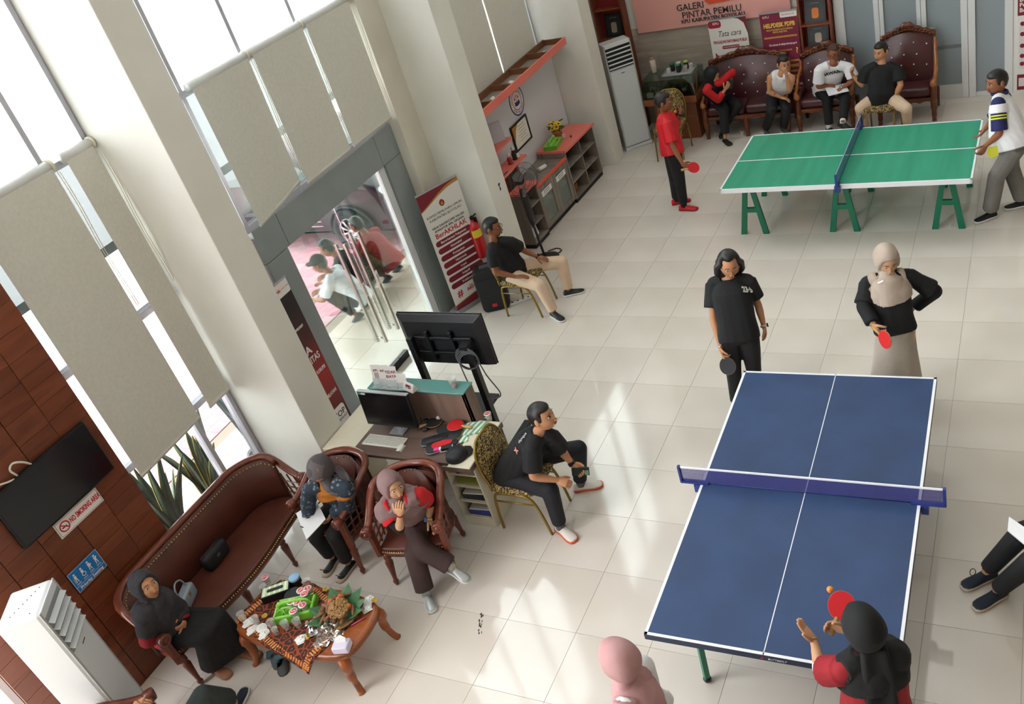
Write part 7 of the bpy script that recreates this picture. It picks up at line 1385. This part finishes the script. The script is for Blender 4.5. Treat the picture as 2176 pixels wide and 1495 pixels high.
# --- man in red jersey
P = Pose(1.66).pel((1428, 318), .93).neck((1412, 240), 1.38).head((1409, 217), 1.54); P.sh((1416, 260), 1.36, (1424, 250), 1.30).arm('R', (1430, 311), 1.06, (1451, 349), .84).arm('L', (1437, 268), 1.12, (1446, 243), 1.28).hips(-IT)
P.leg('R', (1443, 376), (1453, 434), .49).leg('L', (1433, 376), (1437, 421), .49)
r = person('man in red jersey serving at the green table', P, idir(1, .1, -.1), 'c', 'short', top=M_redj, sleeve=.82, loose=.025, bottom=M_blkt, leg_r=(.1, .08, .062), shoes=M_shr, sole=mat('sole_red', '#8f1420', .5), fdir={'R': idir(.9, .5), 'L': idir(1, 0)}, sock=M_blkt, hands={'R': dict(d=idir(.8, .1, -.7), n=idir(-.3, -.9), curl=.8), 'L': dict(d=idir(.25, .1, 1), n=idir(-1, .1), curl=.15, spread=.03)})
paddle_px(HAND(P, 'R'), (1467, 357), -.3, idir(.1, 1, .15), 'red paddle hanging from the hand of the man in the red jersey')
ball(at_len(P.j['wrL'], (1435, 237), .14, 1.34), 'orange ball tossed by the man in the red jersey')
band(r, P.j['wrL'], P.j['wrL'] - P.j['elL'], .031, .02, M_watch)
# --- man in polo walking at the far edge
P = Pose(1.68).pel((2150, 303), .94).neck((2124, 203), 1.40).head((2119, 174), 1.55); P.sh((2134, 210), 1.32, (2121, 222), 1.40).arm('R', (2110, 255), 1.08, (2093, 275), .98).arm('L', (2124, 284), 1.10, (2094, 310), .97).hips(IT)
P.leg('L', (2118, 374), (2104, 449)).leg('R', (2148, 356), (2172, 424))
r = person('man in white and navy polo walking at the end of the green table', P, idir(-1, .15, -.12), 'c', 'short', top=M_wht, sleeve=.3, loose=.035, belly=.02, bottom=M_grey, leg_r=(.105, .09, .085), shoes=M_shk, sole=M_shs, fdir={'L': idir(-1, .2), 'R': idir(-1, -.1)}, hands={'L': dict(d=idir(-.6, .1, -.8), n=idir(0, -1), curl=.8)})
M_nvy = noisy('navy_knit', '#1b1d48', '#22255a', 8, .8); M_yel = mat('yellow_trim', '#cfd23c', .7)
for s_ in 'RL':
    a, e = P.j['sh' + s_], P.j['el' + s_]; q = S(); q.sph(a + UPV * .005, .075, 12, 8); q.tube([a, a.lerp(e, .5), a.lerp(e, .9)], [.074, .078, .082], 12); me = remesh(q, .01, 3); sl = link_mesh('sleeve', me, M_nvy, r)
    for g in (.38, .48): d = (e - a).normalized(); q = S(); c = a.lerp(e, g); q.cyl(c - d * .008, c + d * .008, .0815, seg=16); q.build('sleeve_stripe', M_yel, sl, world=True)
q = S(); n_ = P.j['neck']; q.tube([n_ + UPV * .035 + Vector((.07 * math.cos(t), .07 * math.sin(t), 0)) for t in np.linspace(0, 2 * PI, 15)[:-1]], .02, 8, loop=True); q.build('collar', M_nvy, r, world=True)
q = MB(); p_ = at_len(P.j['hipL'], (2110, 316), .3, 1.0); q.M = frame(p_, IR, UPV); q.add([(-.05, .03, 0), (.04, .03, .01), (.05, -.07, .02), (-.02, -.1, .01), (-.06, -.05, .0)], [(0, 1, 2, 3, 4)]); q.build('pocket_cloth', M_yel, r, world=True)
# --- man in black tee and beige trousers on the banquet chair
def seat(P, x, y, z=.53): P.j['pel'] = Vector((x, y, z)); return P
P = seat(Pose(1.68), -.12, -2.26).neck((1050, 514), .99).head((1046, 484), 1.15); P.sh((1046, 537), .94, (1083, 514), .95).arm('R', (1053, 578), .72, (1098, 588), .60).arm('L', (1112, 531), .76, (1142, 545), .63).hips(Vector((.1, 1, 0)))
P.leg('R', (1147, 606), (1176, 661)).leg('L', (1193, 556), (1208, 614))
r = person('man in black tee and beige trousers sitting beside the white banner', P, idir(.95, .25, -.05), 'c', 'short', top=M_blk, sleeve=.7, loose=.02, bottom=M_beigec, leg_r=(.095, .078, .062), crop=.95, shoes=M_shk, sole=M_shs, glasses=M_glf, fdir={'R': idir(.45, .8), 'L': idir(1, -.05)}, hands={'R': dict(d=idir(1, .1, -.1), n=-UPV, curl=.35, spread=.03), 'L': dict(d=idir(.9, .4, -.3), n=-UPV, curl=.3, spread=.03)})
band(r, P.j['wrL'], P.j['wrL'] - P.j['elL'], .03, .022, M_watch, face=M_watch, fd=UPV)
# --- man with phone on the banquet chair by the desk
P = seat(Pose(1.70), 1.47, -5.49).neck((1146, 918), .98).head((1151, 885), 1.13); P.sh((1131, 950), .93, (1172, 928), .92).arm('R', (1133, 1012), .70, (1186, 1020), .58).arm('L', (1192, 956), .70, (1217, 986), .55).hips(Vector((-.1, 1, 0)))
P.leg('R', (1168, 1040), (1190, 1115)).leg('L', (1229, 953), (1233, 1024))
r = person('man in black tee with phone sitting on the chair next to the desk', P, idir(.9, .35, .12), 'b', 'short', top=M_blk, sleeve=.8, loose=.022, bottom=M_navyc, leg_r=(.095, .078, .062), crop=.92, shoes=M_shw, sole=M_sho, sock=mat('sock_grey', '#5c5c60', .8), fdir={'R': idir(.5, .8), 'L': idir(1, .0)}, hands={'R': dict(d=idir(.9, .3, -.4), n=idir(-.3, -.5, -.5), curl=.8), 'L': dict(d=idir(.5, .5, -.6), n=idir(-.4, .3, .6), curl=.6)})
band(r, P.j['wrL'] - (P.j['wrL'] - P.j['elL']).normalized() * .02, P.j['wrL'] - P.j['elL'], .031, .022, M_watch, face=M_watch, fd=idir(-.5, .5, .6))
q = MB(); hp = P.j['wrL'] + idir(.5, .5, -.6) * .09; ph = thing('smartphone', 'dark green phone in the hand of the man beside the desk', 'phone', tuple(hp)); q.M = frame(hp + UPV * .012 + IT * .012, idir(1, .1, -.1), idir(0, -.4, .9)); q.box((-.075, -.036, -.004), (.075, .036, .004)); q.build('case', M_phone, ph, world=True, bevel=.003); q = MB(); q.M = frame(hp + UPV * .012 + IT * .012, idir(1, .1, -.1), idir(0, -.4, .9)); q.box((.035, -.03, .004), (.068, .01, .006)); q.build('camera_block', mat('phone_mint', '#6d9a8c', .3), ph, world=True)
print_on(r, P.shirt, (1098, 957), 'X', .05, mat('print_coral', '#c98a7c', .6), .9, bold=.004, name='back_print'); print_on(r, P.shirt, (1110, 930), 'olympus', .03, M_wht, 1.1, name='back_print')
# --- woman in mauve hijab in the armchair
P = seat(Pose(1.56), .82, -6.08, .53).neck((842, 1066), .96).head((833, 1032), 1.09); P.sh((814, 1083), .91, (890, 1050), .92).arm('R', (849, 1124), .76, (850, 1093), .95).arm('L', (914, 1070), .72, (911, 1103), .62).hips(Vector((.9, .42, 0)))
P.leg('L', (880, 1175), (904, 1258)).leg_up('R', (897, 1166), .57, (961, 1203), .26)
r = person('smiling woman in mauve hijab and red shirt with crossed legs in an armchair', P, idir(.55, .8, -.05), 'd', None, top=M_redc, sleeve=.6, loose=.02, bottom=M_brownt, leg_r=(.1, .088, .088), crop=.93, shoes=M_sil, sole=M_shs, hijab=M_mauve, drape=(.22, .2), undersleeve=(M_blk, 'RL', .45, .08), fdir={'L': idir(.25, 1), 'R': idir(.75, .6, -.35)}, hands={'R': dict(d=idir(.25, .15, .9), n=idir(.2, -.9), curl=.8), 'L': dict(d=idir(.4, .6, -.6), n=idir(-.6, .2, -.3), curl=.5)}, sock=M_sil)
band(r, P.j['wrL'], P.j['wrL'] - P.j['elL'], .03, .018, mat('watch_yellow', '#d9d08a', .5), face=mat('watch_blue', '#4a6a9a', .4), fd=idir(-.6, .6, .4)); band(r, P.j['wrR'], P.j['wrR'] - P.j['elR'], .029, .006, M_dred, 'bracelet')
# --- woman in batik blouse writing
P = seat(Pose(1.56), .05, -6.05, .53).neck((697, 1024), .95).head((682, 998), 1.06); P.sh((660, 1038), .90, (734, 1038), .90).arm('R', (654, 1072), .70, (658, 1099), .62).arm('L', (738, 1076), .68, (706, 1092), .62).hips(Vector((.98, -.15, 0)))
P.leg('R', (674, 1140), (704, 1182)).leg('L', (712, 1136), (738, 1194))
r = person('woman in patterned headscarf and blue batik blouse writing on her lap', P, idir(-.25, .65, -.75), 'b', None, top=M_batik, sleeve=1.9, loose=.025, bottom=M_blkt, leg_r=(.1, .085, .065), crop=.88, shoes=M_shk, sole=M_solb, shoe_h=.62, hijab=M_scarf, drape=(.06, .05), fdir={'R': idir(-.45, .9), 'L': idir(-.55, .8)}, hands={'R': dict(d=idir(.15, .7, -.6), n=idir(.5, -.3, -.6), curl=.8), 'L': dict(d=idir(-.75, .5, -.4), n=idir(.2, -.3, .8), curl=.7)})
band(r, P.j['wrR'], P.j['wrR'] - P.j['elR'], .031, .008, M_watch, 'bracelet')
for s_ in 'RL':
    a_ = P.j['an' + s_]; fd = idir(-.5, .85); q = MB(); q.M = frame(a_ + fd * .135 - UPV * .035, fd.cross(UPV), fd * .6 + UPV); q.box((-.035, -.012, 0), (.035, .022, .006)); bo = q.build('shoe_bow', M_shk, r, world=True); q = MB(); q.M = frame(a_ + fd * .137 - UPV * .035, fd.cross(UPV), fd * .6 + UPV); q.box((-.012, -.014, .005), (.012, .024, .01)); q.build('gold_buckle', mat('buckle_gold', '#d2b074', .3, .8), bo, world=True)
pc = (onz(665, 1125, .60) + onz(690, 1085, .66)) / 2
ppr = thing('writing_pad', 'white sheet of paper on a board in the lap of the writing woman', 'paper', tuple(P.j['wrR'] + Vector((0, 0, -.03))))
c0, c1, c2, c3 = onz(629, 1090, .62), onz(672, 1062, .66), onz(692, 1102, .66), onz(651, 1146, .60)
q = MB(); q.add([c0, c1, c2, c3] + [p + Vector((0, 0, -.004)) for p in (c0, c1, c2, c3)], [(0, 1, 2, 3), (7, 6, 5, 4), (0, 4, 5, 1), (1, 5, 6, 2), (2, 6, 7, 3), (3, 7, 4, 0)]); q.build('sheet', mat('paper_white', '#dcdde0', .6), ppr, world=True)
q = MB(); dz = Vector((0, 0, -.005)); q.add([p + dz for p in (c0, c1, c2, c3)] + [p + dz * 2.5 for p in (c0, c1, c2, c3)], [(0, 1, 2, 3), (7, 6, 5, 4), (0, 4, 5, 1), (1, 5, 6, 2), (2, 6, 7, 3), (3, 7, 4, 0)]); q.build('backing_board', mat('board_brown', '#5a4434', .6), ppr, world=True)
q = S(); hp = P.j['wrR'] + idir(.15, .7, -.6) * .12; q.cyl((0, 0, 0), (0, 0, .14), .0045, seg=8); o = q.build('ballpoint_pen', M_black); o.location = hp + Vector((0, 0, -.02)); o.rotation_euler = Vector((-.5, -.35, .75)).to_track_quat('Z', 'Y').to_euler(); tag(o, 'black pen in the hand of the writing woman', 'pen')
# --- woman on the sofa
P = Pose(1.56).pel3(-.66, -7.62, .52).neck((318, 1277), .95).head((309, 1244), 1.08); P.sh((310, 1308), .91, (347, 1276), .88).arm('R', (313, 1360), .66, (363, 1336), .62).arm('L', (378, 1291), .68, (391, 1320), .60).hips(Vector((-.25, 1, 0)))
P.leg('R', (432, 1352), (452, 1412)).leg('L', (462, 1310), (512, 1378))
r = person('woman in charcoal hijab and dark red top sitting at the end of the sofa', P, idir(.75, .45, .15), 'b', None, top=M_dred, sleeve=1.9, loose=.02, skirt=(M_blkt, 'sit', .03), crop=.96, hijab=M_charh, drape=(.22, .2), shoes=mat('skin_shoe', '#9a6a50', .7), shoe_h=.7, fdir={'R': idir(.8, .5), 'L': idir(.9, .3)}, hands={'R': dict(d=idir(.9, .0, -.1), n=idir(0, -.7, .3), curl=.7), 'L': dict(d=idir(.1, .5, -.6), n=idir(-.7, .3, 0), curl=.7)})
# --- person in dark green at the near edge: only knees, a hand and a shoe are in view
P = Pose(1.65); P.j['pel'] = Vector((.02, -8.52, .52)); P.j['neck'] = Vector((-.12, -8.62, .99)); P.j['head'] = onz(200, 1538, 1.2); P.j['neck'] = P.j['head'] + Vector((.06, -.02, -.19)); P.j['pel'] = Vector((.30, -8.56, .52)); n_ = P.j['neck']; P.j['shR'] = n_ + Vector((.1, -.16, -.03)); P.j['shL'] = n_ + Vector((-.1, .16, -.03))
wl = onz(287, 1491, .66); P.j['wrL'] = wl; P.j['elL'] = P.j['shL'].lerp(wl, .5) + Vector((.0, .06, -.12)); P.j['elR'] = P.j['shR'] + Vector((.12, -.02, -.25)); P.j['wrR'] = P.j['elR'] + Vector((.22, .04, -.03)); P.hips(Vector((-.5, .85, 0)))
P.j['knL'] = onz(432, 1478, .5); P.j['anL'] = onz(497, 1492, .1); P.j['knR'] = P.j['knL'] + Vector((.14, -.22, 0)); P.j['anR'] = P.j['anL'] + Vector((.14, -.22, 0))
r = person('person in dark green sitting at the picture edge with one hand on a chair arm', P, Vector((.8, .5, 0)), 'b', 'short', top=M_blk, sleeve=.6, skirt=(M_dskirt, 'sit', .02), crop=.75, shoes=M_shn, sole=M_shs, shoe_h=.8, fdir={'L': idir(.2, -1), 'R': idir(.3, -1)}, hands={'L': dict(d=idir(1, .1, .1), n=-UPV, curl=.6)})
sc_ = onz(319, 1476, .64); f_ = Vector((.55, .83, 0)).normalized(); l_ = UPV.cross(f_); c_ = sc_ - f_ * .30 - l_ * .315; tub('tub_armchair', 'brown tub armchair at the picture edge, only its arm scroll in view', (c_.x, c_.y, 0), math.atan2(f_.x, -f_.y), .63, .60, .84, .65, 'tub armchairs by the desk')

# --- woman in pink hijab at the bottom
P = Pose(1.56); P.j['pel'] = Vector((3.66, -7.86, .86)); P.j['neck'] = Vector((3.60, -7.80, 1.29)); P.j['head'] = onz(1316, 1402, 1.42); P.j['neck'] = P.j['head'] + Vector((.05, -.06, -.17)); P.j['pel'] = P.j['neck'] + Vector((.05, -.05, -.42)); n_ = P.j['neck']; sx_ = idir(-.45, .8); P.j['shR'] = n_ - sx_ * .18 - UPV * .02; P.j['shL'] = n_ + sx_ * .18 - UPV * .02
for s_, g in (('R', -1), ('L', 1)): P.j['el' + s_] = P.j['sh' + s_] + Vector((0, 0, -.27)); P.j['wr' + s_] = P.j['el' + s_] + Vector((.02, .1, -.2))
P.hips(sx_)
for s_, g in (('R', -1), ('L', 1)): P.j['an' + s_] = Vector((P.j['hip' + s_].x, P.j['hip' + s_].y, .085)); P.j['kn' + s_] = P.j['hip' + s_].lerp(P.j['an' + s_], .5)
person('woman in dusty pink hijab standing before the blue table, seen from behind', P, idir(-.7, -.6, -.25), 'b', None, top=M_wht, sleeve=1.9, loose=.02, skirt=(M_blkt, 'stand', .03), hijab=M_pinkh, drape=(.2, .17), shoes=M_shk)
# --- player in red at the near end of the blue table
P = Pose(1.60); P.pel((1862, 1500), .90); P.neck((1850, 1384), 1.27).head((1834, 1332), 1.44); P.sh((1904, 1396), 1.24, (1790, 1424), 1.22).arm('L', (1744, 1425), 1.06, (1729, 1358), 1.12).arm('R', (1862, 1372), 1.03, (1795, 1338), 1.12).hips(idir(-1, .1))
for s_ in 'RL': P.j['an' + s_] = Vector((P.j['hip' + s_].x, P.j['hip' + s_].y - .05, .085)); P.j['kn' + s_] = P.j['hip' + s_].lerp(P.j['an' + s_], .5)
r = person('player in red shirt and black hijab serving at the near end of the blue table', P, idir(-.2, -1, -.15), 'd', None, top=M_dred, sleeve=.75, loose=.03, bottom=M_blkt, hijab=M_blkh, drape=(.16, .08), dw=.9, shoes=M_shk, undersleeve=(M_wht, 'L', .6, .28), hands={'L': dict(d=idir(-.45, -.5, .8), n=idir(.6, .1, .5), curl=.12, spread=.03), 'R': dict(d=idir(-.8, -.4, .3), n=idir(-.3, .9, .1), curl=.8)})
q = S(); n_ = P.j['neck']; bk_ = -P.fw; rings = []
for g, w in ((-.08, .07), (.08, .085), (.24, .085), (.36, .07), (.42, .03)): c = n_ - (n_ - P.j['pel']).normalized() * g + bk_ * (.07 + .07 * min(1, (g + .1) * 3)); sx_ = (P.j['shL'] - P.j['shR']).normalized(); rings.append([c + sx_ * (w * math.cos(t)) + bk_ * (.03 * math.sin(t) + .012 * math.sin(3 * t)) for t in np.linspace(0, 2 * PI, 19)[:-1]])
q.loft(rings); me = remesh(q, .009, 3); link_mesh('scarf_tail', me, M_blkh, r)
band(r, P.j['wrL'], P.j['wrL'] - P.j['elL'], .029, .006, mat('gold_bangle', '#c9a86a', .3, .9), 'bracelet')
paddle_px(HAND(P, 'R', .06), (1776, 1318), .0, -Vector(ray(1776, 1318)), 'red paddle raised by the player in the black hijab', front=M_red_r, back=M_blk_r)
ball(onz(1764, 1252, 1.16), 'orange ball tossed above the near half of the blue table')
# --- legs at the picture edge
P = Pose(1.70); P.j['anR'] = onz(2119, 1252, .09); P.j['anL'] = onz(2096, 1212, .09); kd = Vector((.36, .1, 0)); P.j['knR'] = onz(2190, 1195, .46); P.j['knL'] = onz(2172, 1132, .5); P.j['pel'] = Vector((5.78, -5.42, .53)); P.hips(Vector((.1, .98, 0)) * -1)
P.hips(Vector((-.2, -1, 0))); h_ = P.j['hipR']; P.j['knR'], P.j['knL'], P.j['anR'], P.j['anL'] = P.j['knL'], P.j['knR'], P.j['anL'], P.j['anR']
P.j['neck'] = Vector((5.86, -5.42, 1.01)); n_ = P.j['neck']; P.j['head'] = n_ + Vector((-.05, 0, .2)); P.j['shR'] = n_ + Vector((0, .18, -.02)); P.j['shL'] = n_ + Vector((0, -.18, -.02))
for s_, g in (('R', 1), ('L', -1)): P.j['el' + s_] = P.j['sh' + s_] + Vector((-.05, .03 * g, -.26)); P.j['wr' + s_] = P.j['el' + s_] + Vector((-.22, -.06 * g, .0))
r = person('person in black trousers and navy shoes sitting beyond the picture edge with papers', P, Vector((-1, 0, -.1)), 'b', 'short', top=M_wht, sleeve=.6, bottom=M_blkt, leg_r=(.095, .075, .06), shoes=M_shn, sole=M_solb, fdir={'R': idir(-1, .25), 'L': idir(-1, .35)})
for s_, nn_ in (('R', 2),): a_ = P.j['an' + s_]; q = S(); c = a_ + idir(-1, .25) * .07 + UPV * .0; q.tube([c + idir(-1, 0) * (.03 + .02 * math.cos(t)) + UPV * (.03 + .035 * math.sin(t)) for t in np.linspace(0, 2 * PI, 13)[:-1]], .003, 5, loop=True); q.build('shoe_lace', M_shk, r, world=True)
q = MB(); c0, c1, c2, c3 = onz(2144, 1097, .62), onz(2200, 1135, .62), onz(2190, 1166, .6), onz(2141, 1125, .6); pp_ = thing('paper_stack', 'white papers in the lap of the person at the picture edge', 'paper', tuple((c0 + c2) / 2)); q.add([c0, c1, c2, c3] + [p - UPV * .012 for p in (c0, c1, c2, c3)], [(0, 1, 2, 3), (7, 6, 5, 4), (0, 4, 5, 1), (1, 5, 6, 2), (2, 6, 7, 3), (3, 7, 4, 0)]); q.build('sheets', mat('paper_white', '#dcdde0', .6), pp_, world=True)
dup(bc, (5.80, -5.42, 0), -PI / 2, 'gold banquet chair under the person at the picture edge')
# --- far group on the carved suite
FV = .0115
P = Pose(1.56).pel3(1.1, 2.64, .53).neck((1510, 179), .92).head((1513, 160), 1.04); P.sh((1501, 192), .88, (1533, 174), .92).arm('R', (1526, 212), .68, (1541, 190), .82).arm('L', (1557, 153), .98, (1553, 165), .92).hips(IR)
P.leg('R', (1538, 232), (1541, 292)).leg('L', (1568, 224), (1533, 275))
r = person('woman in black hijab and red top looking at a phone on the carved sofa', P, idir(.75, .5, -.45), 'b', None, top=M_redc, sleeve=1.7, loose=.004, bottom=M_blkt, leg_r=(.1, .088, .075), crop=.85, hijab=M_blkh, drape=(.24, .22), shoes=M_shk, shoe_h=.65, vox=FV, fdir={'R': idir(.1, 1), 'L': idir(-.3, .9)}, hands={'R': dict(d=idir(.5, .2, .6), n=idir(.2, -.6, .5), curl=.7), 'L': dict(d=idir(-.1, .3, -.5), n=idir(-.4, -.6), curl=.8)})
hp = (P.j['wrR'] + P.j['wrL']) / 2 + idir(.1, .2, 0) * .06; q = MB(); q.M = frame(hp, idir(.3, .1, 1), idir(-1, .2, .3)); q.box((-.075, -.036, -.004), (.075, .036, .004)); o = q.build('smartphone', M_phone, bevel=.003); tag(o, 'dark phone held by the woman on the carved sofa', 'phone')
P = Pose(1.66).pel3(1.98, 2.66, .53).neck((1661, 158), .95).head((1665, 136), 1.09); P.sh((1637, 165), .91, (1683, 166), .91).arm('R', (1635, 196), .70, (1661, 207), .60).arm('L', (1678, 191), .78, (1671, 158), 1.02).hips(IR)
P.leg('R', (1640, 234), (1627, 273)).leg('L', (1671, 231), (1665, 270))
r = person('man in white sleeveless jersey resting his chin on his hand on the carved sofa', P, idir(.05, 1, -.15), 'b', 'short', top=M_wht, sleeveless=True, loose=.02, bottom=M_blkt, vox=FV, shoes=mat('shoe_greygreen', '#4d5a55', .7), sole=M_shs, fdir={'R': idir(-.2, 1), 'L': idir(.1, 1)}, hands={'R': dict(d=idir(.7, .4, -.3), n=-UPV, curl=.5), 'L': dict(d=idir(-.1, -.2, .8), n=idir(-.5, -.7), curl=1.0)})
q = MB(); q.M = frame(P.j['neck'] - UPV * .15 + P.fw * .135 - IR * .07, IR, UPV); q.prism([(-.012, 0), (0, -.016), (.012, 0), (.012, .016), (-.012, .016)], 0, .002); q.build('chest_badge', M_redp, r, world=True)
P = Pose(1.68).pel3(2.66, 2.68, .53).neck((1771, 136), .98).head((1771, 112), 1.12); P.sh((1742, 147), .94, (1803, 143), .94).arm('R', (1739, 184), .70, (1760, 181), .68).arm('L', (1815, 170), .73, (1789, 186), .64).hips(IR)
P.leg('R', (1757, 208), (1762, 268)).leg_up('L', (1796, 207), .58, (1791, 258), .30)
r = person('bald man in glasses and white lettered tee writing in the carved armchair', P, idir(.0, 1, -.25), 'c', 'bald', hairmat=mat('stubble', '#4a3428', .8), top=M_wht, sleeve=.8, loose=.025, bottom=M_blkt, glasses=M_glf, vox=FV, shoes=M_shk, sock=M_wht, fdir={'R': idir(0, 1), 'L': idir(.35, 1, -.2)}, hands={'R': dict(d=idir(.8, .3, -.2), n=-UPV, curl=.7), 'L': dict(d=idir(-.8, .3, -.2), n=-UPV, curl=.6)})
print_on(r, P.shirt, (1771, 154), 'BAWASLU', .062, M_ink, .1, bold=.003)
band(r, P.j['wrL'], P.j['wrL'] - P.j['elL'], .03, .02, M_silver, face=M_silver, fd=UPV)
q = MB(); hp = (P.j['wrR'] + P.j['wrL']) / 2 + IT * .06 - UPV * .03; q.M = frame(hp, IR, idir(0, -1, .25)); q.box((-.14, -.1, -.003), (.14, .1, .003)); o = q.build('note_sheet', M_wht); tag(o, 'white note sheet in the lap of the bald man', 'paper')
P = Pose(1.70).pel3(3.49, 2.12, .53).neck((1874, 135), 1.0).head((1872, 110), 1.15); P.sh((1841, 149), .96, (1908, 149), .96).arm('R', (1832, 180), .75, (1812, 160), .9).arm('L', (1914, 181), .72, (1898, 208), .55).hips(IR)
P.leg('R', (1828, 230), (1838, 268)).leg('L', (1926, 230), (1928, 262))
r = person('man in black tee and beige trousers sitting wide on a chair between the armchairs', P, idir(-.75, .6, -.05), 'b', 'short', top=M_blk, sleeve=.75, loose=.03, belly=.03, bottom=M_beigec, vox=FV, shoes=M_shk, fdir={'R': idir(-.2, 1), 'L': idir(.3, 1)}, hands={'R': dict(d=idir(-.3, .1, .8), n=idir(.7, .2), curl=.9), 'L': dict(d=idir(-.4, .4, -.7), n=idir(-.3, -.9), curl=.4)})
# --- people crouching outside the doors
def squat(label, x, y, d, topm, botm, hair='short', cap=None, **k):
    d = Vector((d[0], d[1], 0)).normalized(); l = UPV.cross(d); o = Vector((x, y, 0)); P = Pose(1.66); A = lambda f, s_, z: o + d * f + l * s_ + UPV * z
    P.j.update(pel=A(0, 0, .24), neck=A(.26, 0, .66), head=A(.36, 0, .83), shL=A(.24, .18, .63), shR=A(.24, -.18, .63), elL=A(.4, .22, .42), elR=A(.4, -.22, .42), wrL=A(.58, .12, .40), wrR=A(.58, -.12, .40)); P.hips(l)
    P.j.update(knL=A(.36, .17, .48), knR=A(.36, -.17, .48), anL=A(.1, .14, .09), anR=A(.1, -.14, .09)); return person(label, P, d + UPV * -.15, 'c', hair, top=topm, bottom=botm, capmat=cap, loose=.02, sleeve=.75, hem=-.16, shoes=M_shk, vox=FV, **k)
squat('man in white tee and black cap crouching outside the glass door', -2.46, -2.42, (-.95, -.3), M_wht, M_navyc, cap=M_blk)
squat('man in black crouching outside behind the door handles', -2.66, -1.96, (-.9, -.42), M_blk, M_blkt)
squat('man in dark red shirt crouching outside near the car wheel', -2.55, -1.5, (-1, 0), M_dred, noisy('brown_cloth', '#5a4a40', '#665448', 6, .85))
for s_ in ('workbench', 'lettering_bench'):
    if s_ in bpy.data.scenes: bpy.data.scenes.remove(bpy.data.scenes[s_])
print('tris', sum(len(o.data.polygons) for o in SC.objects if o.type == 'MESH') * 2)
